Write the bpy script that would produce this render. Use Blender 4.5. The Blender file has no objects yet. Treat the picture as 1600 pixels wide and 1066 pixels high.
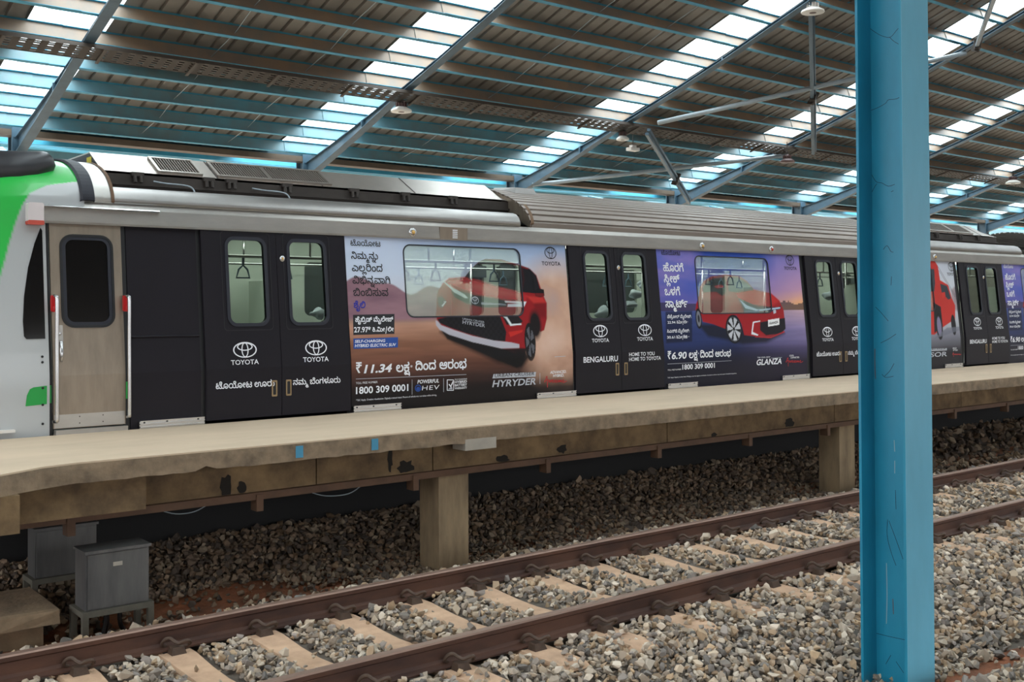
import bpy, bmesh, math, random
import numpy as np
from mathutils import Vector, Matrix
from mathutils.geometry import tessellate_polygon, delaunay_2d_cdt

random.seed(7); rng = np.random.default_rng(7)
SC = bpy.context.scene
COL = SC.collection
ZC = 2.6                      # eye height; every height below is written relative to the eye

# ------------------------------------------------------------------ camera
FPX, AZ, PIT, ROL, SH = 1684.05, .89093, .0139, -.0052, -76.0
fw = np.array([math.cos(AZ)*math.cos(PIT), math.sin(AZ)*math.cos(PIT), math.sin(PIT)])
rt = np.array([math.sin(AZ), -math.cos(AZ), 0.0]); up = np.cross(rt, fw)
rt, up = math.cos(ROL)*rt+math.sin(ROL)*up, math.cos(ROL)*up-math.sin(ROL)*rt
cd = bpy.data.cameras.new('camera'); cam = bpy.data.objects.new('camera', cd); COL.objects.link(cam)
cd.sensor_fit = 'HORIZONTAL'; cd.sensor_width = 36.0; cd.lens = 36.0*FPX/1600
cd.shift_y = SH/1600; cd.clip_end = 500
M = Matrix(((rt[0], up[0], -fw[0], 0), (rt[1], up[1], -fw[1], 0), (rt[2], up[2], -fw[2], ZC), (0, 0, 0, 1)))
cam.matrix_world = M
SC.camera = cam

# ------------------------------------------------------------------ light
SC.view_settings.view_transform = 'Standard'; SC.view_settings.look = 'None'
SC.view_settings.gamma = 1.0; SC.view_settings.use_curve_mapping = False
SC.view_settings.exposure = 1.0
w = bpy.data.worlds.new('overcast_sky'); SC.world = w; w.use_nodes = True
nt = w.node_tree; bg = nt.nodes['Background']
tc = nt.nodes.new('ShaderNodeTexCoord'); sx = nt.nodes.new('ShaderNodeSeparateXYZ'); cr = nt.nodes.new('ShaderNodeValToRGB')
nt.links.new(tc.outputs['Generated'], sx.inputs[0]); nt.links.new(sx.outputs['Z'], cr.inputs[0]); nt.links.new(cr.outputs[0], bg.inputs[0])
cr.color_ramp.elements[0].position = 0.0; cr.color_ramp.elements[0].color = (.07, .075, .08, 1)
cr.color_ramp.elements[1].position = .55; cr.color_ramp.elements[1].color = (.97, .985, 1.0, 1)
bg.inputs[1].default_value = 5.0
SC.cycles.max_bounces = 8; SC.cycles.diffuse_bounces = 4; SC.cycles.transparent_max_bounces = 12

# ------------------------------------------------------------------ helpers
def ray(x, y): return fw+rt*(x-800)/FPX-up*(y-533-SH)/FPX
def onX(x, y, X): d = ray(x, y); return d*(X/d[0])
def onY(x, y, Y): d = ray(x, y); return d*(Y/d[1])
def onZ(x, y, Z): d = ray(x, y); return d*(Z/d[2])
YT = 10.15
def YS(z): return YT+max(0.0, z+.6)*.104          # the car side: upright to the waist, leaning in above it
def S(x, y):
    d = ray(x, y); Y = YT
    for _ in range(8): z = d[2]*Y/d[1]; Y = YS(z)
    return d[0]*Y/d[1], d[2]*Y/d[1]

def lin(c):
    c = np.asarray(c, float)/255.0
    return np.where(c <= .04045, c/12.92, ((c+.055)/1.055)**2.4)
def C4(*c): return tuple(lin(c))+(1.0,)

def mat(name, col, rough=.6, metal=0.0, spec=.5, var=.0, scale=6.0, bump=0.0, bscale=40.0, col2=None, stretch=(1, 1, 1), attr=None, coat=0.0):
    m = bpy.data.materials.new(name); m.use_nodes = True; t = m.node_tree; p = t.nodes['Principled BSDF']
    p.inputs['Roughness'].default_value = rough; p.inputs['Metallic'].default_value = metal
    p.inputs['Specular IOR Level'].default_value = spec; p.inputs['Coat Weight'].default_value = coat
    c = C4(*col)
    p.inputs['Base Color'].default_value = c
    if attr:
        a = t.nodes.new('ShaderNodeAttribute'); a.attribute_name = attr; t.links.new(a.outputs['Color'], p.inputs['Base Color'])
    if var or col2 or bump:
        tc = t.nodes.new('ShaderNodeTexCoord'); mp = t.nodes.new('ShaderNodeMapping'); mp.inputs['Scale'].default_value = stretch
        t.links.new(tc.outputs['Object'], mp.inputs[0])
    if (var or col2) and not attr:
        n = t.nodes.new('ShaderNodeTexNoise'); n.inputs['Scale'].default_value = scale; n.inputs['Detail'].default_value = 6; n.inputs['Roughness'].default_value = .62
        r = t.nodes.new('ShaderNodeValToRGB'); t.links.new(mp.outputs[0], n.inputs['Vector']); t.links.new(n.outputs['Fac'], r.inputs[0])
        a = C4(*col); b = C4(*col2) if col2 else tuple(x*(1-var) for x in a[:3])+(1,)
        r.color_ramp.elements[0].position = .32; r.color_ramp.elements[0].color = b
        r.color_ramp.elements[1].position = .66; r.color_ramp.elements[1].color = a
        t.links.new(r.outputs[0], p.inputs['Base Color'])
    if bump:
        n2 = t.nodes.new('ShaderNodeTexNoise'); n2.inputs['Scale'].default_value = bscale; n2.inputs['Detail'].default_value = 5
        bn = t.nodes.new('ShaderNodeBump'); bn.inputs['Strength'].default_value = bump; bn.inputs['Distance'].default_value = .02
        t.links.new(mp.outputs[0], n2.inputs['Vector']); t.links.new(n2.outputs['Fac'], bn.inputs['Height']); t.links.new(bn.outputs[0], p.inputs['Normal'])
    return m

class MB:
    """collects vertices and faces of ONE mesh"""
    def __init__(s): s.v = []; s.f = []; s.m = []
    def add(s, vs, fs, mi=0):
        n = len(s.v); s.v += [tuple(map(float, p)) for p in vs]; s.f += [tuple(n+i for i in f) for f in fs]; s.m += [mi]*len(fs); return s
    def box(s, x0, x1, y0, y1, z0, z1, mi=0):
        v = [(x, y, z) for z in (z0, z1) for y in (y0, y1) for x in (x0, x1)]
        return s.add(v, [(0, 2, 3, 1), (4, 5, 7, 6), (0, 1, 5, 4), (2, 6, 7, 3), (0, 4, 6, 2), (1, 3, 7, 5)], mi)
    def hexa(s, v8, mi=0):     # bottom ring 4, top ring 4
        return s.add(v8, [(3, 2, 1, 0), (4, 5, 6, 7), (0, 1, 5, 4), (1, 2, 6, 5), (2, 3, 7, 6), (3, 0, 4, 7)], mi)
    def bar(s, a, b, wd, ht, upv=(0, 0, 1), mi=0):
        a = np.array(a, float); b = np.array(b, float); d = b-a; d /= np.linalg.norm(d); u = np.array(upv, float)
        u = u-d*(u@d); u /= np.linalg.norm(u); r = np.cross(d, u)
        o = [-r*wd/2-u*ht/2, r*wd/2-u*ht/2, r*wd/2+u*ht/2, -r*wd/2+u*ht/2]
        return s.hexa([a+q for q in o]+[b+q for q in o], mi)
    def tube(s, pts, r, n=8, mi=0, cap=True, closed=False):
        P = [np.array(p, float) for p in pts]; N = len(P); R = r if hasattr(r, '__len__') else [r]*N
        ring = []; u = None
        for i in range(N):
            if closed: d = P[(i+1) % N]-P[i-1]
            else: d = P[min(i+1, N-1)]-P[max(i-1, 0)]
            d = d/(np.linalg.norm(d)+1e-12)
            if u is None:
                u = np.cross(d, (0, 0, 1.0))
                if np.linalg.norm(u) < 1e-3: u = np.cross(d, (1.0, 0, 0))
            u = u-d*(u@d); u /= np.linalg.norm(u); v = np.cross(d, u)
            ring += [P[i]+R[i]*(math.cos(2*math.pi*k/n)*u+math.sin(2*math.pi*k/n)*v) for k in range(n)]
        fs = []
        for i in range(N if closed else N-1):
            j = (i+1) % N
            for k in range(n): fs.append((i*n+k, i*n+(k+1) % n, j*n+(k+1) % n, j*n+k))
        if cap and not closed: fs += [tuple(range(n-1, -1, -1)), tuple((N-1)*n+k for k in range(n))]
        return s.add(ring, fs, mi)
    def lathe(s, c, prof, n=20, mi=0, axis=2):   # prof: (radius, height)
        vs = []
        for r_, h in prof:
            for k in range(n):
                a = 2*math.pi*k/n; p = [r_*math.cos(a), r_*math.sin(a), h]
                if axis == 1: p = [p[0], p[2], p[1]]
                if axis == 0: p = [p[2], p[0], p[1]]
                vs.append((c[0]+p[0], c[1]+p[1], c[2]+p[2]))
        fs = [(i*n+k, i*n+(k+1) % n, (i+1)*n+(k+1) % n, (i+1)*n+k) for i in range(len(prof)-1) for k in range(n)]
        fs += [tuple(range(n-1, -1, -1)), tuple((len(prof)-1)*n+k for k in range(n))]
        return s.add(vs, fs, mi)
    def loft(s, prof, xs, mi=0, close=False, caps=False):   # profile (y, z) swept along x; prof may be a function of x
        N = None
        for i, x in enumerate(xs):
            pr = prof(x) if callable(prof) else prof
            N = len(pr)
            if i == 0: b = len(s.v)
            s.v += [(float(x), float(p[0]), float(p[1])) for p in pr]
        for i in range(len(xs)-1):
            for k in range(N if close else N-1):
                k2 = (k+1) % N; s.f.append((b+i*N+k, b+(i+1)*N+k, b+(i+1)*N+k2, b+i*N+k2)); s.m.append(mi)
        if caps: s.f += [tuple(b+k for k in range(N)), tuple(b+(len(xs)-1)*N+k for k in range(N-1, -1, -1))]; s.m += [mi, mi]
        return s
    def prism(s, outer, holes, fn, d0, d1, mi=0):
        """flat shape (2-D outline with holes) between depths d0 (front) and d1; fn(a, b, depth) -> point"""
        polys = [list(outer)]+[list(h) for h in holes]
        flat = [p for q in polys for p in q]
        if len(polys) == 1: tri = tessellate_polygon([[Vector((p[0], p[1], 0)) for p in q] for q in polys])
        else:
            ed, o = [], 0
            for q in polys: ed += [(o+i, o+(i+1) % len(q)) for i in range(len(q))]; o += len(q)
            cv, _, ct, ov = delaunay_2d_cdt([Vector(p) for p in flat], ed, [], 0, 1e-6)[:4]; back = [o_[0] if o_ else -1 for o_ in ov]
            def inside(x, y, p):
                r = False
                for i in range(len(p)):
                    a, b = p[i-1], p[i]
                    if (a[1] > y) != (b[1] > y) and x < (b[0]-a[0])*(y-a[1])/(b[1]-a[1])+a[0]: r = not r
                return r
            tri = []
            for t in ct:
                x = sum(cv[i][0] for i in t)/3; y = sum(cv[i][1] for i in t)/3
                if inside(x, y, polys[0]) and not any(inside(x, y, h) for h in polys[1:]): tri.append(tuple(back[i] for i in t))
        n = len(flat)
        vs = [fn(p[0], p[1], d0) for p in flat]+[fn(p[0], p[1], d1) for p in flat]
        fs = []
        for t in tri:
            a, b, c = t; ar = (flat[b][0]-flat[a][0])*(flat[c][1]-flat[a][1])-(flat[c][0]-flat[a][0])*(flat[b][1]-flat[a][1])
            if ar < 0: a, b, c = c, b, a
            fs += [(a, b, c), (n+c, n+b, n+a)]
        o = 0
        for q in polys:
            k = len(q)
            for i in range(k): fs.append((o+i, n+o+i, n+o+(i+1) % k, o+(i+1) % k))
            o += k
        return s.add(vs, fs, mi)

def obj(name, mb, mats, parent=None, origin=None, smooth=False, label=None, cat=None, group=None, kind=None):
    """links ONE mesh object. Shapes are written in place coordinates; a child is stored relative to its thing"""
    v = np.array(mb.v, float)
    if parent is not None: o0 = np.array(parent['_o'])
    elif origin is not None: o0 = np.array(origin, float)
    else:
        lo = v.min(0); hi = v.max(0); o0 = np.array([(lo[0]+hi[0])/2, (lo[1]+hi[1])/2, lo[2]])
    me = bpy.data.meshes.new(name); me.from_pydata((v-o0).tolist(), [], mb.f)
    if not isinstance(mats, (list, tuple)): mats = [mats]
    for m in mats: me.materials.append(m)
    if len(mats) > 1: me.polygons.foreach_set('material_index', mb.m)
    if smooth: me.polygons.foreach_set('use_smooth', [True]*len(me.polygons))
    me.update()
    ob = bpy.data.objects.new(name, me); COL.objects.link(ob)
    if parent is not None: ob.parent = parent
    else: ob.location = (o0[0], o0[1], o0[2]+ZC)
    ob['_o'] = tuple(map(float, o0))
    tag(ob, label, cat, group, kind)
    return ob
def tag(o, label=None, cat=None, group=None, kind=None):
    if label: o['label'] = label
    if cat: o['category'] = cat
    if group: o['group'] = group
    if kind: o['kind'] = kind
    return o
def thing(name, loc, label, cat, group=None):
    o = bpy.data.objects.new(name, None); COL.objects.link(o); o.empty_display_size = .2
    o.location = (loc[0], loc[1], loc[2]+ZC); o['_o'] = tuple(map(float, loc))
    return tag(o, label, cat, group)
def copy_tree(o, parent=None, shift=(0, 0, 0)):
    c = o.copy(); COL.objects.link(c)
    if parent is not None: c.parent = parent
    else: c.location = Vector(o.location)+Vector(shift); c['_o'] = tuple(a+b for a, b in zip(o['_o'], shift))
    for ch in list(o.children): copy_tree(ch, c)
    return c
ORD = ['first', 'second', 'third', 'fourth', 'fifth', 'sixth', 'seventh', 'eighth', 'ninth', 'tenth', 'eleventh', 'twelfth', 'thirteenth', 'fourteenth',
       'fifteenth', 'sixteenth', 'seventeenth', 'eighteenth', 'nineteenth', 'twentieth', 'twenty-first', 'twenty-second', 'twenty-third', 'twenty-fourth', 'twenty-fifth',
       'twenty-sixth', 'twenty-seventh', 'twenty-eighth', 'twenty-ninth', 'thirtieth', 'thirty-first', 'thirty-second', 'thirty-third', 'thirty-fourth', 'thirty-fifth']
def rrect(x0, x1, z0, z1, r, n=6):
    p = []
    for cx, cz, a0 in ((x1-r, z0+r, -90), (x1-r, z1-r, 0), (x0+r, z1-r, 90), (x0+r, z0+r, 180)):
        for k in range(n+1): a = math.radians(a0+90*k/n); p.append((cx+r*math.cos(a), cz+r*math.sin(a)))
    return p
def smooth_path(pts, n=6, closed=False):     # Catmull-Rom
    P = [np.array(p, float) for p in pts]; out = []; N = len(P)
    for i in range(N if closed else N-1):
        if closed: a, b, c, d = P[i-1], P[i], P[(i+1) % N], P[(i+2) % N]
        else: a, b, c, d = P[max(i-1, 0)], P[i], P[i+1], P[min(i+2, N-1)]
        for k in range(n):
            t = k/n; out.append(.5*((2*b)+(c-a)*t+(2*a-5*b+4*c-d)*t*t+(3*b-a-3*c+d)*t**3))
    if not closed: out.append(P[-1])
    return out

# ------------------------------------------------------------------ materials
m_blue = mat('blue_paint', (32, 136, 168), .34, var=.22, scale=3, bump=.05, stretch=(1, 1, .4))
m_blue_lit = mat('blue_paint_lit', (104, 176, 202), .36, var=.15, scale=3, stretch=(1, 1, .3))  # the column blue made paler, for light falling on the outer face
m_steelblue = mat('rafter_paint', (70, 94, 110), .45, var=.3, scale=2.5)
m_purl_b = mat('purlin_blue', (60, 150, 180), .45, var=.25, scale=2)
m_purl_w = mat('purlin_web', (146, 122, 100), .45, var=.35, scale=1.3, col2=(120, 112, 104))
m_purl_t = mat('purlin_teal_web', (104, 152, 166), .45, var=.3, scale=1.3, col2=(116, 130, 132))
m_sheet = mat('roof_sheet', (140, 132, 124), .5, metal=.1, var=.25, scale=.8)
m_steel = mat('stainless', (178, 174, 168), .30, metal=.62, var=.16, scale=2.2, bump=.16, bscale=2.6, stretch=(1, 1, 3))
m_steel2 = mat('stainless_dull', (150, 137, 122), .42, metal=.75, var=.2, scale=4, stretch=(3, 3, .6))
m_fair = mat('brushed_fairing', (168, 165, 162), .36, metal=.85, var=.18, scale=1.6, bump=.10, bscale=2.6)
m_roofrib = mat('ribbed_roof', (158, 148, 140), .45, metal=.6, var=.2, scale=2, stretch=(.3, 1, 1))
m_ac = mat('ac_steel', (186, 178, 170), .33, metal=.8, var=.18, scale=1.2)
m_acdark = mat('ac_dark', (70, 64, 60), .6, metal=.3, var=.3, scale=5)
m_grille = mat('grille_dark', (42, 38, 36), .7)
m_slat = mat('grille_slat', (120, 112, 104), .5, metal=.4)
m_black = mat('black_wrap', (31, 28, 34), .5, spec=.18, var=.12, scale=1.5)
m_rubber = mat('rubber', (14, 15, 18), .5)
m_gasket = mat('gasket', (30, 32, 44), .55, var=.2, scale=8)
m_chrome = mat('chrome', (205, 205, 205), .22, metal=1.0)
m_brass = mat('door_pull', (150, 128, 96), .4, metal=.6)
m_white = mat('white_print', (232, 234, 240), .5)
m_inkblack = mat('black_print', (16, 17, 24), .5)
m_inkblue = mat('blue_print', (30, 40, 150), .5)
m_boxblue = mat('blue_box_print', (16, 68, 150), .5)
m_inkred = mat('red_print', (178, 30, 34), .5)
m_inksilver = mat('silver_print', (182, 186, 196), .45)
m_grp = mat('white_gel_coat', (196, 198, 200), .3, attr='Col', coat=.3)
m_green = mat('green_decal', (18, 150, 62), .4)
m_red = mat('red_marker', (190, 20, 24), .35)
m_lens = mat('frosted_lens', (216, 206, 206), .3)
m_amber = mat('amber_lens', (214, 170, 96), .25)
m_redl = mat('red_lens', (190, 62, 40), .25)
m_cabglass = mat('black_cab_pane', (8, 11, 14), .08, spec=.6)  # opaque and black in place of the dark cab behind it
m_saloon = mat('saloon_panel', (196, 204, 194), .5)
m_salgreen = mat('saloon_green', (60, 150, 90), .5)
m_salfloor = mat('saloon_floor', (110, 112, 112), .6)
m_saldark = mat('saloon_dark', (70, 78, 80), .3)
m_strap = mat('strap_grey', (78, 104, 122), .5)
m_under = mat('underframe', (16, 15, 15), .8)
m_ad = mat('printed_film', (255, 255, 255), .42, spec=.2, attr='Col')
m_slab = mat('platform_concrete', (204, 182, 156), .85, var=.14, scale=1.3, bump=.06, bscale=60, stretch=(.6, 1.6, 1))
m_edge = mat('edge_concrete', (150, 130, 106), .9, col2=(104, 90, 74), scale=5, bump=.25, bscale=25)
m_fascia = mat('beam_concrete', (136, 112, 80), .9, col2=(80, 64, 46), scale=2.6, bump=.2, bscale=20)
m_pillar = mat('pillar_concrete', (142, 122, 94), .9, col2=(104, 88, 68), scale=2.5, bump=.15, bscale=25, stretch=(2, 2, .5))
m_stain = mat('black_stain', (36, 31, 26), .95)
m_patch = mat('fresh_mortar', (168, 160, 148), .9, var=.15, scale=6)
m_channel = mat('rusty_channel', (96, 70, 52), .7, metal=.2, var=.35, scale=4)
m_rail = mat('rusty_rail', (98, 66, 51), .6, metal=.25, col2=(62, 42, 36), scale=3, stretch=(.5, 2, 2))
m_railtop = mat('rail_head_top', (150, 122, 108), .42, metal=.5, var=.2, scale=3, stretch=(.3, 2, 2))
m_clip = mat('rusty_clip', (84, 66, 54), .6, metal=.3, var=.3, scale=30)
m_sleeper = mat('sleeper_concrete', (204, 168, 138), .9, col2=(172, 140, 114), scale=5, bump=.12, bscale=50)
m_cab = mat('cabinet_steel', (100, 98, 96), .5, metal=.4, col2=(74, 73, 73), scale=3, stretch=(2, 2, .4))
m_stand = mat('stand_paint', (88, 84, 74), .7, var=.25, scale=10)
m_plinth = mat('plinth_concrete', (150, 128, 102), .9, col2=(110, 92, 72), scale=4, bump=.3, bscale=30)
m_tray = mat('cable_tray', (74, 66, 60), .55, metal=.4)
m_rod = mat('sag_rod', (150, 160, 166), .5, metal=.4)
m_lampw = mat('lamp_enamel', (216, 212, 206), .4)
m_lampd = mat('lamp_dark', (84, 60, 58), .5)
m_flash = mat('teal_flashing', (34, 66, 78), .6, var=.3, scale=1.5)
m_farroof = mat('far_roof', (86, 124, 136), .6, var=.3, scale=.6)
m_gutter = mat('gutter_steel', (104, 88, 74), .6, metal=.2, var=.3, scale=1.5)
m_mark = mat('dark_scratch', (16, 38, 50), .8)
m_scuff = mat('pale_scuff', (150, 170, 172), .8)
m_rust = mat('rust_scratch', (104, 70, 58), .8)

def translucent(name, col):
    m = bpy.data.materials.new(name); m.use_nodes = True; t = m.node_tree
    t.nodes.remove(t.nodes['Principled BSDF']); tr = t.nodes.new('ShaderNodeBsdfTranslucent'); tr.inputs[0].default_value = C4(*col)
    df = t.nodes.new('ShaderNodeBsdfTransparent'); df.inputs[0].default_value = C4(222, 234, 238); mx = t.nodes.new('ShaderNodeMixShader'); mx.inputs[0].default_value = .6
    t.links.new(tr.outputs[0], mx.inputs[1]); t.links.new(df.outputs[0], mx.inputs[2]); t.links.new(mx.outputs[0], t.nodes['Material Output'].inputs[0])
    return m
m_skylight = translucent('translucent_sheet', (238, 250, 252))

def glass(name, tint, keep=.86):
    m = bpy.data.materials.new(name); m.use_nodes = True; t = m.node_tree; t.nodes.remove(t.nodes['Principled BSDF'])
    a = t.nodes.new('ShaderNodeBsdfTransparent'); a.inputs[0].default_value = C4(*tint)
    g = t.nodes.new('ShaderNodeBsdfGlossy'); g.inputs['Roughness'].default_value = .03
    lw = t.nodes.new('ShaderNodeLayerWeight'); pw = t.nodes.new('ShaderNodeMath'); pw.operation = 'POWER'; pw.inputs[1].default_value = 4.0; ma = t.nodes.new('ShaderNodeMath'); ma.operation = 'MULTIPLY_ADD'; ma.inputs[1].default_value = .6; ma.inputs[2].default_value = .03
    t.links.new(lw.outputs['Facing'], pw.inputs[0]); t.links.new(pw.outputs[0], ma.inputs[0])
    mx = t.nodes.new('ShaderNodeMixShader'); t.links.new(ma.outputs[0], mx.inputs[0])
    t.links.new(a.outputs[0], mx.inputs[1]); t.links.new(g.outputs[0], mx.inputs[2]); t.links.new(mx.outputs[0], t.nodes['Material Output'].inputs[0])
    return m
m_glass = glass('door_glass', (206, 212, 206))

def film(name, solid):     # perforated film: printed dots over clear glass
    m = bpy.data.materials.new(name); m.use_nodes = True; t = m.node_tree; p = t.nodes['Principled BSDF']; p.inputs['Roughness'].default_value = .3
    a = t.nodes.new('ShaderNodeAttribute'); a.attribute_name = 'Col'; t.links.new(a.outputs['Color'], p.inputs['Base Color'])
    tr = t.nodes.new('ShaderNodeBsdfTransparent'); tr.inputs[0].default_value = C4(225, 240, 232); mx = t.nodes.new('ShaderNodeMixShader'); mx.inputs[0].default_value = solid
    t.links.new(tr.outputs[0], mx.inputs[1]); t.links.new(p.outputs[0], mx.inputs[2]); t.links.new(mx.outputs[0], t.nodes['Material Output'].inputs[0])
    return m
m_film = film('perforated_film', .56)

def emit(name, col, s):
    m = bpy.data.materials.new(name); m.use_nodes = True; p = m.node_tree.nodes['Principled BSDF']
    p.inputs['Emission Color'].default_value = C4(*col); p.inputs['Emission Strength'].default_value = s; return m
m_sallight = emit('saloon_tube', (250, 255, 250), 6.5)

# ------------------------------------------------------------------ ground and roof shell
GP = [(-60, -2.5), (0, -2.46), (2.6, -2.44), (3.25, -2.47), (3.6, -2.54), (3.9, -2.66), (4.35, -2.65), (4.7, -2.50), (5.15, -2.385), (5.5, -2.365), (7.6, -2.365), (7.95, -2.39),
      (8.3, -2.50), (8.75, -2.52), (9.0, -2.47), (9.95, -2.215), (10.3, -2.20), (13.3, -2.20), (14.2, -2.4), (90, -2.5)]
def gz(Y, X=0.0): return np.interp(Y, [p[0] for p in GP], [p[1] for p in GP])
mb = MB(); ys = np.concatenate([[-60, -30, -12, -4], np.arange(-1, 2.5, .5), np.arange(2.5, 10.5, .1), np.arange(10.5, 15, .5), [18, 25, 40, 60, 90]]); xs = np.concatenate([[-60, -30, -12], np.arange(-5, 20, .25), np.arange(20, 45, 1.5), [60, 90, 140]])
for x in xs:
    for y in ys:
        n = .012*math.sin(x*3.1+y*2.3)+.012*math.sin(x*7.3-y*5.1) if 2 < y < 10 else 0
        mb.v.append((x, y, float(gz(y))-.02+n))
ny = len(ys)
mb.f = [(i*ny+j, (i+1)*ny+j, (i+1)*ny+j+1, i*ny+j+1) for i in range(len(xs)-1) for j in range(ny-1)]; mb.m = [0]*len(mb.f)
m_bounce = mat('pale_bounce_floor', (196, 182, 164), .9, var=.2, scale=1.5)  # unseen floor behind the train, made pale to bounce light to the roof
m_soil = mat('red_soil', (142, 84, 52), .95, col2=(98, 62, 42), scale=3.5, bump=.5, bscale=30)
def gm(x, y):
    if y > 13.9: return 1
    if 7.95 < y < 9.05 or (3.8 < y < 4.1 and x > 6.8): return 0
    return 2
mb.m = [gm(mb.v[f[0]][0], mb.v[f[0]][1]) for f in mb.f]
m_bed = mat('ballast_bed', (104, 94, 84), .95, var=.4, scale=9)
obj('ground', mb, [m_soil, m_bounce, m_bed], origin=(0, 0, -2.5), kind='structure', label='red soil ground under the ballast', smooth=True)

YP = 25.8; XN = [.256*YP+.2815*YP*n for n in range(-2, 9)]          # column lines, 7.26 m apart; XN[2] is the first one in view
def rz(Y):                                                           # underside of the rafters
    Y = max(Y, 10-Y)                                                  # the vault is the same on both sides of its ridge
    u = 1-Y/YP
    if u <= .5: return YP*(.147+.235*u+.165*u*u)
    return YP*(.147+.235*.5+.165*.25)+(u-.5)*YP*.40

# ------------------------------------------------------------------ ballast (crushed stone nobody could count)
def stone_kinds(n=14):
    out = []
    for _ in range(n):
        bm = bmesh.new()
        pts = rng.normal(size=(13, 3)); pts /= np.linalg.norm(pts, axis=1, keepdims=True); pts *= rng.uniform(.78, 1.0, (13, 1)); pts *= np.array([1, rng.uniform(.65, .95), rng.uniform(.5, .8)])
        for p in pts: bm.verts.new(p)
        bmesh.ops.convex_hull(bm, input=bm.verts); bmesh.ops.triangulate(bm, faces=bm.faces)
        bm.verts.ensure_lookup_table(); bm.verts.index_update()
        used = [v for v in bm.verts if v.link_faces]; ix = {v: i for i, v in enumerate(used)}
        out.append((np.array([v.co for v in used]), np.array([[ix[v] for v in f.verts] for f in bm.faces]))); bm.free()
    return out
KINDS = stone_kinds()
def in_view(P, m=.22):
    q = np.stack([P[:, 0], P[:, 1], P[:, 2]], 1); z = q@fw
    x = 800+FPX*(q@rt)/np.maximum(z, .1); y = 533+SH-FPX*(q@up)/np.maximum(z, .1)
    return (z > .5) & (x > -1600*m) & (x < 1600*(1+m)) & (y < 1066*(1+m*.8))
def lay(x0, x1, y0, y1, step, size, pal, sink=.0, keep=None, layers=1):
    cols, pos, siz = [], [], []
    for L in range(layers):
        gx, gy = np.meshgrid(np.arange(x0, x1, step), np.arange(y0, y1, step)); gx = gx.ravel()+rng.uniform(-.5, .5, gx.size)*step; gy = gy.ravel()+rng.uniform(-.5, .5, gy.size)*step
        s = size*rng.lognormal(0, .27, gx.size)
        P = np.stack([gx, gy, gz(gy)+s*(.18+sink)+rng.uniform(-.01, .012, gx.size)+L*size*.55], 1)
        k = in_view(P)
        if keep is not None: k &= keep(gx, gy, L)
        pos.append(P[k]); siz.append(s[k])
    P = np.concatenate(pos); s = np.concatenate(siz); n = len(P)
    pal = lin(np.array(pal)); c = pal[rng.integers(0, len(pal), n)]*rng.uniform(.72, 1.22, (n, 1))
    return P, s, c
def stones(name, sets, m, label, cat):
    P = np.concatenate([a[0] for a in sets]); s = np.concatenate([a[1] for a in sets]); c = np.concatenate([a[2] for a in sets]); n = len(P)
    kid = rng.integers(0, len(KINDS), n); q = rng.normal(size=(n, 4)); q[:, 1:3] *= .35; q /= np.linalg.norm(q, axis=1, keepdims=True)
    a, b, d, e = q.T
    R = np.stack([1-2*(d*d+e*e), 2*(b*d-a*e), 2*(b*e+a*d), 2*(b*d+a*e), 1-2*(b*b+e*e), 2*(d*e-a*b), 2*(b*e-a*d), 2*(d*e+a*b), 1-2*(b*b+d*d)], 1).reshape(n, 3, 3)
    V, F, CC = [], [], []; o = 0
    for k, (kv, kf) in enumerate(KINDS):
        i = np.where(kid == k)[0]; m_ = len(i)
        if not m_: continue
        vv = np.einsum('nij,kj->nki', R[i], kv)*s[i][:, None, None]+P[i][:, None, :]
        V.append(vv.reshape(-1, 3)); F.append((kf[None]+(o+np.arange(m_)*len(kv))[:, None, None]).reshape(-1, 3)); CC.append(np.repeat(c[i], len(kv), 0)); o += m_*len(kv)
    V = np.concatenate(V); F = np.concatenate(F); CC = np.concatenate(CC)
    o0 = np.array([8.0, float(P[:, 1].mean()), -2.45])
    me = bpy.data.meshes.new(name); me.vertices.add(len(V)); me.vertices.foreach_set('co', (V-o0).ravel().astype(np.float32))
    me.loops.add(len(F)*3); me.loops.foreach_set('vertex_index', F.ravel().astype(np.int32))
    me.polygons.add(len(F)); me.polygons.foreach_set('loop_start', np.arange(0, len(F)*3, 3, dtype=np.int32))
    me.update(calc_edges=True); me.polygons.foreach_set('use_smooth', [False]*len(F))
    at = me.color_attributes.new('Col', 'FLOAT_COLOR', 'POINT'); at.data.foreach_set('color', np.concatenate([CC, np.ones((len(CC), 1))], 1).ravel().astype(np.float32))
    me.materials.append(m); ob = bpy.data.objects.new(name, me); COL.objects.link(ob); ob.location = (o0[0], o0[1], o0[2]+ZC); ob['_o'] = tuple(o0)
    return tag(ob, label, cat, None, 'stuff')
m_stone = mat('crushed_stone', (150, 140, 128), .85, attr='Col')
SLX = [2.85+.6455*k for k in range(-4, 66)]          # sleeper positions
def on_sleeper(x, y): k = np.round((x-2.85)/.6455); return (np.abs(x-2.85-k*.6455) < np.where(x > 14, .185, .15)) & (y > 5.22) & (y < 7.86)
def keep_track(x, y, L):
    sl = on_sleeper(x, y)
    edge = (y < 5.22+.28+.12*np.sin(x*5.1)) & (rng.uniform(size=x.size) < .5)           # sleeper ends half buried
    rail = (np.abs(y-5.787) < .09) | (np.abs(y-7.292) < .09)
    spill = rng.uniform(size=x.size) < .025
    gap = (x > 6.99) & (y > 3.85) & (y < 4.12+.08*np.sin(x*2.3)) & (rng.uniform(size=x.size) > .12)
    far = (y > 8.12+.1*np.sin(x*1.7)+.14*(x > 5)) & (rng.uniform(size=x.size) > .10)
    return (~sl | edge | spill) & ~rail & ~gap & ~far
PAL = [(172, 156, 138), (154, 140, 124), (184, 166, 144), (134, 124, 114), (194, 180, 162), (164, 140, 114), (146, 136, 128), (178, 152, 122), (116, 110, 104), (204, 190, 172)]
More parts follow.
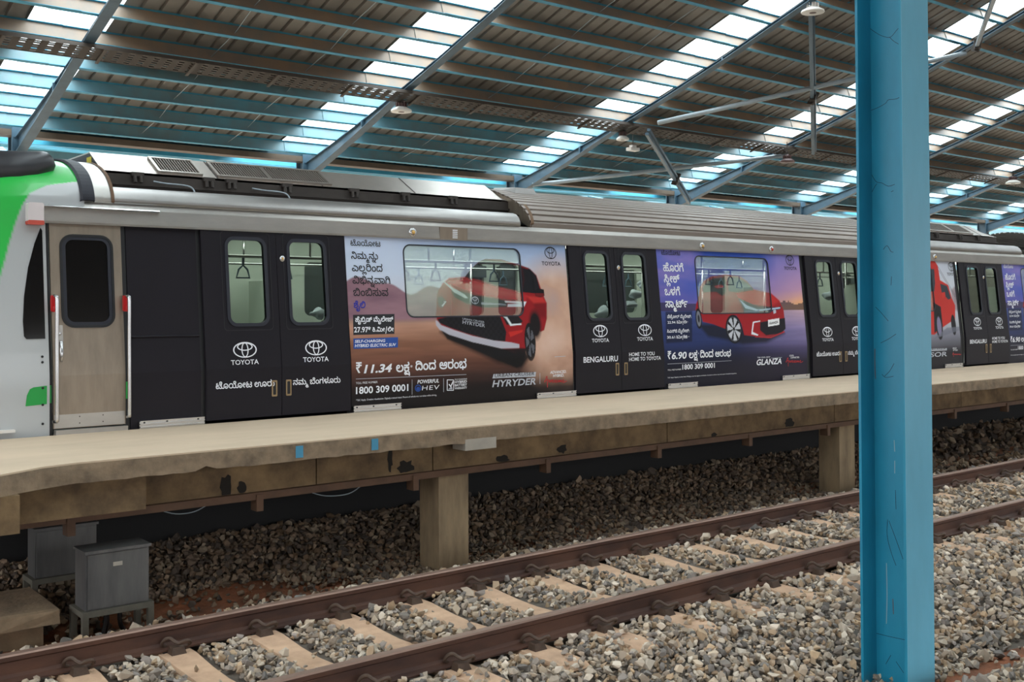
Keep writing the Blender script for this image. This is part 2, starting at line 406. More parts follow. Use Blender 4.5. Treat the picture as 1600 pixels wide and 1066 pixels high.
near_sets = [lay(.6, 7.5, 3.1, 8.25, .043, .031, PAL, keep=keep_track), lay(7.5, 14, 3.1, 8.25, .050, .035, PAL, keep=keep_track),
             lay(14, 24, 3.4, 8.2, .075, .046, PAL, keep=keep_track), lay(24, 44, 4.4, 8.2, .13, .075, PAL, keep=keep_track),
             lay(2, 14, 3.1, 5.2, .07, .033, PAL, sink=.8, keep=lambda x, y, L: ~((x > 6.95) & (y > 3.78) & (y < 4.2))),
             lay(1, 14, 5.2, 7.6, .06, .03, PAL, sink=1.0, keep=keep_track), lay(14, 24, 5.2, 7.6, .10, .042, PAL, sink=.9, keep=keep_track),
             lay(2, 14, 7.5, 8.1, .07, .033, PAL, sink=.6)]
stones('track_ballast', near_sets, m_stone, 'grey-brown crushed stone ballast around the rusty track in front of the platform', 'ballast')
PALB = [(116, 96, 78), (98, 82, 68), (130, 110, 90), (84, 72, 62), (110, 88, 66), (138, 122, 102), (76, 66, 58)]  # dusty brown, darkened further for the shade under the platform
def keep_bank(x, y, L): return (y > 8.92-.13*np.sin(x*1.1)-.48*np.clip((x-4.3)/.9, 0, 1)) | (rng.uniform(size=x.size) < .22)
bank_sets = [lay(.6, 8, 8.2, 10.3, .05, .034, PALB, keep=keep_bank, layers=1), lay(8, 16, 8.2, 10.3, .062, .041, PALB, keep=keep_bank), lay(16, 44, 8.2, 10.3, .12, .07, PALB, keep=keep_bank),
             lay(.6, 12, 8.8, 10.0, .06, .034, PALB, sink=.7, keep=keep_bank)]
stones('embankment_ballast', bank_sets, m_stone, 'dusty stone ballast, darkened as if in shade, on the bank under the platform and train', 'ballast')

# ------------------------------------------------------------------ roof: corrugated sheet with translucent strips
ysr = list(np.concatenate([np.linspace(26.1, 5.0, 30), np.linspace(4.3, -16.1, 22)]))
RAF, PUR = .11, .31                                                   # rafter depth, purlin depth
mb = MB()
def sheet(x0, x1, ysr=ysr):
    pitch = .36; n = max(1, round((x1-x0)/pitch)); p = (x1-x0)/n; pr = []
    for i in range(n): pr += [(x0+i*p, 0), (x0+i*p+p*.76, 0), (x0+i*p+p*.80, .06), (x0+i*p+p*.95, .06)]
    pr.append((x1, 0)); b = len(mb.v); N = len(pr)
    for y in ysr:
        for x, h in pr: mb.v.append((x, y, rz(y)+RAF+PUR+.01+h))
    for j in range(len(ysr)-1):
        for k in range(N-1): mb.f.append((b+j*N+k, b+j*N+k+1, b+(j+1)*N+k+1, b+(j+1)*N+k)); mb.m.append(0)
SK0, SK1 = -1.02, .42                                                 # translucent strip beside each rafter
sheet(-24, XN[0]+SK0)
for i in range(len(XN)-1): sheet(XN[i]+SK1, XN[i+1]+SK0)
sheet(XN[-1]+SK1, 110)
for x in XN: sheet(x+SK0, x+SK1, [y for y in ysr if y < -2.0])          # unseen front strips closed with added sheet to darken under the platform
ysk = [y for y in ysr if y > -3.0]
obj('roof', mb, m_sheet, kind='structure', label='grey corrugated metal roof of the shed', origin=(20, 13, 8))
for i, x in enumerate(XN):
    mb = MB(); n = 8; b = 0
    for y in ysk:
        for k in range(n+1): mb.v.append((x+SK0-.03+(SK1-SK0+.06)*k/n, y, rz(y)+RAF+PUR+.03+(.02 if k % 2 else 0)))
    for j in range(len(ysk)-1):
        for k in range(n): mb.f.append((j*(n+1)+k, j*(n+1)+k+1, (j+1)*(n+1)+k+1, (j+1)*(n+1)+k)); mb.m.append(0)
    o = obj('skylight_strip', mb, m_skylight)
    tag(o, 'bright translucent roof strip running beside the %s rafter from the left' % ORD[i-2] if i >= 2 else 'translucent roof strip over the cab nose, %s before the first column' % ('one bay' if i == 1 else 'two bays'), 'skylight', 'translucent roof strips')
# purlins: one lapped Z-section per bay and row
def purlin(y0, x0, x1, lap, row):
    t = .012; h = PUR; fl = .085
    dz = (rz(y0-.05)-rz(y0+.05)); dl = math.hypot(.1, dz); nrm = (-(dz)/dl*-1, .1/dl)       # (y, z) normal of the slope
    ny_, nz_ = dz/dl, .1/dl; ty, tz = -.1/dl, dz/dl                       # t: uphill, toward the open side
    y0 += ty*lap; zb = rz(y0)+RAF+.004
    def P(a, b): return (y0+ty*a+ny_*b, zb+tz*a+nz_*b)
    prof = [P(0, 0), P(fl, 0), P(fl, t), P(t, t), P(t, h-t), P(fl*.8, h-t), P(fl*.8, h), P(0, h)]
    mb = MB(); b = 0
    mb.loft(prof, [x0, x1], close=True, caps=True)
    web = 2 if row < 4 else 1
    mb.m = [0]*len(mb.f)
    for k, f in enumerate(mb.f):
        if k in (3, 7): mb.m[k] = web
    return mb
rows = [YP*(1-(.020+.0392*k)) for k in range(15) if YP*(1-(.020+.0392*k)) > 9.8]
BAYS = ['the bay over the cab', 'the bay over the car front', 'the bay over the large advert', 'the bay over the second advert', 'the bay behind the blue column', 'the bay right of the blue column', 'the far right bay', 'the farthest bay']
for r, y in enumerate(rows):
    for i in range(1, len(XN)-2):
        mb = purlin(y, XN[i]-.95, XN[i+1]-.38, .014 if i % 2 else 0.0, r)
        obj('purlin', mb, [m_purl_b, m_purl_w, m_purl_t], label='%s purlin, %s up from the eave in %s' % ('teal' if r < 4 else 'brown-webbed', ORD[r], BAYS[i-1]), cat='purlin', group='roof purlins')
# rafters: I-sections, deeper where they meet their columns
NAMES = {}
for i in range(1, len(XN)):
    x = XN[i]; mb = MB(); yy = [26.0, 25.2, 24.2, 23, 21.5, 19.5, 17.5, 15, 12.5, 11, 8, 5.0]
    def dep(y): return RAF+max(0, (y-21.2)/4.8)*.32
    lo = lambda y: rz(y)-(dep(y)-RAF)
    for a, b in zip(yy[:-1], yy[1:]):
        for h0, h1, wd in ((lambda y: lo(y), lambda y: lo(y)+.016, .22), (lambda y: lo(y)+.016, lambda y: rz(y)+RAF-.016, .012), (lambda y: rz(y)+RAF-.016, lambda y: rz(y)+RAF, .14)):
            mb.hexa([(x-wd/2, a, h0(a)), (x+wd/2, a, h0(a)), (x+wd/2, b, h0(b)), (x-wd/2, b, h0(b)), (x-wd/2, a, h1(a)), (x+wd/2, a, h1(a)), (x+wd/2, b, h1(b)), (x-wd/2, b, h1(b))])
    for y in (22.9, 17.6, 12.2):
        mb.box(x-.10, x+.10, y-.02, y+.02, lo(y)+.01, rz(y)+RAF-.01)
    w_ = ORD[i-2]+' from the left' if i >= 2 else ''
    lab = 'grey-blue roof rafter, %s, rising from its column behind the train' % w_ if i >= 2 else 'grey-blue roof rafter left of the first column, over the cab nose'
    obj('rafter', mb, m_steelblue, label=lab, cat='rafter', group='roof rafters')
    t = thing('shed_column', (x, YP+.25, -2.45), ('grey-blue steel column behind the train, %s under the eave' % w_) if i >= 2 else 'grey-blue steel column beyond the left edge, behind the cab nose', 'column', 'columns behind the train')
    mb = MB(); mb.box(x-.12, x+.12, YP+.05, YP+.07, -2.6, rz(YP)+.42); mb.box(x-.12, x+.12, YP+.43, YP+.45, -2.6, rz(YP)+.42); mb.box(x-.008, x+.008, YP+.07, YP+.43, -2.6, rz(YP)+.42)
    obj('shaft', mb, m_steelblue, t)
    mb = MB(); mb.box(x-.15, x+.15, YP+.0, YP+.03, rz(YP)-.50, rz(YP)+.30)
    for zz in (-.4, -.15, .1):
        for s in (-.09, .09): mb.lathe((x+s, YP-.02, rz(YP)+zz), [(.022, 0), (.022, .03)], 8, axis=1)
    obj('end_plate', mb, m_steelblue, t)
# gutter along the eave
mb = MB(); mb.box(-22, 100, YP+.30, YP+.33, rz(YP)+RAF+.05, rz(YP)+RAF+PUR+.02); obj('eave_flashing', mb, m_flash, label='dark teal closing strip between the roof edge and the gutter', cat='flashing')
mb = MB(); zg = rz(YP)+RAF; mb.loft([(YP+.02, zg+.16), (YP+.02, zg+.02), (YP+.4, zg+.02), (YP+.4, zg+.16), (YP+.37, zg+.16), (YP+.37, zg+.05), (YP+.05, zg+.05), (YP+.05, zg+.16)], [-20, 100], close=True, caps=True)
obj('eave_gutter', mb, m_gutter, label='long brown box gutter along the eave behind the train', cat='gutter')
# the next shed bay beyond the gutter
def rz2(y): return YP*.163+.135*(y-YP-1.2)
mb = MB()
for i in range(len(XN)-1):
    x0, x1 = XN[i]+.7, XN[i+1]-1.6
    mb.add([(x0, YP+1.0, rz2(YP+1.0)), (x1, YP+1.0, rz2(YP+1.0)), (x1+16, 62, rz2(62)), (x0+16, 62, rz2(62))], [(0, 1, 2, 3)])
mb.add([(-20, 62, -2.6), (140, 62, -2.6), (140, 62, rz2(62)), (-20, 62, rz2(62))], [(0, 1, 2, 3)])
obj('roof_far', mb, m_farroof, kind='structure', label='underside of the next shed bay beyond the gutter', origin=(30, 40, 5))
for k in range(7):
    y = YP+2.2+k*3.2; mb = MB(); mb.box(-10, 95, y, y+.12, rz2(y)-.26, rz2(y)-.06)
    obj('far_girt', mb, m_purl_b, label='long blue girt of the next shed bay, %s beyond the gutter' % ORD[k], cat='girt', group='girts of the next bay')
for i in range(2, 9):
    x = XN[i]; mb = MB(); mb.bar((x+.05, YP+.5, rz(YP)-.55), (x+.9, YP+5.5, rz2(YP+5.5)-.5), .2, .26)
    obj('knee_brace', mb, m_blue, label='blue knee brace behind the %s column from the left, beyond the gutter' % ORD[i-2], cat='brace', group='knee braces beyond the gutter')

# ------------------------------------------------------------------ roof bracing, rods, tray, lamps
def on_raf(i, px, py): return onX(px, py, XN[i])
def tube_thing(name, a, b, r, m, label, cat, group=None, sq=False):
    mb = MB()
    if sq: mb.bar(a, b, r*1.6, r*2.4)
    else: mb.tube([a, b], r, 10)
    return obj(name, mb, m, label=label, cat=cat, group=group, smooth=not sq)
def double_channel(name, a, b, label, clamp=.55):
    t = thing(name, (a[0], a[1], min(a[2], b[2])), label, 'brace', 'roof cross braces')
    a = np.array(a); b = np.array(b); d = b-a; d /= np.linalg.norm(d); s = np.cross(d, (0, 1, .3)); s /= np.linalg.norm(s)
    for k in (-1, 1):
        mb = MB(); mb.bar(a+s*.06*k, b+s*.06*k, .07, .09, upv=(0, 1, 0)); obj('channel', mb, m_steelblue, t)
    mb = MB(); c = a+(b-a)*clamp; mb.bar(c-d*.16, c+d*.16, .26, .16, upv=(0, 1, 0)); mb.bar(c-d*.05-s*.2, c-d*.05+s*.2, .05, .2, upv=(0, 1, 0)); obj('clamp', mb, m_acdark, t)
    return t
A = on_raf(4, 1012, 206); B = on_raf(5, 1078, 316); double_channel('cross_brace', A, B, 'dark double-channel brace from the third rafter down to the fourth column', .62)
A = on_raf(5, 1272, 238); B = on_raf(4, 1268, 2)
t = double_channel('cross_brace', A, B, 'double-channel brace hanging steeply beside the round lamp left of the blue column', .43)
for (i0, p0), (i1, p1), lab in (((4, (832, 289)), (5, (1228, 243)), 'pale tube brace over the ribbed roof, rising to the fourth rafter'), ((4, (1028, 192)), (5, (1509, 83)), 'pale tube brace running from the third rafter past the blue column')):
    A = on_raf(i0, *p0); B = on_raf(i1, *p1)
    tube_thing('tube_brace', A, B, .065, m_rod, lab, 'brace', 'roof cross braces')
A = on_raf(5, 1526, 72); B = on_raf(4, 1556, -12); double_channel('cross_brace', A, B, 'double-channel brace in the upper right corner beyond the blue column', .05)
for i in range(2, 8):
    for q, f in enumerate((.36, .66)):
        x = XN[i]+f*(XN[i+1]-XN[i]); pts = [(x+(.03 if k % 2 else -.03), y, rz(y)+RAF+.13) for k, y in enumerate(rows)]
        mb = MB(); mb.tube(pts, .009, 6)
        obj('sag_rod', mb, m_rod, label='thin sag rod linking the purlins, %s one in %s' % (['left', 'right'][q], BAYS[i-1]), cat='rod', group='sag rods')
yt0 = 21.1; zt = rz(yt0)-.13
t = thing('cable_tray', (20, yt0, zt), 'long perforated cable tray slung under the rafters above the train', 'cable tray')
TS = (rz(yt0-.3)-rz(yt0+.3))/.6
mb = MB()
for k in range(-24, 260):                                   # the perforated floor: cross strips with slots between
    x = k*.25; mb.bar((x+.055, yt0-.23, zt+TS*.23), (x+.055, yt0+.23, zt-TS*.23), .14, .004)
for s in (-.20, -.12, -.04, .04, .12, .20): mb.bar((-6, yt0+s, zt-TS*s), (65, yt0+s, zt-TS*s), .045, .004, upv=(0, TS, 1))
for s in (-.235, .23): mb.bar((-6, yt0+s, zt-TS*s+.035), (65, yt0+s, zt-TS*s+.035), .006, .08, upv=(0, TS, 1))
obj('perforated_channel', mb, m_tray, t)
mb = MB(); mb.tube([(-6, yt0+.08, zt-TS*.08+.03), (65, yt0+.08, zt-TS*.08+.03)], .025, 6); mb.tube([(-6, yt0-.08, zt+TS*.08+.03), (65, yt0-.08, zt+TS*.08+.03)], .02, 6); mb.tube([(-6, yt0, zt+.025), (65, yt0, zt+.025)], .022, 6); obj('cables', mb, m_rubber, t, kind='stuff')
for k in range(0, 36):
    x = -4+k*1.815; mb = MB(); mb.bar((x, yt0-.28, zt+TS*.28-.02), (x, yt0+.28, zt-TS*.28-.02), .06, .03); obj('bracket', mb, m_tray, t)
def high_bay(p, r, label, m_dish, m_body, drop=.25, tilt=0):
    t = thing('high_bay_lamp', p, label, 'lamp', 'high bay lamps'); x, y, z = p
    mb = MB(); mb.lathe((x, y, z), [(r*.97, .0), (r, .015), (r*.96, .05), (r*.55, .11), (r*.42, .12)], 28); obj('dish', mb, m_dish, t, smooth=True)
    mb = MB(); mb.lathe((x, y, z), [(r*.4, .11), (r*.42, .2), (r*.3, .24), (r*.12, .25)], 20)
    for k in range(12):
        a = k*math.pi/6; mb.bar((x+r*.36*math.cos(a), y+r*.36*math.sin(a), z+.12), (x+r*.36*math.cos(a), y+r*.36*math.sin(a), z+.22), .02, .09, upv=(math.cos(a), math.sin(a), 0))
    obj('heat_sink', mb, m_body, t)
    mb = MB(); mb.tube([(x, y, z+.24), (x, y, z+.24+drop)], .012, 8); mb.tube([(x+.05*math.cos(a), y, z+.30+.05*math.sin(a)) for a in np.linspace(0, 6.28, 12)], .01, 6); obj('hook', mb, m_acdark, t)
    mb = MB(); mb.lathe((x, y, z), [(r*.30, -.004), (r*.30, .002)], 18); obj('led_panel', mb, m_lampd, t)
high_bay(tuple(onX(1270, 20, XN[4]+.1)), .27, 'white round high bay lamp at the top left of the blue column', m_lampw, m_lampw)
high_bay(tuple(onX(627, 175, XN[3]+.1)), .25, 'pale high bay lamp hung beside the second rafter from the left', m_lampw, m_lampd)
high_bay(tuple(onX(1230, 254, XN[5]-.5)), .24, 'dark red-brown high bay lamp under the fourth rafter', m_lampd, m_lampd, .4)
high_bay(tuple(onX(973, 219, XN[4]+.05)), .18, 'small pale lamp on the third rafter beside the hanging box', m_lampw, m_lampd)
high_bay(tuple(onY(328, 249, 29.0)), .3, 'white lamp seen beyond the gutter above the roof grilles', m_lampw, m_lampd, .3)
high_bay(tuple(onX(1583, 287, XN[6]+.3)), .24, 'pale pinkish lamp at the right edge under the roof', m_lampw, m_lampd)
p = onX(989, 236, XN[4]+.5); t = thing('access_point', tuple(p), 'small white box hanging on a rod near the third rafter', 'wireless box')
mb = MB(); mb.box(p[0]-.17, p[0]+.17, p[1]-.1, p[1]+.1, p[2], p[2]+.09); mb.box(p[0]-.08, p[0]+.08, p[1]-.06, p[1]+.06, p[2]+.09, p[2]+.16); obj('housing', mb, m_lampw, t)
mb = MB(); mb.tube([(p[0], p[1], p[2]+.16), (p[0], p[1], p[2]+.95)], .012, 8); obj('rod', mb, m_acdark, t)

# ------------------------------------------------------------------ blue column in front
YC, bC, hC = 4.0, .338, .357; xC0 = 1.660*YC; xC1 = xC0+bC
t = thing('blue_column', ((xC0+xC1)/2, YC+hC/2, -2.75), 'tall blue painted steel column standing in the ballast in front of the track', 'column')
mb = MB(); mb.box(xC0, xC1, YC, YC+.02, -2.75, 11.2); mb.box(xC0, xC1, YC+hC-.02, YC+hC, -2.75, 11.2); xm = (xC0+xC1)/2; mb.box(xm-.008, xm+.008, YC+.02, YC+hC-.02, -2.75, 11.2)
obj('steel_section', mb, m_blue, t)
mb = MB(); mb.box(xC0-.0006, xC1+.0006, YC-.0012, YC+.001, -2.75, 11.2); obj('outer_face', mb, m_blue_lit, t, label='outer face coloured paler for the light on it')  # paler colour stands in for light on this flange
mb = MB(); xw = xm-.0095
def webline(pts, r=.0016):
    P = [onX(x, y, xw) for x, y in pts]; P = smooth_path([(xw, q[1], q[2]) for q in P], 4)
    for a, b in zip(P[:-1], P[1:]):
        d = np.array(b)-np.array(a); n_ = np.array([0, -d[2], d[1]]); n_ = n_/(np.linalg.norm(n_)+1e-9)*r
        mb.add([a-n_, a+n_, b+n_, b-n_, a-n_+(.001, 0, 0), a+n_+(.001, 0, 0), b+n_+(.001, 0, 0), b-n_+(.001, 0, 0)], [(0, 1, 2, 3), (7, 6, 5, 4)])
for pl in ([(1349, 28), (1357, 42), (1367, 50), (1378, 56), (1391, 58), (1402, 46), (1413, 36)], [(1390, 58), (1396, 64), (1406, 70)], [(1357, 174), (1372, 168), (1384, 161), (1388, 156), (1402, 154), (1414, 145)], [(1413, 140), (1411, 160), (1412, 178)],
           [(1362, 273), (1369, 284), (1378, 286), (1388, 291), (1398, 288)], [(1361, 303), (1366, 293), (1370, 287)], [(1380, 390), (1386, 384), (1392, 393), (1396, 394)], [(1368, 480), (1376, 488), (1388, 502)], [(1393, 432), (1392, 446)],
           [(1376, 536), (1388, 530), (1400, 522)], [(1382, 588), (1390, 580), (1397, 568)], [(1378, 585), (1384, 590), (1396, 588)], [(1414, 612), (1418, 626)], [(1387, 812), (1386, 836), (1392, 862), (1400, 884)],
           [(1389, 814), (1398, 838), (1406, 860), (1411, 874)], [(1362, 988), (1390, 995), (1428, 1003)], [(1384, 1038), (1392, 1024)], [(1400, 1034), (1412, 1052)], [(1399, 766), (1400, 796)], [(1392, 300), (1396, 298)]):
    webline(pl)
obj('dark_scratches', mb, m_mark, t, label='thin dark scratches and cobweb strands on the web')
mb = MB()
for pl in ([(1397, 688), (1398, 706)], [(1398, 720), (1398, 740)], [(1385, 880), (1386, 930), (1385, 975)]): webline(pl, .0022)
obj('pale_scuffs', mb, m_scuff, t, label='pale vertical scuffs')
mb = MB()
for pl in ([(1367, 545), (1367, 570), (1368, 592)], [(1395, 936), (1396, 960)]): webline(pl, .0025)
obj('rust_streaks', mb, m_rust, t, label='reddish rust streaks')

# ------------------------------------------------------------------ platform
ZP = -1.126; YE = 8.2; YB = 10.10
t = thing('platform', (20, 9.2, -2.6), 'narrow raised concrete staff platform running along the train', 'platform')
def plan(off):     # outline of the slab; the edge swings out at the left end
    return [(1.2, 7.55+off), (2.05, 8.02+off), (2.24, 8.14+off), (2.5, YE+off), (70, YE+off), (70, YB), (1.2, YB)]
mb = MB(); o = plan(0); n = len(o); mb.v = [(x, y, ZP) for x, y in o]+[(x, y, ZP-.012) for x, y in o]; mb.f = [tuple(range(n))]+[(i, n+i, n+(i+1) % n, (i+1) % n) for i in range(n)]+[tuple(range(2*n-1, n-1, -1))]; mb.m = [0]*len(mb.f)
obj('walking_surface', mb, m_slab, t)
mb = MB(); random.seed(3)
xs = [1.2, 2.05, 2.24, 2.5]+list(np.arange(2.6, 34, .09))+[40, 50, 70]
pe = plan(0)
def edge_y(x): return float(np.interp(x, [p[0] for p in pe[:5]], [p[1] for p in pe[:5]]))
jit = {}
def prof(x):
    j = random.uniform(-.006, .006); y = edge_y(x)
    lowz = ZP-.155+random.uniform(-.005, .005)+(.03 if 3.42 < x < 3.56 else 0)
    return [(y-.002, ZP-.012), (y-.004+j*.5, ZP-.05), (y-.002+j, ZP-.10), (y+j*.4, lowz), (y+.2, ZP-.155), (YB, ZP-.155), (YB, ZP-.0125)]
mb.loft(prof, xs, close=True, caps=True)
obj('slab_edge', mb, m_edge, t, label='rough chipped slab edge')
mb = MB(); mb.box(6.05, 6.42, YE-.006, YE+.20, ZP-.225, ZP-.12); obj('mortar_patch', mb, m_patch, t, label='pale mortar patch under the slab edge')
m_dab = mat('blue_dab', (70, 140, 170), .7)
for x in (4.28, 5.02):
    mb = MB(); mb.add([(x, YE-.0085, ZP-.03), (x+.07, YE-.0085, ZP-.03), (x+.07, YE-.0085, ZP-.13), (x, YE-.0085, ZP-.13)], [(0, 3, 2, 1)])
    obj('paint_dab', mb, m_dab, t, label='blue paint dab')
ZF0, ZF1 = -1.545, ZP-.155
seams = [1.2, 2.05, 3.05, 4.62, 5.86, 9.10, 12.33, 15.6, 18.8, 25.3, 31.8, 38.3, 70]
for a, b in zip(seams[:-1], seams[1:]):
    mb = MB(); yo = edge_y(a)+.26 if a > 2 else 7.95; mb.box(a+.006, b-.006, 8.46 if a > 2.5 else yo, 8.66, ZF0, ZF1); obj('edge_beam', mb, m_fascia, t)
rr = random.Random(5)
def blot(xc, zc_, w_, h_, y=8.455):
    pts = []; mb = MB()
    for k in range(14):
        a = 2*math.pi*k/14; q = rr.uniform(.65, 1.1); pts.append((xc+w_*q*math.cos(a), max(ZF0+.002, min(ZF1-.005, zc_+h_*q*math.sin(a)))))
    mb.add([(px_, y, pz) for px_, pz in pts], [tuple(range(len(pts)))]); obj('stain', mb, m_stain, t, label='black weather stain')
for xc, dz, w_, h_ in ((2.15, .05, .22, .12), (2.45, .03, .14, .09), (3.78, .07, .06, .10), (3.92, .05, .05, .07), (5.55, .06, .10, .07), (5.38, .15, .03, .12), (6.7, .03, .10, .04), (7.5, .06, .08, .05), (11.35, .06, .11, .06), (9.9, .02, .06, .03), (14.55, .06, .13, .06), (13.2, .1, .03, .08)):
    blot(xc, ZF0+dz, w_, h_)
mb = MB()
mb.loft([(8.40, -1.545), (8.40, -1.605), (8.54, -1.605), (8.54, -1.598), (8.407, -1.598), (8.407, -1.552), (8.54, -1.552), (8.54, -1.545)], [1.9, 70], close=True, caps=True)
mb.bar((1.0, 8.0, -1.60), (1.95, 8.4, -1.575), .05, .07)
obj('edge_channel', mb, m_channel, t, label='rusty steel channel under the beam')
for x in (2.52, 4.05, 5.62, 7.25, 8.9, 10.5, 12.1, 13.7, 15.3, 16.9, 18.5, 20.1):
    mb = MB(); mb.box(x-.03, x+.03, 8.385, 8.50, -1.70, -1.56); obj('hanger', mb, m_channel, t)
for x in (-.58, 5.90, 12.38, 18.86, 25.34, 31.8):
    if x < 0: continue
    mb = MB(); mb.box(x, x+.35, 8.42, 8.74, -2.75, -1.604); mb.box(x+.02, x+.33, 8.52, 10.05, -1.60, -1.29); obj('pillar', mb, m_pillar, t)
mb = MB(); mb.tube(smooth_path([(4.55, 8.5, -1.60), (4.72, 8.48, -1.66), (4.95, 8.47, -1.665), (5.12, 8.5, -1.60)], 5), .005, 5); mb.tube(smooth_path([(3.22, 8.5, -1.6), (3.36, 8.48, -1.65), (3.52, 8.48, -1.65), (3.66, 8.5, -1.6)], 5), .005, 5)
obj('loose_wire', mb, m_rod, t, label='pale loose wire hanging in two loops')
mb = MB(); mb.box(1.2, 70, 10.06, 10.12, -2.3, -1.31); obj('shade_screen', mb, m_under, t)  # added black sheet standing in for the deep shade under the train

# ------------------------------------------------------------------ track
ZR = -2.162
def rail_prof(yc):
    h = [(-.075, 0), (-.075, .011), (-.03, .027), (-.0085, .045), (-.0085, .118), (-.034, .133), (-.036, .160), (-.028, .171), (.028, .171), (.036, .160), (.034, .133), (.0085, .118), (.0085, .045), (.03, .027), (.075, .011), (.075, 0)]
    return [(yc+a, ZR-.172+b) for a, b in h]
for yc, nm in ((5.787, 'nearer rusty steel rail of the track, closer to the gravel foreground'), (7.292, 'farther rusty steel rail of the track, closer to the platform pillars')):
    mb = MB(); mb.loft(rail_prof(yc), list(np.arange(-3, 60, 3.0)), close=True, caps=True); nv = 16
    mb.m = [1 if (k % nv) in (6, 7, 8) and k < len(mb.f)-2 else 0 for k in range(len(mb.f))]
    obj('rail', mb, [m_rail, m_railtop], label=nm, cat='rail', origin=(20, yc, ZR-.172), group='rails of the near track')
ZS = ZR-.180
def clip_mb(x, y, s):        # spring clip gripping the rail foot; s: side (-1 towards the eye)
    mb = MB(); y0 = y+s*.085; q = lambda a, b, c: (x+a, y0+s*b, ZS+c)
    mb.hexa([q(-.055, -.005, -.01), q(.055, -.005, -.01), q(.055, .085, -.01), q(-.055, .085, -.01), q(-.04, .0, .05), q(.04, .0, .05), q(.04, .06, .045), q(-.04, .06, .045)])
    pth = [q(-.045, .03, .032), q(.025, .03, .032), q(.068, .038, .04), q(.082, .06, .06), q(.062, .085, .085), q(.03, .08, .084), q(.008, .052, .068), q(-.012, .02, .078), q(-.032, -.005, .096), q(-.058, -.02, .092), q(-.074, -.035, .07), q(-.068, -.05, .046), q(-.04, -.055, .033)]
    mb.tube(smooth_path(pth, 4), .0125, 8)
    return mb
def sleeper(x):
    prof_ = []
    mb = MB()
    st = [5.235, 5.30, 5.60, 5.98, 6.3, 6.54, 6.8, 7.1, 7.5, 7.78, 7.845]; tp = [-.03, 0, 0, 0, -.018, -.026, -.018, 0, 0, 0, -.03]; wd = [.115, .12, .125, .125, .112, .108, .112, .125, .125, .12, .115]
    for y, dz, w_ in zip(st, tp, wd): mb.v += [(x-w_-.02, y, ZS-.2), (x-w_, y, ZS+dz-.02), (x-w_+.014, y, ZS+dz), (x+w_-.014, y, ZS+dz), (x+w_, y, ZS+dz-.02), (x+w_+.02, y, ZS-.2)]
    n = 6
    for i in range(len(st)-1): mb.f += [(i*n+k, i*n+(k+1) % n, (i+1)*n+(k+1) % n, (i+1)*n+k) for k in range(n)]
    mb.f += [tuple(range(n-1, -1, -1)), tuple((len(st)-1)*n+k for k in range(n))]; mb.m = [0]*len(mb.f)
    return mb
x0 = 2.85
root = thing('concrete_sleeper', (x0, 6.54, ZS-.2), 'x', 'sleeper', 'concrete sleepers of the near track')
obj('sleeper_block', sleeper(x0), m_sleeper, root)
for yc in (5.787, 7.292):
    for s in (-1, 1):
        obj('rail_clip', clip_mb(x0, yc, s), m_clip, root, smooth=False)
        mbp = MB(); mbp.box(x0-.08, x0+.08, yc-.078, yc+.078, ZS, ZS+.0075)
    obj('rail_pad', mbp, m_rubber, root)
vis = 0
for k in range(-1, 40):
    o = root if k == 0 else copy_tree(root, shift=(.6455*k, 0, 0))
    o['label'] = 'tan concrete sleeper with rusty clips, %s from the left end of the visible track' % ORD[k+1] if k+1 < 34 else 'tan concrete sleeper far away at the right end, %s past the thirty-fourth' % ORD[k-33]

# ------------------------------------------------------------------ cabinets and plinth
def cabinet(x0, x1, y0, y1, z0, z1, zg_, label, lbl2):
    t = thing('equipment_cabinet', ((x0+x1)/2, (y0+y1)/2, z0), label, 'cabinet', 'steel cabinets under the platform')
    mb = MB(); mb.box(x0, x1, y0+.012, y1, z0, z1-.02); obj('body', mb, m_cab, t)
    mb = MB(); mb.box(x0-.012, x1+.012, y0-.012, y1+.012, z1-.02, z1); obj('lid', mb, m_cab, t)
    mb = MB(); mb.box(x0+.012, x1-.012, y0, y0+.014, z0+.012, z1-.03); d = obj('door', mb, m_cab, t)
    if lbl2:
        mb = MB(); mb.box(x0+.2, x0+.27, y0-.003, y0, z1-.135, z1-.105); obj('name_plate', mb, m_patch, d, label='small pale name plate')
    for zz in (z0+.08, z1-.12):
        mb = MB(); mb.lathe((x1-.008, y0+.02, zz), [(.008, 0), (.008, .05)], 8); obj('hinge', mb, m_cab, d)
    s = thing('cabinet_stand', ((x0+x1)/2, (y0+y1)/2, zg_), label.replace('cabinet', 'cabinet stand').replace('grey steel', 'drab angle-iron').replace('dull steel', 'angle-iron'), 'stand', 'stands of the cabinets')
    mb = MB()
    for yy in (y0-.02, y1+.0): mb.box(x0-.03, x1+.03, yy, yy+.045, z0-.045, z0-.002)
    for xx in (x0-.03, x1-.015): mb.box(xx, xx+.045, y0+.025, y1, z0-.045, z0-.002)
    obj('top_frame', mb, m_stand, s)
    for xx in (x0-.03, x1-.015):
        for yy in (y0-.02, y1): mb = MB(); mb.box(xx, xx+.045, yy, yy+.045, zg_-.06, z0-.045); obj('leg', mb, m_stand, s)
    return t
cabinet(2.60, 3.078, 8.30, 8.56, -2.262, -1.815, -2.50, 'grey steel cabinet with a small label plate, nearest to the track', True)
cabinet(2.505, 2.995, 9.28, 9.50, -2.19, -1.785, -2.40, 'dull steel cabinet standing behind the labelled one under the platform', False)
mb = MB(); mb.tube(smooth_path([(2.78, 8.42, -2.26), (2.79, 8.42, -2.4), (2.76, 8.44, -2.55)], 4), .022, 8); mb.tube(smooth_path([(2.92, 8.45, -2.26), (2.90, 8.45, -2.4), (2.95, 8.47, -2.55)], 4), .018, 8)
obj('conduit', mb, m_rubber, label='black conduits dropping from the labelled cabinet into the ground', cat='conduit')
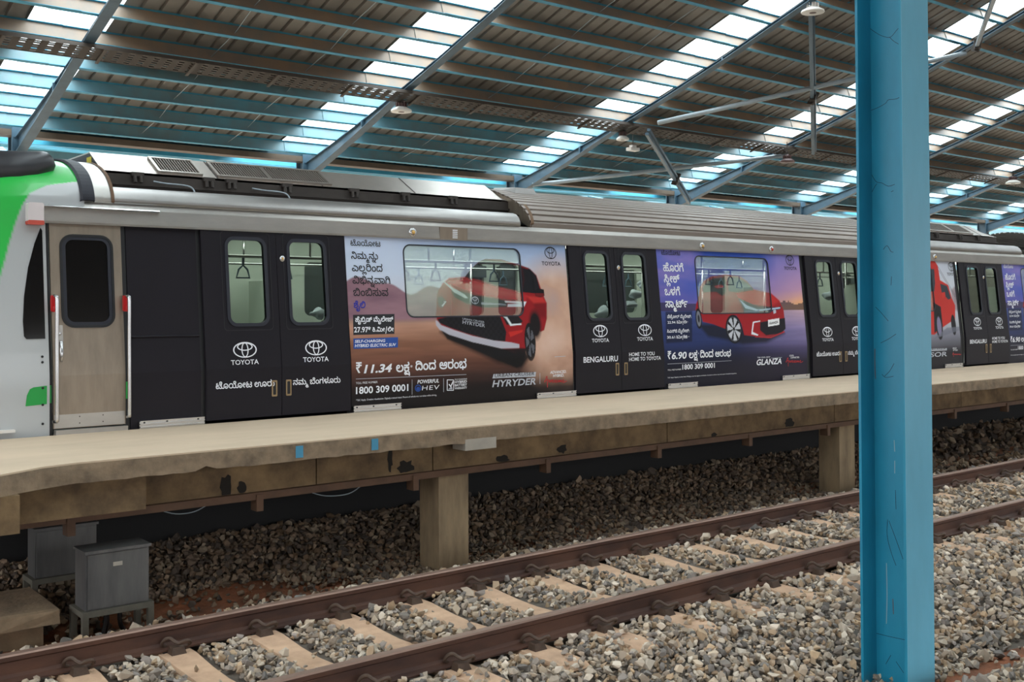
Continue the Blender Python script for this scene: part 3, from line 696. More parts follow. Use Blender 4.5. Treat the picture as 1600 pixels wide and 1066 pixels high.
t = thing('concrete_plinth', (1.9, 8.9, -2.55), 'stepped brown concrete plinth at the lower left beside the cabinets', 'plinth')
def rough_box(x0, x1, y0, y1, z0, z1, seed):
    r_ = random.Random(seed); mb = MB(); n = 10; prof_x = np.linspace(x0, x1, n)
    def pf(x):
        j = lambda s=.012: r_.uniform(-s, s)
        return [(y0+j(), z0), (y0+j(), (z0+z1)/2), (y0+.012+j(.008), z1-.012), (y0+.04, z1+j(.006)), ((y0+y1)/2, z1+j(.005)), (y1-.03, z1), (y1, z1-.02), (y1, z0)]
    return mb.loft(pf, prof_x, close=True, caps=True)
obj('top_slab', rough_box(.4, 2.47, 8.50, 9.35, -2.365, -2.255, 4), m_plinth, t)
obj('lower_block', rough_box(.4, 2.37, 8.56, 9.3, -2.75, -2.375, 6), m_plinth, t)

# ------------------------------------------------------------------ Kannada letter shapes (advance, outlines as x, y, on-curve)
KG={'aa':(841,[[435,-12,1,302,-12,0,125,71,0,37,217,0,37,311,1,37,392,0,91,504,0,184,563,0,242,563,1,286,563,0,350,531,0,385,471,0,385,429,1,385,386,0,346,318,0,269,278,0,212,278,1,176,278,0,118,300,0,77,332,0,63,348,1,87,414,1,96,402,0,128,371,0,175,348,0,206,348,1,259,348,0,307,392,0,307,426,1,307,458,0,271,493,0,242,493,1,183,493,0,117,400,0,117,315,1,117,311,1,117,265,0,151,178,0,227,109,0,351,69,0,441,69,1,535,69,0,652,105,0,707,166,0,707,203,1,707,232,0,677,265,0,649,275,1,645,277,0,635,291,0,630,292,1,569,316,0,493,383,0,493,441,1,493,499,0,580,563,0,647,563,1,705,563,0,777,522,0,811,458,0,811,421,1,811,375,0,762,306,0,727,283,1,695,261,0,617,241,0,551,241,1,349,241,1,349,317,1,626,317,1,651,321,0,698,349,0,730,394,0,730,421,1,730,451,0,688,494,0,646,494,1,611,494,0,572,459,0,572,432,1,572,400,0,623,357,0,669,337,1,683,331,0,717,318,0,730,308,1,756,290,0,788,235,0,788,196,1,788,157,0,755,83,0,675,23,0,539,-12,0]]),
'aavowelsign':(449,[[407,241,1,407,161,0,358,47,0,263,-12,0,195,-12,1,140,-12,0,63,31,0,24,104,0,24,148,1,24,192,0,54,250,0,105,279,0,135,279,1,172,279,0,211,242,0,211,212,1,211,184,0,180,150,0,156,150,1,129,150,0,100,180,0,100,210,1,108,212,1,101,197,0,96,171,0,96,155,1,96,119,0,141,62,0,196,62,1,236,62,0,293,101,0,325,181,0,325,241,1,325,297,0,297,381,0,269,410,1,249,432,0,199,460,0,121,474,0,60,474,1,-250,474,1,-250,551,1,79,551,1,146,551,0,242,531,0,311,490,0,337,460,1,371,423,0,407,312,0]]),
'ailengthmark':(183,[[-85,-415,1,-156,-415,0,-254,-365,0,-304,-277,0,-304,-222,1,-304,-176,0,-265,-103,0,-197,-60,0,-152,-60,1,-111,-60,0,-60,-88,0,-36,-136,0,-36,-166,1,-36,-213,0,-97,-272,0,-165,-272,1,-190,-272,0,-232,-262,0,-252,-250,1,-265,-177,1,-243,-195,0,-202,-210,0,-177,-210,1,-139,-210,0,-107,-186,0,-107,-164,1,-107,-144,0,-133,-122,0,-154,-122,1,-179,-122,0,-215,-146,0,-234,-190,0,-234,-220,1,-234,-224,1,-234,-282,0,-163,-347,0,-87,-347,1,-41,-347,0,41,-318,0,92,-252,0,92,-195,1,92,-146,0,54,-68,0,27,-39,1,53,-19,0,82,22,0,82,51,1,82,79,0,53,128,0,23,150,1,76,203,1,126,163,0,161,93,0,161,55,1,161,13,0,129,-36,0,112,-50,1,106,-21,1,138,-60,0,168,-144,0,168,-197,1,168,-270,0,106,-367,0,-7,-415,0]]),
'anusvara':(550,[[271,-12,1,200,-12,0,95,48,0,37,162,0,37,243,1,37,319,0,94,435,0,201,500,0,276,500,1,358,500,0,462,432,0,513,317,0,513,244,1,513,170,0,457,54,0,350,-12,0],[273,63,1,356,63,0,431,165,0,431,243,1,431,327,0,351,425,0,277,425,1,221,425,0,151,378,0,119,297,0,119,246,1,119,161,0,200,63,0]]),
'bevowel':(805,[[218,-12,1,162,-12,0,86,31,0,49,99,0,49,136,1,49,179,0,82,241,0,144,294,0,187,321,1,225,346,0,271,390,0,271,422,1,271,443,0,255,474,0,220,490,0,190,490,1,147,490,0,107,453,0,107,422,1,107,406,0,117,377,0,127,363,1,57,332,1,41,357,0,26,406,0,26,431,1,26,466,0,62,526,0,135,563,0,191,563,1,253,563,0,323,520,0,352,456,0,352,423,1,352,387,0,321,330,0,264,280,0,224,254,1,178,224,0,131,178,0,131,141,1,131,102,0,183,67,0,223,67,1,290,67,0,353,137,0,357,195,1,434,195,1,439,128,0,512,67,0,561,67,1,616,67,0,682,145,0,682,210,1,682,276,0,631,383,0,538,459,0,476,477,1,612,483,1,660,453,0,728,374,0,764,276,0,764,215,1,764,147,0,715,45,0,623,-12,0,557,-12,1,518,-12,0,455,11,0,403,63,0,379,105,1,411,104,1,388,59,0,333,9,0,264,-12,0],[432,474,1,432,551,1,512,551,1,580,551,0,639,568,0,653,583,1,665,597,0,674,632,0,674,651,1,674,693,0,622,740,0,581,740,1,542,740,0,489,696,0,489,667,1,489,662,0,489,651,0,490,646,1,461,688,1,471,690,0,489,693,0,496,693,1,521,693,0,549,670,0,549,650,1,549,627,0,518,602,0,493,602,1,457,602,0,426,651,0,426,681,1,426,712,0,463,771,0,534,809,0,586,809,1,639,809,0,714,766,0,755,690,0,755,640,1,755,603,0,732,543,0,708,521,1,690,504,0,638,483,0,572,474,0,531,474,1]]),
'bha':(805,[[218,-12,1,162,-12,0,86,31,0,49,99,0,49,136,1,49,179,0,82,241,0,144,294,0,187,321,1,225,346,0,271,390,0,271,422,1,271,443,0,255,474,0,220,490,0,190,490,1,147,490,0,107,453,0,107,422,1,107,406,0,117,377,0,127,363,1,57,332,1,41,357,0,26,406,0,26,431,1,26,466,0,62,526,0,135,563,0,191,563,1,253,563,0,323,520,0,352,456,0,352,423,1,352,387,0,321,330,0,264,280,0,224,254,1,178,224,0,131,178,0,131,141,1,131,102,0,183,67,0,223,67,1,290,67,0,353,137,0,357,195,1,434,195,1,439,128,0,512,67,0,561,67,1,616,67,0,682,145,0,682,210,1,682,276,0,631,383,0,538,459,0,476,477,1,614,483,1,661,453,0,728,374,0,764,276,0,764,215,1,764,147,0,715,45,0,623,-12,0,557,-12,1,499,-12,0,414,41,0,379,105,1,411,104,1,388,59,0,333,9,0,264,-12,0],[349,-144,1,357,15,1,434,15,1,442,-144,1],[431,474,1,431,551,1,543,551,1,597,551,0,641,561,0,652,569,1,665,579,0,674,604,0,674,618,1,674,651,0,642,714,0,609,747,1,674,790,1,721,738,0,755,655,0,755,612,1,755,593,0,739,538,0,714,516,1,688,494,0,619,474,0,562,474,1]]),
'bhivowel':(822,[[218,-12,1,162,-12,0,86,31,0,49,99,0,49,136,1,49,179,0,82,241,0,144,294,0,187,321,1,225,346,0,271,390,0,271,422,1,271,443,0,255,474,0,220,490,0,190,490,1,147,490,0,107,453,0,107,422,1,107,406,0,117,377,0,127,363,1,57,332,1,41,357,0,26,406,0,26,431,1,26,466,0,62,526,0,135,563,0,191,563,1,253,563,0,323,520,0,352,456,0,352,423,1,352,387,0,321,330,0,264,280,0,224,254,1,178,224,0,131,178,0,131,141,1,131,102,0,183,67,0,223,67,1,290,67,0,353,137,0,357,195,1,434,195,1,439,128,0,512,67,0,559,67,1,609,67,0,668,118,0,695,220,0,695,297,1,695,368,0,662,508,0,601,623,0,513,693,0,459,693,1,427,693,0,394,663,0,394,641,1,394,617,0,425,589,0,453,589,1,489,589,0,544,630,0,548,682,1,621,675,1,610,593,0,520,519,0,457,519,1,424,519,0,372,535,0,335,566,0,316,612,0,316,642,1,316,693,0,396,763,0,463,763,1,535,763,0,652,688,0,734,558,0,778,390,0,778,298,1,778,181,0,722,45,0,623,-12,0,558,-12,1,519,-12,0,455,11,0,403,62,0,379,104,1,411,104,1,388,59,0,333,9,0,264,-12,0],[349,-144,1,357,15,1,434,15,1,442,-144,1]]),
'bivowel':(822,[[218,-12,1,162,-12,0,86,31,0,49,99,0,49,136,1,49,179,0,82,241,0,144,294,0,187,321,1,225,346,0,271,390,0,271,422,1,271,443,0,255,474,0,220,490,0,190,490,1,147,490,0,107,453,0,107,422,1,107,406,0,117,377,0,127,363,1,57,332,1,41,357,0,26,406,0,26,431,1,26,466,0,62,526,0,135,563,0,191,563,1,253,563,0,323,520,0,352,456,0,352,423,1,352,387,0,321,330,0,264,280,0,224,254,1,178,224,0,131,178,0,131,141,1,131,102,0,183,67,0,223,67,1,290,67,0,353,137,0,357,195,1,434,195,1,439,128,0,512,67,0,559,67,1,609,67,0,668,118,0,695,220,0,695,297,1,695,368,0,662,508,0,601,623,0,513,693,0,459,693,1,427,693,0,394,663,0,394,641,1,394,617,0,425,589,0,453,589,1,489,589,0,544,630,0,548,682,1,621,675,1,610,593,0,520,519,0,457,519,1,424,519,0,372,535,0,335,566,0,316,612,0,316,642,1,316,693,0,396,763,0,463,763,1,535,763,0,652,688,0,734,558,0,778,390,0,778,298,1,778,181,0,722,45,0,623,-12,0,558,-12,1,519,-12,0,455,11,0,403,62,0,379,104,1,411,104,1,388,59,0,333,9,0,264,-12,0]]),
'colon.':(268,[[72,57,1,72,93,0,108,124,0,133,124,1,159,124,0,196,93,0,196,57,1,196,20,0,159,-12,0,133,-12,1,108,-12,0,72,20,0],[72,384,1,72,422,0,108,452,0,133,452,1,159,452,0,196,422,0,196,384,1,196,348,0,159,316,0,133,316,1,108,316,0,72,348,0]]),
'da':(765,[[216,-12,1,138,-12,0,42,104,0,42,220,1,42,282,0,77,386,0,147,465,0,197,487,1,212,474,1,42,474,1,42,551,1,512,551,1,565,551,0,610,561,0,620,569,1,634,579,0,642,604,0,642,618,1,642,651,0,610,714,0,577,747,1,642,790,1,689,738,0,723,655,0,723,612,1,723,593,0,707,538,0,682,516,1,672,507,0,643,491,0,607,480,0,583,477,1,584,483,1,627,460,0,689,382,0,723,280,0,723,220,1,723,104,0,626,-12,0,545,-12,1,502,-12,0,439,11,0,389,62,0,366,104,1,398,109,1,375,58,0,318,6,0,252,-12,0],[227,67,1,277,67,0,339,137,0,344,195,1,420,195,1,425,128,0,496,67,0,537,67,1,585,67,0,641,135,0,641,217,1,641,269,0,610,363,0,548,435,0,455,476,0,393,476,1,376,476,1,314,476,0,220,438,0,156,368,0,124,275,0,124,219,1,124,137,0,178,67,0]]),
'ddavirama':(1066,[[216,-12,1,138,-12,0,42,104,0,42,220,1,42,282,0,77,386,0,147,465,0,197,487,1,212,474,1,42,474,1,42,551,1,618,551,1,618,474,1,596,474,1,592,488,1,627,474,0,671,426,0,692,368,0,692,337,1,692,319,0,687,291,0,679,275,1,677,271,0,667,265,0,665,261,1,648,232,0,586,194,0,542,194,1,509,194,0,454,217,0,420,265,0,420,301,1,420,353,0,489,402,0,534,402,1,568,402,0,615,385,0,633,372,1,678,347,0,729,246,0,729,184,1,729,125,0,682,37,0,602,-12,0,550,-12,1,482,-12,0,402,41,0,367,104,1,398,109,1,375,58,0,318,6,0,252,-12,0],[227,67,1,277,67,0,335,134,0,344,184,1,420,184,1,430,123,0,497,67,0,542,67,1,572,67,0,623,91,0,654,143,0,654,185,1,654,223,0,630,294,0,581,341,0,543,341,1,522,341,0,495,320,0,495,301,1,495,279,0,521,257,0,547,257,1,563,257,0,598,272,0,622,307,0,622,337,1,622,367,0,591,418,0,534,456,0,457,476,0,411,476,1,376,476,1,314,476,0,220,438,0,156,369,0,124,275,0,124,220,1,124,137,0,178,67,0],[906,295,1,836,295,0,752,387,0,752,471,1,752,479,1,752,549,0,803,645,0,894,696,0,955,696,1,994,696,0,1055,678,0,1077,665,1,1034,602,1,1012,614,0,969,625,0,946,625,1,914,625,0,859,598,0,827,534,0,827,478,1,827,467,1,827,420,0,868,363,0,908,363,1,933,363,0,966,386,0,966,415,1,966,429,0,956,450,0,948,457,1,936,467,0,904,474,0,875,474,1,589,474,1,589,551,1,864,551,1,911,551,0,980,534,0,1003,512,1,1022,496,0,1042,447,0,1042,417,1,1042,356,0,965,295,0]]),
'divowel':(765,[[216,-12,1,164,-12,0,86,40,0,42,148,0,42,230,1,42,284,0,82,398,0,165,493,0,294,552,0,382,552,1,457,552,0,556,508,0,619,444,0,639,413,1,644,415,1,623,466,0,557,556,0,468,625,0,356,664,0,288,664,1,215,664,0,153,619,0,153,582,1,153,559,0,172,517,0,188,500,1,134,444,1,117,464,0,88,510,0,72,561,0,72,586,1,72,644,0,130,712,0,226,743,0,283,743,1,338,743,0,433,722,0,513,686,0,545,662,1,610,616,0,688,491,0,723,334,0,723,237,1,723,147,0,679,38,0,599,-12,0,545,-12,1,502,-12,0,439,11,0,389,62,0,366,104,1,398,109,1,375,58,0,318,6,0,252,-12,0],[227,67,1,277,67,0,339,137,0,344,195,1,420,195,1,425,128,0,496,67,0,537,67,1,585,67,0,641,135,0,641,216,1,641,268,0,610,361,0,548,433,0,455,474,0,393,474,1,376,474,1,314,474,0,220,436,0,156,367,0,124,273,0,124,218,1,124,136,0,178,67,0]]),
'e':(787,[[575,-12,1,524,-12,0,460,14,0,416,65,0,394,101,1,425,105,1,399,57,0,340,7,0,269,-12,0,224,-12,1,168,-12,0,79,32,0,29,112,0,29,167,1,29,211,0,65,282,0,133,324,0,181,324,1,234,324,0,298,274,0,298,231,1,298,215,0,292,183,0,285,172,1,217,178,1,219,186,0,223,203,0,223,210,1,223,232,0,199,254,0,178,254,1,147,254,0,106,211,0,106,170,1,106,125,0,168,67,0,232,67,1,301,67,0,365,137,0,370,195,1,446,195,1,451,128,0,520,67,0,568,67,1,622,67,0,668,144,0,668,206,1,668,279,0,602,389,0,483,463,0,326,500,0,234,500,1,244,583,1,347,581,0,510,542,0,631,472,0,711,379,0,750,268,0,750,207,1,750,130,0,701,33,0,621,-12,0]]),
'ga':(648,[[326,476,1,282,476,0,220,435,0,178,367,0,164,324,1,156,299,0,146,237,0,141,159,0,141,110,1,141,0,1,50,0,1,50,127,1,50,206,0,75,346,0,139,456,0,198,489,1,215,474,1,47,474,1,47,551,1,386,551,1,440,551,0,484,561,0,495,569,1,508,579,0,517,604,0,517,618,1,517,651,0,485,714,0,452,747,1,517,790,1,564,738,0,598,655,0,598,612,1,598,573,0,562,515,0,501,481,0,461,477,1,467,481,1,524,439,0,580,328,0,598,199,0,598,130,1,598,0,1,507,0,1,507,110,1,507,160,0,501,243,0,490,311,0,480,336,1,456,401,0,385,476,0]]),
'gevowel':(648,[[326,476,1,282,476,0,220,435,0,178,367,0,164,324,1,156,299,0,146,237,0,141,159,0,141,110,1,141,0,1,50,0,1,50,127,1,50,206,0,75,346,0,139,456,0,198,489,1,215,474,1,47,474,1,47,551,1,355,551,1,423,551,0,482,568,0,496,583,1,508,597,0,517,632,0,517,651,1,517,693,0,465,740,0,424,740,1,385,740,0,332,696,0,332,667,1,332,662,0,332,651,0,333,646,1,304,688,1,314,690,0,332,693,0,339,693,1,364,693,0,392,670,0,392,650,1,392,627,0,361,602,0,336,602,1,300,602,0,269,651,0,269,681,1,269,712,0,306,771,0,377,809,0,429,809,1,482,809,0,557,766,0,598,690,0,598,640,1,598,599,0,568,532,0,504,487,0,454,479,1,459,488,1,521,444,0,580,329,0,598,199,0,598,129,1,598,0,1,507,0,1,507,110,1,507,160,0,501,243,0,490,311,0,480,336,1,456,401,0,385,476,0]]),
'givowel':(648,[[325,474,1,280,474,0,219,434,0,178,367,0,164,324,1,156,299,0,146,237,0,141,159,0,141,110,1,141,0,1,50,0,1,50,124,1,50,192,0,67,316,0,109,421,0,146,458,1,149,427,1,127,447,0,91,499,0,70,557,0,70,586,1,70,644,0,124,712,0,210,743,0,257,743,1,334,743,0,444,688,0,484,643,1,531,592,0,580,458,0,598,286,0,598,176,1,598,0,1,507,0,1,507,110,1,507,160,0,501,243,0,490,311,0,480,336,1,456,401,0,384,474,0],[325,552,1,388,552,0,480,479,0,516,402,1,520,402,1,502,477,0,436,596,0,335,664,0,264,664,1,205,664,0,151,619,0,151,582,1,151,552,0,181,502,0,207,482,1,168,483,1,200,515,0,278,552,0]]),
'hevowel':(801,[[231,-12,1,140,-12,0,33,90,0,33,181,1,33,267,0,139,375,0,236,375,1,265,375,0,314,361,0,353,335,0,367,316,1,363,315,1,364,317,0,365,332,0,365,335,1,365,364,0,341,415,0,297,454,0,240,478,0,207,481,1,361,486,1,384,474,0,420,434,0,441,379,0,441,343,1,441,336,0,439,319,0,438,315,1,436,316,1,453,335,0,494,361,0,545,375,0,576,375,1,670,375,0,768,265,0,768,181,1,768,97,0,663,-12,0,566,-12,1,521,-12,0,451,15,0,403,67,0,390,102,1,409,101,1,396,68,0,347,17,0,277,-12,0],[237,63,1,302,63,0,362,130,0,362,181,1,362,236,0,298,300,0,241,300,1,198,300,0,142,269,0,115,216,0,115,183,1,115,128,0,181,63,0],[561,63,1,625,63,0,686,130,0,686,181,1,686,218,0,657,271,0,603,300,0,564,300,1,501,300,0,439,233,0,439,183,1,439,128,0,504,63,0],[33,474,1,33,551,1,525,551,1,593,551,0,652,568,0,666,583,1,678,597,0,687,632,0,687,651,1,687,693,0,635,740,0,594,740,1,555,740,0,502,696,0,502,667,1,502,662,0,502,651,0,503,646,1,474,688,1,484,690,0,502,693,0,509,693,1,534,693,0,562,670,0,562,650,1,562,627,0,531,602,0,506,602,1,470,602,0,439,651,0,439,681,1,439,712,0,476,771,0,547,809,0,599,809,1,652,809,0,727,766,0,768,690,0,768,640,1,768,603,0,745,543,0,721,521,1,703,504,0,651,483,0,585,474,0,544,474,1]]),
'javirama':(1088,[[561,-12,1,500,-12,0,415,41,0,380,104,1,411,104,1,388,59,0,333,9,0,264,-12,0,218,-12,1,162,-12,0,86,31,0,49,99,0,49,136,1,49,179,0,82,241,0,144,294,0,187,321,1,225,346,0,271,390,0,271,422,1,271,443,0,255,474,0,220,490,0,190,490,1,147,490,0,107,453,0,107,422,1,107,406,0,117,377,0,127,363,1,57,332,1,41,357,0,26,406,0,26,431,1,26,466,0,62,526,0,135,563,0,191,563,1,253,563,0,323,521,0,351,457,0,351,423,1,351,387,0,321,330,0,264,280,0,224,254,1,178,224,0,131,178,0,131,141,1,131,102,0,183,67,0,223,67,1,290,67,0,354,137,0,358,195,1,434,195,1,439,128,0,512,67,0,561,67,1,617,67,0,663,120,0,663,155,1,663,184,0,640,235,0,620,257,1,691,303,1,715,273,0,745,195,0,745,151,1,745,104,0,706,30,0,625,-12,0],[514,311,1,455,311,0,370,349,0,314,407,0,296,438,1,278,469,1,316,511,1,365,438,0,459,385,0,505,385,1,541,385,0,588,415,0,588,450,1,588,472,0,567,510,0,550,521,1,626,551,1,643,535,0,670,485,0,670,449,1,670,406,0,632,344,0,563,311,0],[422,474,1,422,551,1,626,551,1,626,474,1],[928,295,1,858,295,0,774,387,0,774,471,1,774,479,1,774,549,0,825,645,0,916,696,0,977,696,1,1016,696,0,1077,678,0,1099,665,1,1056,602,1,1034,614,0,991,625,0,968,625,1,936,625,0,881,598,0,849,534,0,849,478,1,849,467,1,849,420,0,890,363,0,930,363,1,955,363,0,988,386,0,988,415,1,988,429,0,978,450,0,970,457,1,958,467,0,926,474,0,897,474,1,611,474,1,611,551,1,886,551,1,933,551,0,1002,534,0,1025,512,1,1044,496,0,1064,447,0,1064,417,1,1064,356,0,987,295,0]]),
'jivowel':(775,[[561,-12,1,500,-12,0,415,41,0,380,104,1,411,104,1,388,59,0,333,9,0,264,-12,0,218,-12,1,162,-12,0,86,31,0,49,99,0,49,136,1,49,179,0,82,241,0,144,294,0,187,321,1,225,346,0,271,390,0,271,422,1,271,443,0,255,474,0,220,490,0,190,490,1,147,490,0,107,453,0,107,422,1,107,406,0,117,377,0,127,363,1,57,332,1,41,357,0,26,406,0,26,431,1,26,466,0,62,526,0,135,563,0,191,563,1,253,563,0,323,521,0,351,457,0,351,423,1,351,387,0,321,330,0,264,280,0,224,254,1,178,224,0,131,178,0,131,141,1,131,102,0,183,67,0,223,67,1,290,67,0,353,137,0,357,195,1,434,195,1,439,128,0,512,67,0,561,67,1,617,67,0,663,120,0,663,155,1,663,184,0,640,235,0,620,257,1,691,303,1,715,273,0,745,195,0,745,151,1,745,104,0,706,30,0,625,-12,0],[517,311,1,460,311,0,375,348,0,316,406,0,297,436,1,336,480,1,366,444,0,426,402,0,484,385,0,510,385,1,548,385,0,599,408,0,625,457,0,625,497,1,625,507,1,625,548,0,594,610,0,544,645,0,515,645,1,482,645,0,448,618,0,448,595,1,448,575,0,468,553,0,495,545,0,506,545,1,552,545,0,609,583,0,631,615,1,662,569,1,649,550,0,609,507,0,549,478,0,506,478,1,472,478,0,410,502,0,372,551,0,372,590,1,372,641,0,449,712,0,515,712,1,571,712,0,656,658,0,703,564,0,703,504,1,703,437,0,656,351,0,573,311,0]]),
'kassa':(574,[[283,-12,1,213,-12,0,112,34,0,58,117,0,58,172,1,58,204,0,79,260,0,121,305,0,152,321,1,166,307,1,36,306,1,36,375,1,244,375,1,255,383,0,270,408,0,270,424,1,270,438,0,261,464,0,253,475,1,298,487,1,333,475,1,341,462,0,349,434,0,349,423,1,349,407,0,342,384,0,336,375,1,539,375,1,539,306,1,405,308,1,420,318,1,449,307,0,492,265,0,516,208,0,516,174,1,516,119,0,464,35,0,361,-12,0],[287,66,1,367,66,0,436,135,0,436,184,1,436,221,0,402,276,0,336,306,0,287,306,1,237,306,0,170,275,0,138,220,0,138,184,1,138,131,0,212,66,0],[36,474,1,36,551,1,334,551,1,388,551,0,432,561,0,442,569,1,455,579,0,464,604,0,464,618,1,464,651,0,432,714,0,399,747,1,464,790,1,511,738,0,545,655,0,545,612,1,545,593,0,530,538,0,504,516,1,479,494,0,410,474,0,352,474,1],[203,-268,1,142,-268,0,62,-201,0,62,-145,1,62,-96,0,122,-36,0,172,-36,1,213,-36,0,260,-74,0,260,-107,1,260,-118,0,255,-143,0,251,-151,1,193,-146,1,195,-141,0,196,-128,0,196,-124,1,196,-113,0,182,-97,0,166,-97,1,153,-97,0,128,-116,0,128,-143,1,128,-174,0,169,-204,0,206,-204,1,235,-204,0,275,-185,0,298,-150,0,300,-126,1,366,-126,1,369,-163,0,403,-204,0,437,-204,1,469,-204,0,496,-175,0,502,-141,0,502,-133,1,502,-98,0,474,-45,0,452,-20,1,512,17,1,549,-118,1,548,-145,0,539,-198,0,516,-242,0,472,-268,0,436,-268,1,408,-268,0,367,-252,0,338,-224,0,327,-206,1,338,-202,1,320,-227,0,278,-256,0,231,-268,0],[517,-341,1,523,-319,0,535,-264,0,535,-232,1,535,-218,0,528,-153,0,507,-75,0,486,-45,1,512,17,1,546,-26,0,582,-116,0,597,-205,0,597,-247,1,597,-279,0,590,-336,0,586,-352,1]]),
'kavirama':(887,[[283,-12,1,213,-12,0,112,34,0,58,117,0,58,172,1,58,204,0,79,260,0,121,305,0,152,321,1,166,307,1,36,306,1,36,375,1,244,375,1,255,383,0,270,408,0,270,424,1,270,438,0,261,464,0,253,475,1,298,487,1,333,475,1,341,462,0,349,434,0,349,423,1,349,407,0,342,384,0,336,375,1,539,375,1,539,306,1,405,308,1,420,318,1,449,307,0,492,265,0,516,208,0,516,174,1,516,119,0,464,35,0,361,-12,0],[287,66,1,367,66,0,436,135,0,436,184,1,436,221,0,402,276,0,336,306,0,287,306,1,237,306,0,170,275,0,138,220,0,138,184,1,138,131,0,212,66,0],[36,474,1,36,551,1,425,551,1,425,474,1],[727,295,1,657,295,0,573,387,0,573,471,1,573,479,1,573,549,0,624,645,0,715,696,0,776,696,1,815,696,0,876,678,0,898,665,1,855,602,1,833,614,0,790,625,0,767,625,1,735,625,0,680,598,0,648,534,0,648,478,1,648,467,1,648,420,0,689,363,0,729,363,1,754,363,0,787,386,0,787,415,1,787,429,0,777,450,0,769,457,1,757,467,0,725,474,0,696,474,1,410,474,1,410,551,1,685,551,1,732,551,0,801,534,0,824,512,1,843,496,0,863,447,0,863,417,1,863,356,0,786,295,0]]),
'kevowel':(574,[[283,-12,1,213,-12,0,112,34,0,58,117,0,58,172,1,58,204,0,79,260,0,121,305,0,152,321,1,166,307,1,36,306,1,36,375,1,244,375,1,255,383,0,270,408,0,270,424,1,270,438,0,261,464,0,253,475,1,298,487,1,333,475,1,341,462,0,349,434,0,349,423,1,349,407,0,342,384,0,336,375,1,539,375,1,539,306,1,405,308,1,420,318,1,449,307,0,492,265,0,516,208,0,516,174,1,516,119,0,464,35,0,361,-12,0],[287,66,1,367,66,0,436,135,0,436,184,1,436,221,0,402,276,0,336,306,0,287,306,1,237,306,0,170,275,0,138,220,0,138,184,1,138,131,0,212,66,0],[36,474,1,36,551,1,299,551,1,367,551,0,426,568,0,440,583,1,452,597,0,461,632,0,461,651,1,461,693,0,409,740,0,368,740,1,329,740,0,276,696,0,276,667,1,276,662,0,276,651,0,277,646,1,248,688,1,258,690,0,276,693,0,283,693,1,308,693,0,336,670,0,336,650,1,336,627,0,305,602,0,280,602,1,244,602,0,213,651,0,213,681,1,213,712,0,250,771,0,321,809,0,373,809,1,426,809,0,501,766,0,542,690,0,542,640,1,542,603,0,520,543,0,496,521,1,477,504,0,426,483,0,360,474,0,319,474,1]]),
'kivowel':(574,[[283,-12,1,213,-12,0,112,34,0,58,117,0,58,172,1,58,204,0,79,260,0,121,305,0,152,321,1,166,307,1,36,306,1,36,375,1,539,375,1,539,306,1,405,308,1,420,318,1,449,307,0,492,265,0,516,208,0,516,174,1,516,119,0,464,35,0,361,-12,0],[287,66,1,367,66,0,436,135,0,436,184,1,436,221,0,402,276,0,336,306,0,287,306,1,237,306,0,170,275,0,138,220,0,138,184,1,138,131,0,212,66,0],[264,350,1,239,374,1,277,385,0,337,427,0,371,489,0,371,528,1,371,538,1,371,569,0,343,617,0,295,645,0,266,645,1,233,645,0,199,618,0,199,595,1,199,575,0,219,553,0,246,545,0,257,545,1,304,545,0,358,583,0,380,615,1,411,570,1,398,551,0,359,508,0,301,479,0,257,479,1,222,479,0,161,502,0,123,552,0,123,590,1,123,641,0,200,712,0,267,712,1,323,712,0,402,662,0,444,578,0,444,528,1,444,475,0,403,396,0,373,369,1]]),
'la':(759,[[375,-12,1,267,-12,0,116,70,0,37,215,0,37,308,1,37,387,0,88,501,0,181,563,0,242,563,1,287,563,0,351,531,0,385,471,0,385,429,1,385,386,0,346,318,0,269,278,0,212,278,1,190,278,0,152,286,0,121,301,0,108,309,1,118,380,1,128,373,0,155,358,0,187,348,0,206,348,1,259,348,0,307,393,0,307,427,1,307,459,0,271,493,0,242,493,1,209,493,0,151,457,0,115,375,0,115,306,1,115,241,0,175,133,0,292,69,0,378,69,1,462,69,0,579,119,0,640,214,0,640,281,1,640,352,0,560,455,0,492,491,1,538,565,1,625,518,0,722,378,0,722,281,1,722,201,0,651,68,0,498,-12,0]]),
'lasubscript':(63,[[-241,-67,1,-208,-67,0,-166,-87,0,-131,-127,0,-111,-159,1,-146,-156,1,-121,-116,0,-66,-67,0,-17,-67,1,23,-67,0,79,-102,0,109,-160,0,109,-194,1,109,-233,0,80,-295,0,36,-341,0,14,-359,1,-33,-307,1,-2,-283,0,38,-232,0,38,-198,1,38,-175,0,11,-136,0,-20,-136,1,-53,-136,0,-92,-183,0,-94,-222,1,-164,-222,1,-168,-182,0,-207,-136,0,-238,-136,1,-269,-136,0,-296,-173,0,-296,-199,1,-296,-232,0,-256,-281,0,-225,-307,1,-272,-359,1,-307,-330,0,-367,-250,0,-367,-192,1,-367,-159,0,-337,-102,0,-281,-67,0]]),
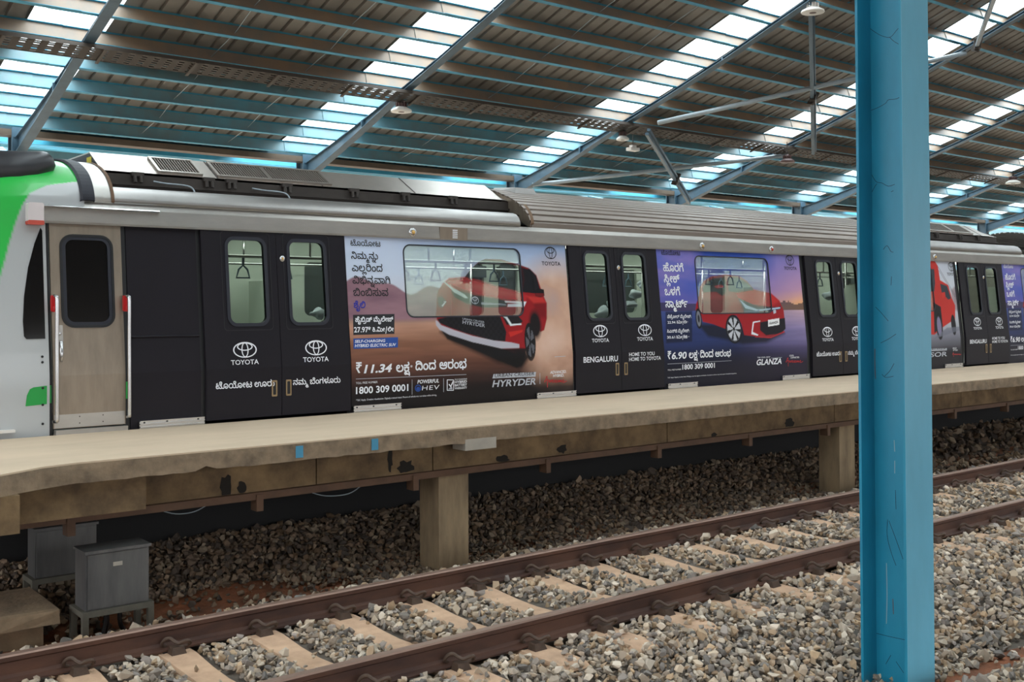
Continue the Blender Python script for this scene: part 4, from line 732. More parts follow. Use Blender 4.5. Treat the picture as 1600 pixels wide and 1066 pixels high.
'lavirama':(1091,[[380,-12,1,271,-12,0,117,70,0,37,215,0,37,308,1,37,387,0,88,501,0,181,563,0,242,563,1,287,563,0,351,531,0,385,471,0,385,429,1,385,386,0,346,318,0,269,278,0,212,278,1,190,278,0,152,286,0,121,301,0,108,309,1,118,380,1,128,373,0,155,358,0,187,348,0,206,348,1,259,348,0,307,393,0,307,427,1,307,459,0,271,493,0,242,493,1,209,493,0,151,457,0,115,375,0,115,306,1,115,241,0,176,133,0,296,69,0,383,69,1,468,69,0,587,119,0,650,214,0,650,281,1,650,352,0,570,463,0,505,494,1,553,544,1,610,516,0,690,438,0,732,340,0,732,281,1,732,201,0,660,68,0,505,-12,0],[438,474,1,438,551,1,619,551,1,619,474,1],[931,295,1,861,295,0,777,387,0,777,471,1,777,479,1,777,549,0,828,645,0,919,696,0,980,696,1,1019,696,0,1080,678,0,1102,665,1,1059,602,1,1037,614,0,994,625,0,971,625,1,939,625,0,884,598,0,852,534,0,852,478,1,852,467,1,852,420,0,893,363,0,933,363,1,958,363,0,991,386,0,991,415,1,991,429,0,981,450,0,973,457,1,961,467,0,929,474,0,900,474,1,614,474,1,614,551,1,889,551,1,936,551,0,1005,534,0,1028,512,1,1047,496,0,1067,447,0,1067,417,1,1067,356,0,990,295,0]]),
'lengthmark':(408,[[382,430,1,382,387,0,342,318,0,264,278,0,207,278,1,151,278,0,76,325,0,56,349,1,81,415,1,90,403,0,121,371,0,168,348,0,200,348,1,253,348,0,301,393,0,301,427,1,301,459,0,267,493,0,232,493,1,202,493,0,149,457,0,115,386,0,115,335,1,115,324,1,115,258,0,166,161,0,255,90,0,313,64,1,270,-12,1,202,21,0,96,116,0,36,242,0,36,323,1,36,397,0,88,504,0,178,563,0,236,563,1,283,563,0,348,529,0,382,470,0]]),
'levowel':(769,[[380,-12,1,271,-12,0,117,70,0,37,215,0,37,308,1,37,387,0,88,501,0,181,563,0,242,563,1,287,563,0,351,531,0,385,471,0,385,429,1,385,386,0,346,318,0,269,278,0,212,278,1,190,278,0,152,286,0,121,301,0,108,309,1,118,380,1,128,373,0,155,358,0,187,348,0,206,348,1,259,348,0,307,393,0,307,427,1,307,459,0,271,493,0,242,493,1,209,493,0,151,457,0,115,375,0,115,306,1,115,241,0,176,133,0,296,69,0,383,69,1,468,69,0,587,119,0,650,214,0,650,281,1,650,352,0,570,463,0,505,494,1,554,546,1,611,518,0,690,439,0,732,340,0,732,281,1,732,201,0,660,68,0,505,-12,0],[438,474,1,438,551,1,489,551,1,557,551,0,616,568,0,630,583,1,642,597,0,651,632,0,651,651,1,651,693,0,599,740,0,558,740,1,519,740,0,466,696,0,466,667,1,466,662,0,466,651,0,467,646,1,438,688,1,448,690,0,466,693,0,473,693,1,498,693,0,526,670,0,526,650,1,526,627,0,495,602,0,470,602,1,434,602,0,403,651,0,403,681,1,403,712,0,440,771,0,511,809,0,563,809,1,616,809,0,691,766,0,732,690,0,732,640,1,732,603,0,709,543,0,685,521,1,667,504,0,615,483,0,549,474,0,508,474,1]]),
'livowel':(795,[[379,-12,1,269,-12,0,116,70,0,37,215,0,37,308,1,37,387,0,88,501,0,181,563,0,242,563,1,287,563,0,351,531,0,385,471,0,385,429,1,385,386,0,345,318,0,268,278,0,212,278,1,190,278,0,152,286,0,121,301,0,108,309,1,118,380,1,128,373,0,154,358,0,187,348,0,206,348,1,259,348,0,307,393,0,307,427,1,307,459,0,271,493,0,242,493,1,209,493,0,151,457,0,115,375,0,115,306,1,115,241,0,175,133,0,295,69,0,384,69,1,475,69,0,603,138,0,672,272,0,672,371,1,672,426,0,648,539,0,599,635,0,523,693,0,470,693,1,438,693,0,405,663,0,405,641,1,405,617,0,436,589,0,464,589,1,500,589,0,555,630,0,559,682,1,632,676,1,625,622,0,578,552,0,510,519,0,468,519,1,435,519,0,383,535,0,346,566,0,327,612,0,327,642,1,327,693,0,406,763,0,474,763,1,542,763,0,646,701,0,718,592,0,755,451,0,755,371,1,755,289,0,711,149,0,619,45,0,477,-12,0]]),
'lla':(710,[[362,-12,1,324,-12,0,253,11,0,208,62,0,208,104,1,208,128,0,235,174,0,260,189,1,254,169,1,189,179,0,87,238,0,30,328,0,30,385,1,30,438,0,72,518,0,151,563,0,206,563,1,245,563,0,307,536,0,344,483,0,344,443,1,344,408,0,312,348,0,240,311,0,178,311,1,155,311,0,97,326,0,78,337,1,85,400,1,105,389,0,148,379,0,169,379,1,222,379,0,266,415,0,266,440,1,266,466,0,229,493,0,200,493,1,155,493,0,103,438,0,103,394,1,103,361,0,129,304,0,189,262,0,290,236,0,365,233,1,480,236,0,592,305,0,592,366,1,592,410,0,543,462,0,512,474,1,416,474,1,416,551,1,465,551,1,519,551,0,563,561,0,574,569,1,587,579,0,596,604,0,596,618,1,596,651,0,564,714,0,531,747,1,596,790,1,643,738,0,677,655,0,677,612,1,677,566,0,627,501,0,585,487,1,571,516,1,602,499,0,648,456,0,673,401,0,673,365,1,673,317,0,637,248,0,579,202,0,510,174,0,477,168,1,469,194,1,494,178,0,519,136,0,519,105,1,519,53,0,439,-12,0],[364,59,1,400,59,0,442,84,0,442,112,1,442,139,0,398,171,0,363,172,1,324,170,0,285,138,0,285,112,1,285,89,0,324,59,0]]),
'ma':(1156,[[226,-12,1,170,-12,0,81,32,0,31,112,0,31,167,1,31,211,0,67,282,0,135,324,0,183,324,1,236,324,0,300,274,0,300,231,1,300,215,0,294,183,0,287,172,1,219,178,1,221,184,0,225,203,0,225,210,1,225,232,0,201,254,0,180,254,1,149,254,0,107,211,0,107,170,1,107,125,0,170,67,0,234,67,1,303,67,0,367,137,0,372,195,1,448,195,1,453,128,0,522,67,0,570,67,1,626,67,0,670,140,0,670,191,1,670,250,0,629,349,0,561,425,0,479,471,0,438,477,1,591,483,1,642,451,0,714,363,0,752,258,0,752,198,1,752,126,0,703,33,0,623,-12,0,577,-12,1,526,-12,0,462,14,0,418,65,0,396,101,1,427,105,1,401,57,0,342,7,0,271,-12,0],[31,474,1,31,551,1,541,551,1,595,551,0,639,561,0,649,569,1,663,579,0,671,604,0,671,618,1,671,651,0,639,714,0,606,747,1,671,790,1,718,738,0,752,655,0,752,612,1,752,593,0,737,538,0,711,516,1,686,494,0,617,474,0,559,474,1],[908,-12,1,832,-12,0,718,65,0,673,123,1,724,177,1,766,124,0,853,67,0,911,67,1,971,67,0,1037,145,0,1037,210,1,1037,280,0,987,386,0,899,463,0,841,488,1,884,565,1,952,532,0,1058,432,0,1119,298,0,1119,215,1,1119,150,0,1073,47,0,979,-12,0]]),
'masubscript':(250,[[128,-407,1,29,-407,0,-76,-309,0,-76,-235,1,-76,-192,0,-37,-120,0,35,-69,0,84,-61,1,98,-58,0,129,-55,0,145,-55,1,201,-55,0,282,-105,0,282,-163,1,282,-209,0,219,-266,0,155,-266,1,116,-266,0,62,-239,0,35,-186,0,35,-148,1,35,-123,0,44,-73,0,52,-28,0,52,-12,1,52,10,0,35,47,0,7,61,1,53,125,1,91,103,0,128,48,0,128,8,1,128,-24,0,117,-80,0,106,-127,0,106,-149,1,106,-178,0,136,-202,0,157,-202,1,183,-202,0,207,-181,0,207,-163,1,207,-145,0,180,-117,0,148,-117,1,127,-117,0,96,-124,0,79,-131,1,72,-134,0,54,-133,0,47,-138,1,27,-151,0,-3,-199,0,-3,-234,1,-3,-283,0,66,-339,0,129,-339,1,178,-339,0,267,-308,0,298,-275,1,354,-329,1,308,-369,0,203,-407,0]]),
'mevowel':(1156,[[226,-12,1,170,-12,0,81,32,0,31,112,0,31,167,1,31,211,0,67,282,0,135,324,0,183,324,1,236,324,0,300,274,0,300,231,1,300,215,0,294,183,0,287,172,1,219,178,1,221,184,0,225,203,0,225,210,1,225,232,0,201,254,0,180,254,1,149,254,0,108,211,0,108,170,1,108,125,0,170,67,0,234,67,1,303,67,0,367,137,0,372,195,1,448,195,1,453,128,0,522,67,0,570,67,1,626,67,0,670,140,0,670,191,1,670,250,0,629,349,0,561,425,0,479,471,0,438,477,1,591,483,1,642,451,0,714,363,0,752,258,0,752,198,1,752,126,0,703,33,0,623,-12,0,577,-12,1,526,-12,0,462,14,0,418,65,0,396,101,1,427,105,1,401,57,0,342,7,0,271,-12,0],[31,474,1,31,551,1,509,551,1,577,551,0,636,568,0,650,583,1,662,597,0,671,632,0,671,651,1,671,693,0,619,740,0,578,740,1,539,740,0,486,696,0,486,667,1,486,662,0,486,651,0,487,646,1,458,688,1,468,690,0,486,693,0,493,693,1,518,693,0,546,670,0,546,650,1,546,627,0,515,602,0,490,602,1,454,602,0,423,651,0,423,681,1,423,712,0,460,771,0,531,809,0,583,809,1,636,809,0,711,766,0,752,690,0,752,640,1,752,603,0,730,543,0,706,521,1,687,504,0,636,483,0,570,474,0,529,474,1],[908,-12,1,832,-12,0,718,65,0,673,123,1,724,177,1,766,124,0,853,67,0,911,67,1,971,67,0,1037,145,0,1037,210,1,1037,280,0,987,386,0,899,463,0,841,488,1,884,565,1,952,532,0,1058,432,0,1119,298,0,1119,215,1,1119,150,0,1073,47,0,979,-12,0]]),
'mivowel':(1180,[[224,-12,1,168,-12,0,79,32,0,29,112,0,29,167,1,29,211,0,65,282,0,133,324,0,181,324,1,234,324,0,298,274,0,298,231,1,298,215,0,292,183,0,285,172,1,217,178,1,219,184,0,223,203,0,223,210,1,223,232,0,199,254,0,178,254,1,147,254,0,106,211,0,106,170,1,106,125,0,168,67,0,232,67,1,301,67,0,365,137,0,370,195,1,446,195,1,451,128,0,519,67,0,565,67,1,600,67,0,649,95,0,679,145,0,693,215,0,693,257,1,693,346,0,637,504,0,540,624,0,417,693,0,349,693,1,316,693,0,284,663,0,284,641,1,284,617,0,315,589,0,343,589,1,379,589,0,434,630,0,438,682,1,515,675,1,506,620,0,458,551,0,389,519,0,347,519,1,304,519,0,240,547,0,206,602,0,206,642,1,206,676,0,242,731,0,307,763,0,352,763,1,440,763,0,594,684,0,710,545,0,776,361,0,776,255,1,776,200,0,756,113,0,720,49,0,668,8,0,604,-12,0,567,-12,1,520,-12,0,459,15,0,416,66,0,394,102,1,425,105,1,399,57,0,340,7,0,269,-12,0],[931,-12,1,855,-12,0,742,65,0,696,123,1,748,177,1,790,124,0,877,67,0,935,67,1,994,67,0,1061,145,0,1061,210,1,1061,280,0,1011,386,0,923,463,0,865,488,1,908,565,1,976,532,0,1082,432,0,1143,298,0,1143,215,1,1143,150,0,1097,47,0,1003,-12,0]]),
'na':(711,[[483,-12,1,430,-12,0,361,28,0,314,91,0,294,125,1,269,169,0,233,213,0,202,229,0,182,229,1,148,229,0,111,186,0,111,148,1,111,116,0,139,49,0,162,17,1,84,-14,1,61,18,0,31,102,0,31,145,1,31,192,0,71,264,0,139,305,0,181,305,1,243,305,0,315,247,0,349,187,1,372,148,0,410,94,0,457,67,0,492,67,1,544,67,0,587,140,0,587,190,1,587,260,0,528,380,0,429,461,0,367,474,1,33,474,1,33,551,1,458,551,1,512,551,0,555,561,0,566,569,1,579,579,0,588,604,0,588,618,1,588,651,0,556,714,0,523,747,1,588,790,1,635,738,0,669,655,0,669,612,1,669,593,0,653,538,0,628,516,1,603,494,0,533,474,0,475,474,1,451,474,1,508,483,1,559,451,0,631,363,0,669,258,0,669,198,1,669,100,0,572,-12,0]]),
'nasubscript':(105,[[-180,-66,1,-133,-66,0,-70,-98,0,-16,-167,0,16,-223,1,32,-252,0,58,-285,0,90,-298,0,113,-298,1,121,-298,0,145,-294,0,149,-292,1,162,-359,1,153,-363,0,124,-368,0,113,-368,1,75,-368,0,21,-344,0,-20,-295,0,-41,-256,1,-62,-215,0,-103,-159,0,-148,-131,0,-176,-131,1,-206,-131,0,-239,-161,0,-239,-186,1,-239,-202,0,-225,-232,0,-186,-252,0,-150,-252,1,-87,-252,0,-2,-208,0,41,-132,0,41,-86,1,41,-53,0,25,11,0,11,36,1,77,69,1,97,40,0,117,-40,0,117,-76,1,117,-140,0,69,-231,0,-11,-289,0,-108,-317,0,-156,-317,1,-212,-317,0,-283,-280,0,-315,-220,0,-315,-186,1,-315,-130,0,-238,-66,0]]),
'navirama':(1023,[[483,-12,1,430,-12,0,361,28,0,314,91,0,294,125,1,269,169,0,233,213,0,202,229,0,182,229,1,148,229,0,111,186,0,111,148,1,111,116,0,139,49,0,162,17,1,84,-14,1,61,18,0,31,102,0,31,145,1,31,192,0,71,264,0,139,305,0,181,305,1,243,305,0,315,247,0,349,187,1,372,148,0,410,94,0,457,67,0,492,67,1,544,67,0,587,140,0,587,190,1,587,260,0,528,380,0,429,461,0,367,474,1,33,474,1,33,551,1,562,551,1,562,474,1,502,474,1,508,481,1,559,449,0,631,363,0,669,258,0,669,198,1,669,100,0,572,-12,0],[863,295,1,793,295,0,709,387,0,709,471,1,709,479,1,709,549,0,760,645,0,851,696,0,912,696,1,951,696,0,1012,678,0,1034,665,1,991,602,1,969,614,0,926,625,0,903,625,1,871,625,0,816,598,0,784,534,0,784,478,1,784,467,1,784,420,0,825,363,0,865,363,1,890,363,0,923,386,0,923,415,1,923,429,0,913,450,0,905,457,1,893,467,0,861,474,0,832,474,1,546,474,1,546,551,1,821,551,1,868,551,0,937,534,0,960,512,1,979,496,0,999,447,0,999,417,1,999,356,0,922,295,0]]),
'nivowel':(742,[[481,-12,1,430,-12,0,360,28,0,312,91,0,292,125,1,267,169,0,231,213,0,200,229,0,180,229,1,146,229,0,109,186,0,109,148,1,109,116,0,137,49,0,160,17,1,82,-14,1,59,18,0,29,102,0,29,145,1,29,192,0,69,264,0,137,305,0,179,305,1,241,305,0,313,247,0,347,187,1,370,148,0,409,94,0,455,67,0,488,67,1,535,67,0,591,115,0,617,201,0,617,257,1,617,346,0,561,504,0,466,624,0,344,693,0,278,693,1,245,693,0,213,663,0,213,641,1,213,617,0,244,589,0,272,589,1,308,589,0,362,630,0,367,682,1,444,675,1,435,620,0,387,551,0,317,519,0,275,519,1,232,519,0,169,547,0,135,602,0,135,642,1,135,676,0,171,731,0,236,763,0,281,763,1,369,763,0,521,684,0,636,545,0,700,361,0,700,255,1,700,163,0,645,44,0,547,-12,0]]),
'o':(775,[[561,-12,1,500,-12,0,415,41,0,380,104,1,411,104,1,388,59,0,333,9,0,264,-12,0,218,-12,1,162,-12,0,86,31,0,49,99,0,49,136,1,49,179,0,82,241,0,144,294,0,187,321,1,225,346,0,271,390,0,271,422,1,271,443,0,255,474,0,220,490,0,190,490,1,147,490,0,107,453,0,107,422,1,107,406,0,117,377,0,127,363,1,57,332,1,41,357,0,26,406,0,26,431,1,26,466,0,62,526,0,135,563,0,191,563,1,253,563,0,323,520,0,352,456,0,352,423,1,352,387,0,321,330,0,264,280,0,224,254,1,178,224,0,131,178,0,131,141,1,131,102,0,183,67,0,223,67,1,290,67,0,354,137,0,358,195,1,434,195,1,439,128,0,512,67,0,561,67,1,616,67,0,663,122,0,663,158,1,663,189,0,640,244,0,620,267,1,691,313,1,717,280,0,745,206,0,745,160,1,745,109,0,706,32,0,625,-12,0]]),
'period.':(268,[[72,57,1,72,93,0,108,124,0,133,124,1,159,124,0,196,93,0,196,57,1,196,20,0,159,-12,0,133,-12,1,108,-12,0,72,20,0]]),
'pevowel':(792,[[226,-12,1,170,-12,0,81,32,0,31,112,0,31,167,1,31,211,0,67,282,0,135,324,0,183,324,1,236,324,0,300,274,0,300,231,1,300,215,0,294,183,0,287,172,1,219,178,1,221,186,0,225,203,0,225,210,1,225,232,0,201,254,0,180,254,1,149,254,0,108,211,0,108,170,1,108,125,0,170,67,0,234,67,1,303,67,0,367,137,0,372,195,1,448,195,1,453,128,0,522,67,0,570,67,1,606,67,0,650,99,0,670,156,0,670,191,1,670,237,0,634,332,0,586,387,1,657,435,1,703,384,0,752,269,0,752,198,1,752,126,0,703,33,0,623,-12,0,577,-12,1,526,-12,0,462,14,0,418,65,0,396,101,1,427,105,1,401,57,0,342,7,0,271,-12,0],[401,297,1,377,297,0,344,331,0,344,355,1,344,381,0,377,415,0,401,415,1,426,415,0,460,381,0,460,355,1,460,331,0,426,297,0],[31,474,1,31,551,1,509,551,1,577,551,0,636,568,0,650,583,1,662,597,0,671,632,0,671,651,1,671,693,0,619,740,0,578,740,1,539,740,0,486,696,0,486,667,1,486,662,0,486,651,0,487,646,1,458,688,1,468,690,0,486,693,0,493,693,1,518,693,0,546,670,0,546,650,1,546,627,0,515,602,0,490,602,1,454,602,0,423,651,0,423,681,1,423,712,0,460,771,0,531,809,0,583,809,1,636,809,0,711,766,0,752,690,0,752,640,1,752,603,0,730,543,0,706,521,1,687,504,0,636,483,0,570,474,0,529,474,1]]),
'ra':(651,[[326,-12,1,245,-12,0,116,50,0,42,169,0,42,255,1,42,312,0,73,400,0,129,466,0,168,488,1,186,474,1,42,474,1,42,551,1,398,551,1,452,551,0,496,561,0,507,569,1,520,579,0,529,604,0,529,618,1,529,651,0,497,714,0,464,747,1,529,790,1,576,738,0,610,655,0,610,612,1,610,593,0,594,538,0,569,516,1,556,504,0,520,485,0,496,480,1,491,488,1,529,464,0,582,399,0,610,313,0,610,255,1,610,177,0,542,57,0,415,-12,0],[327,69,1,395,69,0,484,123,0,528,216,0,528,272,1,528,337,0,475,428,0,385,476,0,328,476,1,266,476,0,174,425,0,124,334,0,124,272,1,124,175,0,235,69,0]]),
'rasubscript':(134,[[127,-57,1,127,-138,0,42,-244,0,-108,-296,0,-208,-296,1,-247,-296,0,-333,-285,0,-373,-275,1,-353,-206,1,-320,-214,0,-248,-224,0,-208,-224,1,-77,-224,0,47,-131,0,47,-55,1,47,-20,0,26,35,0,9,60,1,78,97,1,107,57,0,127,-23,0]]),
'reph':(567,[[552,474,1,279,474,1,220,474,0,164,468,0,143,454,1,129,445,0,114,415,0,114,395,1,114,370,0,133,342,0,149,332,1,166,322,0,218,315,0,265,315,1,380,315,1,380,238,1,284,238,1,247,238,0,204,236,0,179,231,0,168,227,1,147,218,0,122,185,0,122,160,1,122,128,0,154,93,0,207,79,0,238,79,1,248,79,1,248,0,1,233,0,1,193,0,0,122,17,0,70,53,0,40,111,0,40,152,1,40,180,0,57,225,0,92,262,0,119,276,1,124,268,1,84,288,0,32,355,0,32,407,1,32,435,0,56,486,0,75,503,1,97,522,0,149,542,0,223,551,0,277,551,1,552,551,1]]),
'rivowel':(651,[[326,-12,1,245,-12,0,116,49,0,42,176,0,42,276,1,42,334,0,86,434,0,163,510,0,265,552,0,322,552,1,363,552,0,433,533,0,494,491,0,520,454,1,524,456,1,508,498,0,460,574,0,396,631,0,318,664,0,273,664,1,206,664,0,153,619,0,153,582,1,153,559,0,172,517,0,188,500,1,134,444,1,108,473,0,72,548,0,72,586,1,72,644,0,126,712,0,215,743,0,266,743,1,343,743,0,456,686,0,499,638,1,544,588,0,592,472,0,610,348,0,610,286,1,610,191,0,542,57,0,415,-12,0],[327,69,1,395,69,0,484,123,0,528,215,0,528,271,1,528,335,0,475,426,0,385,474,0,328,474,1,266,474,0,174,423,0,124,332,0,124,271,1,124,175,0,235,69,0]]),
'sa':(709,[[483,-12,1,430,-12,0,361,28,0,314,91,0,294,125,1,269,169,0,233,213,0,202,229,0,182,229,1,148,229,0,111,186,0,111,148,1,111,116,0,139,49,0,162,17,1,84,-14,1,61,18,0,31,103,0,31,146,1,31,192,0,71,264,0,139,305,0,181,305,1,223,305,0,281,279,0,326,227,0,349,187,1,372,148,0,411,94,0,457,67,0,490,67,1,540,67,0,588,139,0,588,194,1,588,239,0,552,333,0,504,387,1,572,435,1,619,384,0,670,270,0,670,203,1,670,101,0,572,-12,0],[341,315,1,317,315,0,283,349,0,283,374,1,283,399,0,317,433,0,341,433,1,366,433,0,399,399,0,399,374,1,399,349,0,366,315,0],[32,474,1,32,551,1,458,551,1,512,551,0,556,561,0,567,569,1,580,579,0,589,604,0,589,618,1,589,651,0,557,714,0,524,747,1,589,790,1,636,738,0,670,655,0,670,612,1,670,593,0,654,538,0,629,516,1,603,494,0,534,474,0,477,474,1]]),
'sanocrest':(709,[[483,-12,1,430,-12,0,361,28,0,314,91,0,294,125,1,269,169,0,233,213,0,202,229,0,182,229,1,148,229,0,111,186,0,111,148,1,111,116,0,139,49,0,162,17,1,84,-14,1,61,18,0,31,103,0,31,146,1,31,192,0,71,264,0,139,305,0,181,305,1,223,305,0,281,279,0,326,227,0,349,187,1,372,148,0,411,94,0,457,67,0,490,67,1,540,67,0,588,139,0,588,194,1,588,239,0,552,333,0,504,387,1,572,435,1,619,384,0,670,270,0,670,203,1,670,101,0,572,-12,0],[341,315,1,317,315,0,283,349,0,283,374,1,283,399,0,317,433,0,341,433,1,366,433,0,399,399,0,399,374,1,399,349,0,366,315,0],[31,474,1,31,551,1,560,551,1,560,474,1]]),
'shevowel':(630,[[269,-12,1,196,-12,0,89,26,0,31,101,0,31,158,1,31,212,0,83,274,0,170,305,0,222,312,1,269,319,0,325,336,0,350,372,0,350,404,1,350,430,0,326,461,0,286,476,0,260,476,1,225,476,0,184,459,0,167,430,0,167,411,1,167,401,0,173,377,0,180,367,1,105,336,1,93,359,0,83,395,0,83,417,1,83,444,0,120,492,0,201,523,0,267,523,1,307,523,0,378,492,0,422,434,0,422,393,1,422,344,0,379,281,0,301,248,0,250,242,1,203,236,0,142,217,0,113,185,0,113,158,1,113,131,0,143,90,0,212,67,0,269,67,1,344,67,0,451,112,0,509,201,0,509,266,1,509,328,0,470,412,0,414,465,0,389,479,1,393,501,1,460,501,1,505,473,0,563,398,0,591,312,0,591,265,1,591,178,0,516,54,0,373,-12,0],[31,474,1,31,551,1,348,551,1,416,551,0,475,568,0,489,583,1,501,597,0,510,632,0,510,651,1,510,693,0,458,740,0,417,740,1,378,740,0,325,696,0,325,667,1,325,662,0,325,651,0,326,646,1,297,688,1,307,690,0,325,693,0,332,693,1,357,693,0,385,670,0,385,650,1,385,627,0,354,602,0,329,602,1,293,602,0,262,651,0,262,681,1,262,712,0,299,771,0,370,809,0,422,809,1,475,809,0,550,766,0,591,690,0,591,640,1,591,603,0,568,543,0,544,521,1,526,504,0,474,483,0,408,474,0,367,474,1,355,474,1,262,487,1,150,474,1]]),
'sivowel':(705,[[481,-12,1,428,-12,0,359,28,0,312,91,0,292,125,1,267,169,0,231,213,0,200,229,0,180,229,1,146,229,0,109,186,0,109,148,1,109,116,0,137,49,0,160,17,1,82,-14,1,59,18,0,29,103,0,29,146,1,29,192,0,69,264,0,137,305,0,179,305,1,221,305,0,279,279,0,324,227,0,347,187,1,370,148,0,409,94,0,455,67,0,488,67,1,538,67,0,586,139,0,586,194,1,586,239,0,550,333,0,502,387,1,570,435,1,617,384,0,668,270,0,668,203,1,668,101,0,570,-12,0],[298,354,1,252,354,0,183,374,0,162,385,1,201,446,1,223,434,0,268,421,0,296,421,1,323,421,0,368,436,0,396,477,0,396,515,1,396,535,1,396,568,0,368,617,0,321,645,0,291,645,1,258,645,0,224,618,0,224,595,1,224,575,0,244,553,0,271,545,0,282,545,1,329,545,0,383,583,0,405,615,1,436,570,1,423,551,0,385,508,0,326,479,0,282,479,1,248,479,0,186,502,0,148,552,0,148,590,1,148,641,0,225,712,0,291,712,1,348,712,0,427,662,0,469,578,0,469,528,1,469,467,0,426,390,0,349,354,0]]),
'slash.':(519,[[445,793,1,160,-368,1,74,-368,1,359,793,1]]),
'tta':(815,[[243,-12,1,198,-12,0,124,17,0,69,75,0,40,160,0,40,216,1,40,288,0,90,400,0,181,464,0,243,464,1,284,464,0,345,434,0,379,380,0,379,342,1,379,303,0,342,243,0,269,209,0,215,209,1,163,209,0,93,251,0,74,274,1,94,340,1,107,322,0,163,279,0,208,279,1,257,279,0,301,311,0,301,338,1,301,365,0,267,394,0,241,394,1,199,394,0,145,344,0,120,262,0,120,215,1,120,205,1,120,165,0,141,112,0,177,81,0,226,67,0,253,67,1,320,67,0,385,140,0,394,195,1,471,195,1,477,128,0,549,67,0,597,67,1,652,67,0,699,123,0,699,162,1,699,201,0,662,261,0,602,300,0,566,307,1,634,352,1,684,332,0,749,274,0,781,200,0,781,156,1,781,83,0,694,-12,0,602,-12,1,559,-12,0,493,12,0,440,63,0,417,102,1,450,103,1,420,60,0,361,9,0,290,-12,0],[189,412,1,135,429,0,85,501,0,85,536,1,85,567,0,116,618,0,188,651,0,248,653,1,256,575,1,207,574,0,164,549,0,164,525,1,164,502,0,205,468,0,246,458,1],[498,306,1,498,381,1,555,381,1,598,381,0,646,393,0,659,406,1,670,417,0,680,444,0,680,460,1,680,493,0,637,547,0,570,560,1,598,636,1,681,618,0,762,528,0,762,469,1,762,425,0,712,341,0,653,320,1,640,316,0,620,309,0,597,306,0,577,306,1]]),
'ttavirama':(1128,[[243,-12,1,198,-12,0,124,17,0,69,75,0,40,160,0,40,216,1,40,288,0,90,400,0,181,464,0,243,464,1,284,464,0,345,434,0,379,380,0,379,342,1,379,303,0,342,243,0,269,209,0,215,209,1,163,209,0,93,251,0,74,274,1,94,340,1,107,322,0,163,279,0,208,279,1,257,279,0,301,311,0,301,338,1,301,365,0,267,394,0,241,394,1,199,394,0,145,344,0,120,263,0,120,216,1,120,205,1,120,165,0,141,112,0,177,81,0,226,67,0,253,67,1,320,67,0,385,140,0,394,195,1,471,195,1,477,128,0,549,67,0,597,67,1,652,67,0,699,123,0,699,162,1,699,201,0,662,261,0,602,300,0,566,307,1,634,352,1,684,332,0,749,274,0,781,200,0,781,156,1,781,83,0,694,-12,0,602,-12,1,559,-12,0,493,12,0,440,63,0,417,102,1,450,103,1,420,60,0,361,9,0,290,-12,0],[189,412,1,135,429,0,85,501,0,85,536,1,85,567,0,116,618,0,188,651,0,248,653,1,256,575,1,207,574,0,164,549,0,164,525,1,164,502,0,205,468,0,246,458,1],[498,306,1,498,381,1,575,381,1,608,381,0,658,401,0,658,431,1,658,451,0,636,478,0,620,487,1,696,518,1,705,511,0,720,494,0,733,473,0,740,448,0,740,433,1,740,409,0,723,366,0,689,333,0,662,322,1,643,315,0,609,306,0,588,306,1],[424,474,1,424,551,1,697,551,1,697,474,1],[968,295,1,898,295,0,814,387,0,814,471,1,814,479,1,814,549,0,865,645,0,956,696,0,1017,696,1,1056,696,0,1117,678,0,1139,665,1,1096,602,1,1074,614,0,1031,625,0,1008,625,1,976,625,0,921,598,0,889,534,0,889,478,1,889,467,1,889,420,0,930,363,0,970,363,1,995,363,0,1028,386,0,1028,415,1,1028,429,0,1018,450,0,1010,457,1,998,467,0,966,474,0,937,474,1,651,474,1,651,551,1,926,551,1,973,551,0,1042,534,0,1065,512,1,1084,496,0,1104,447,0,1104,417,1,1104,356,0,1027,295,0]]),
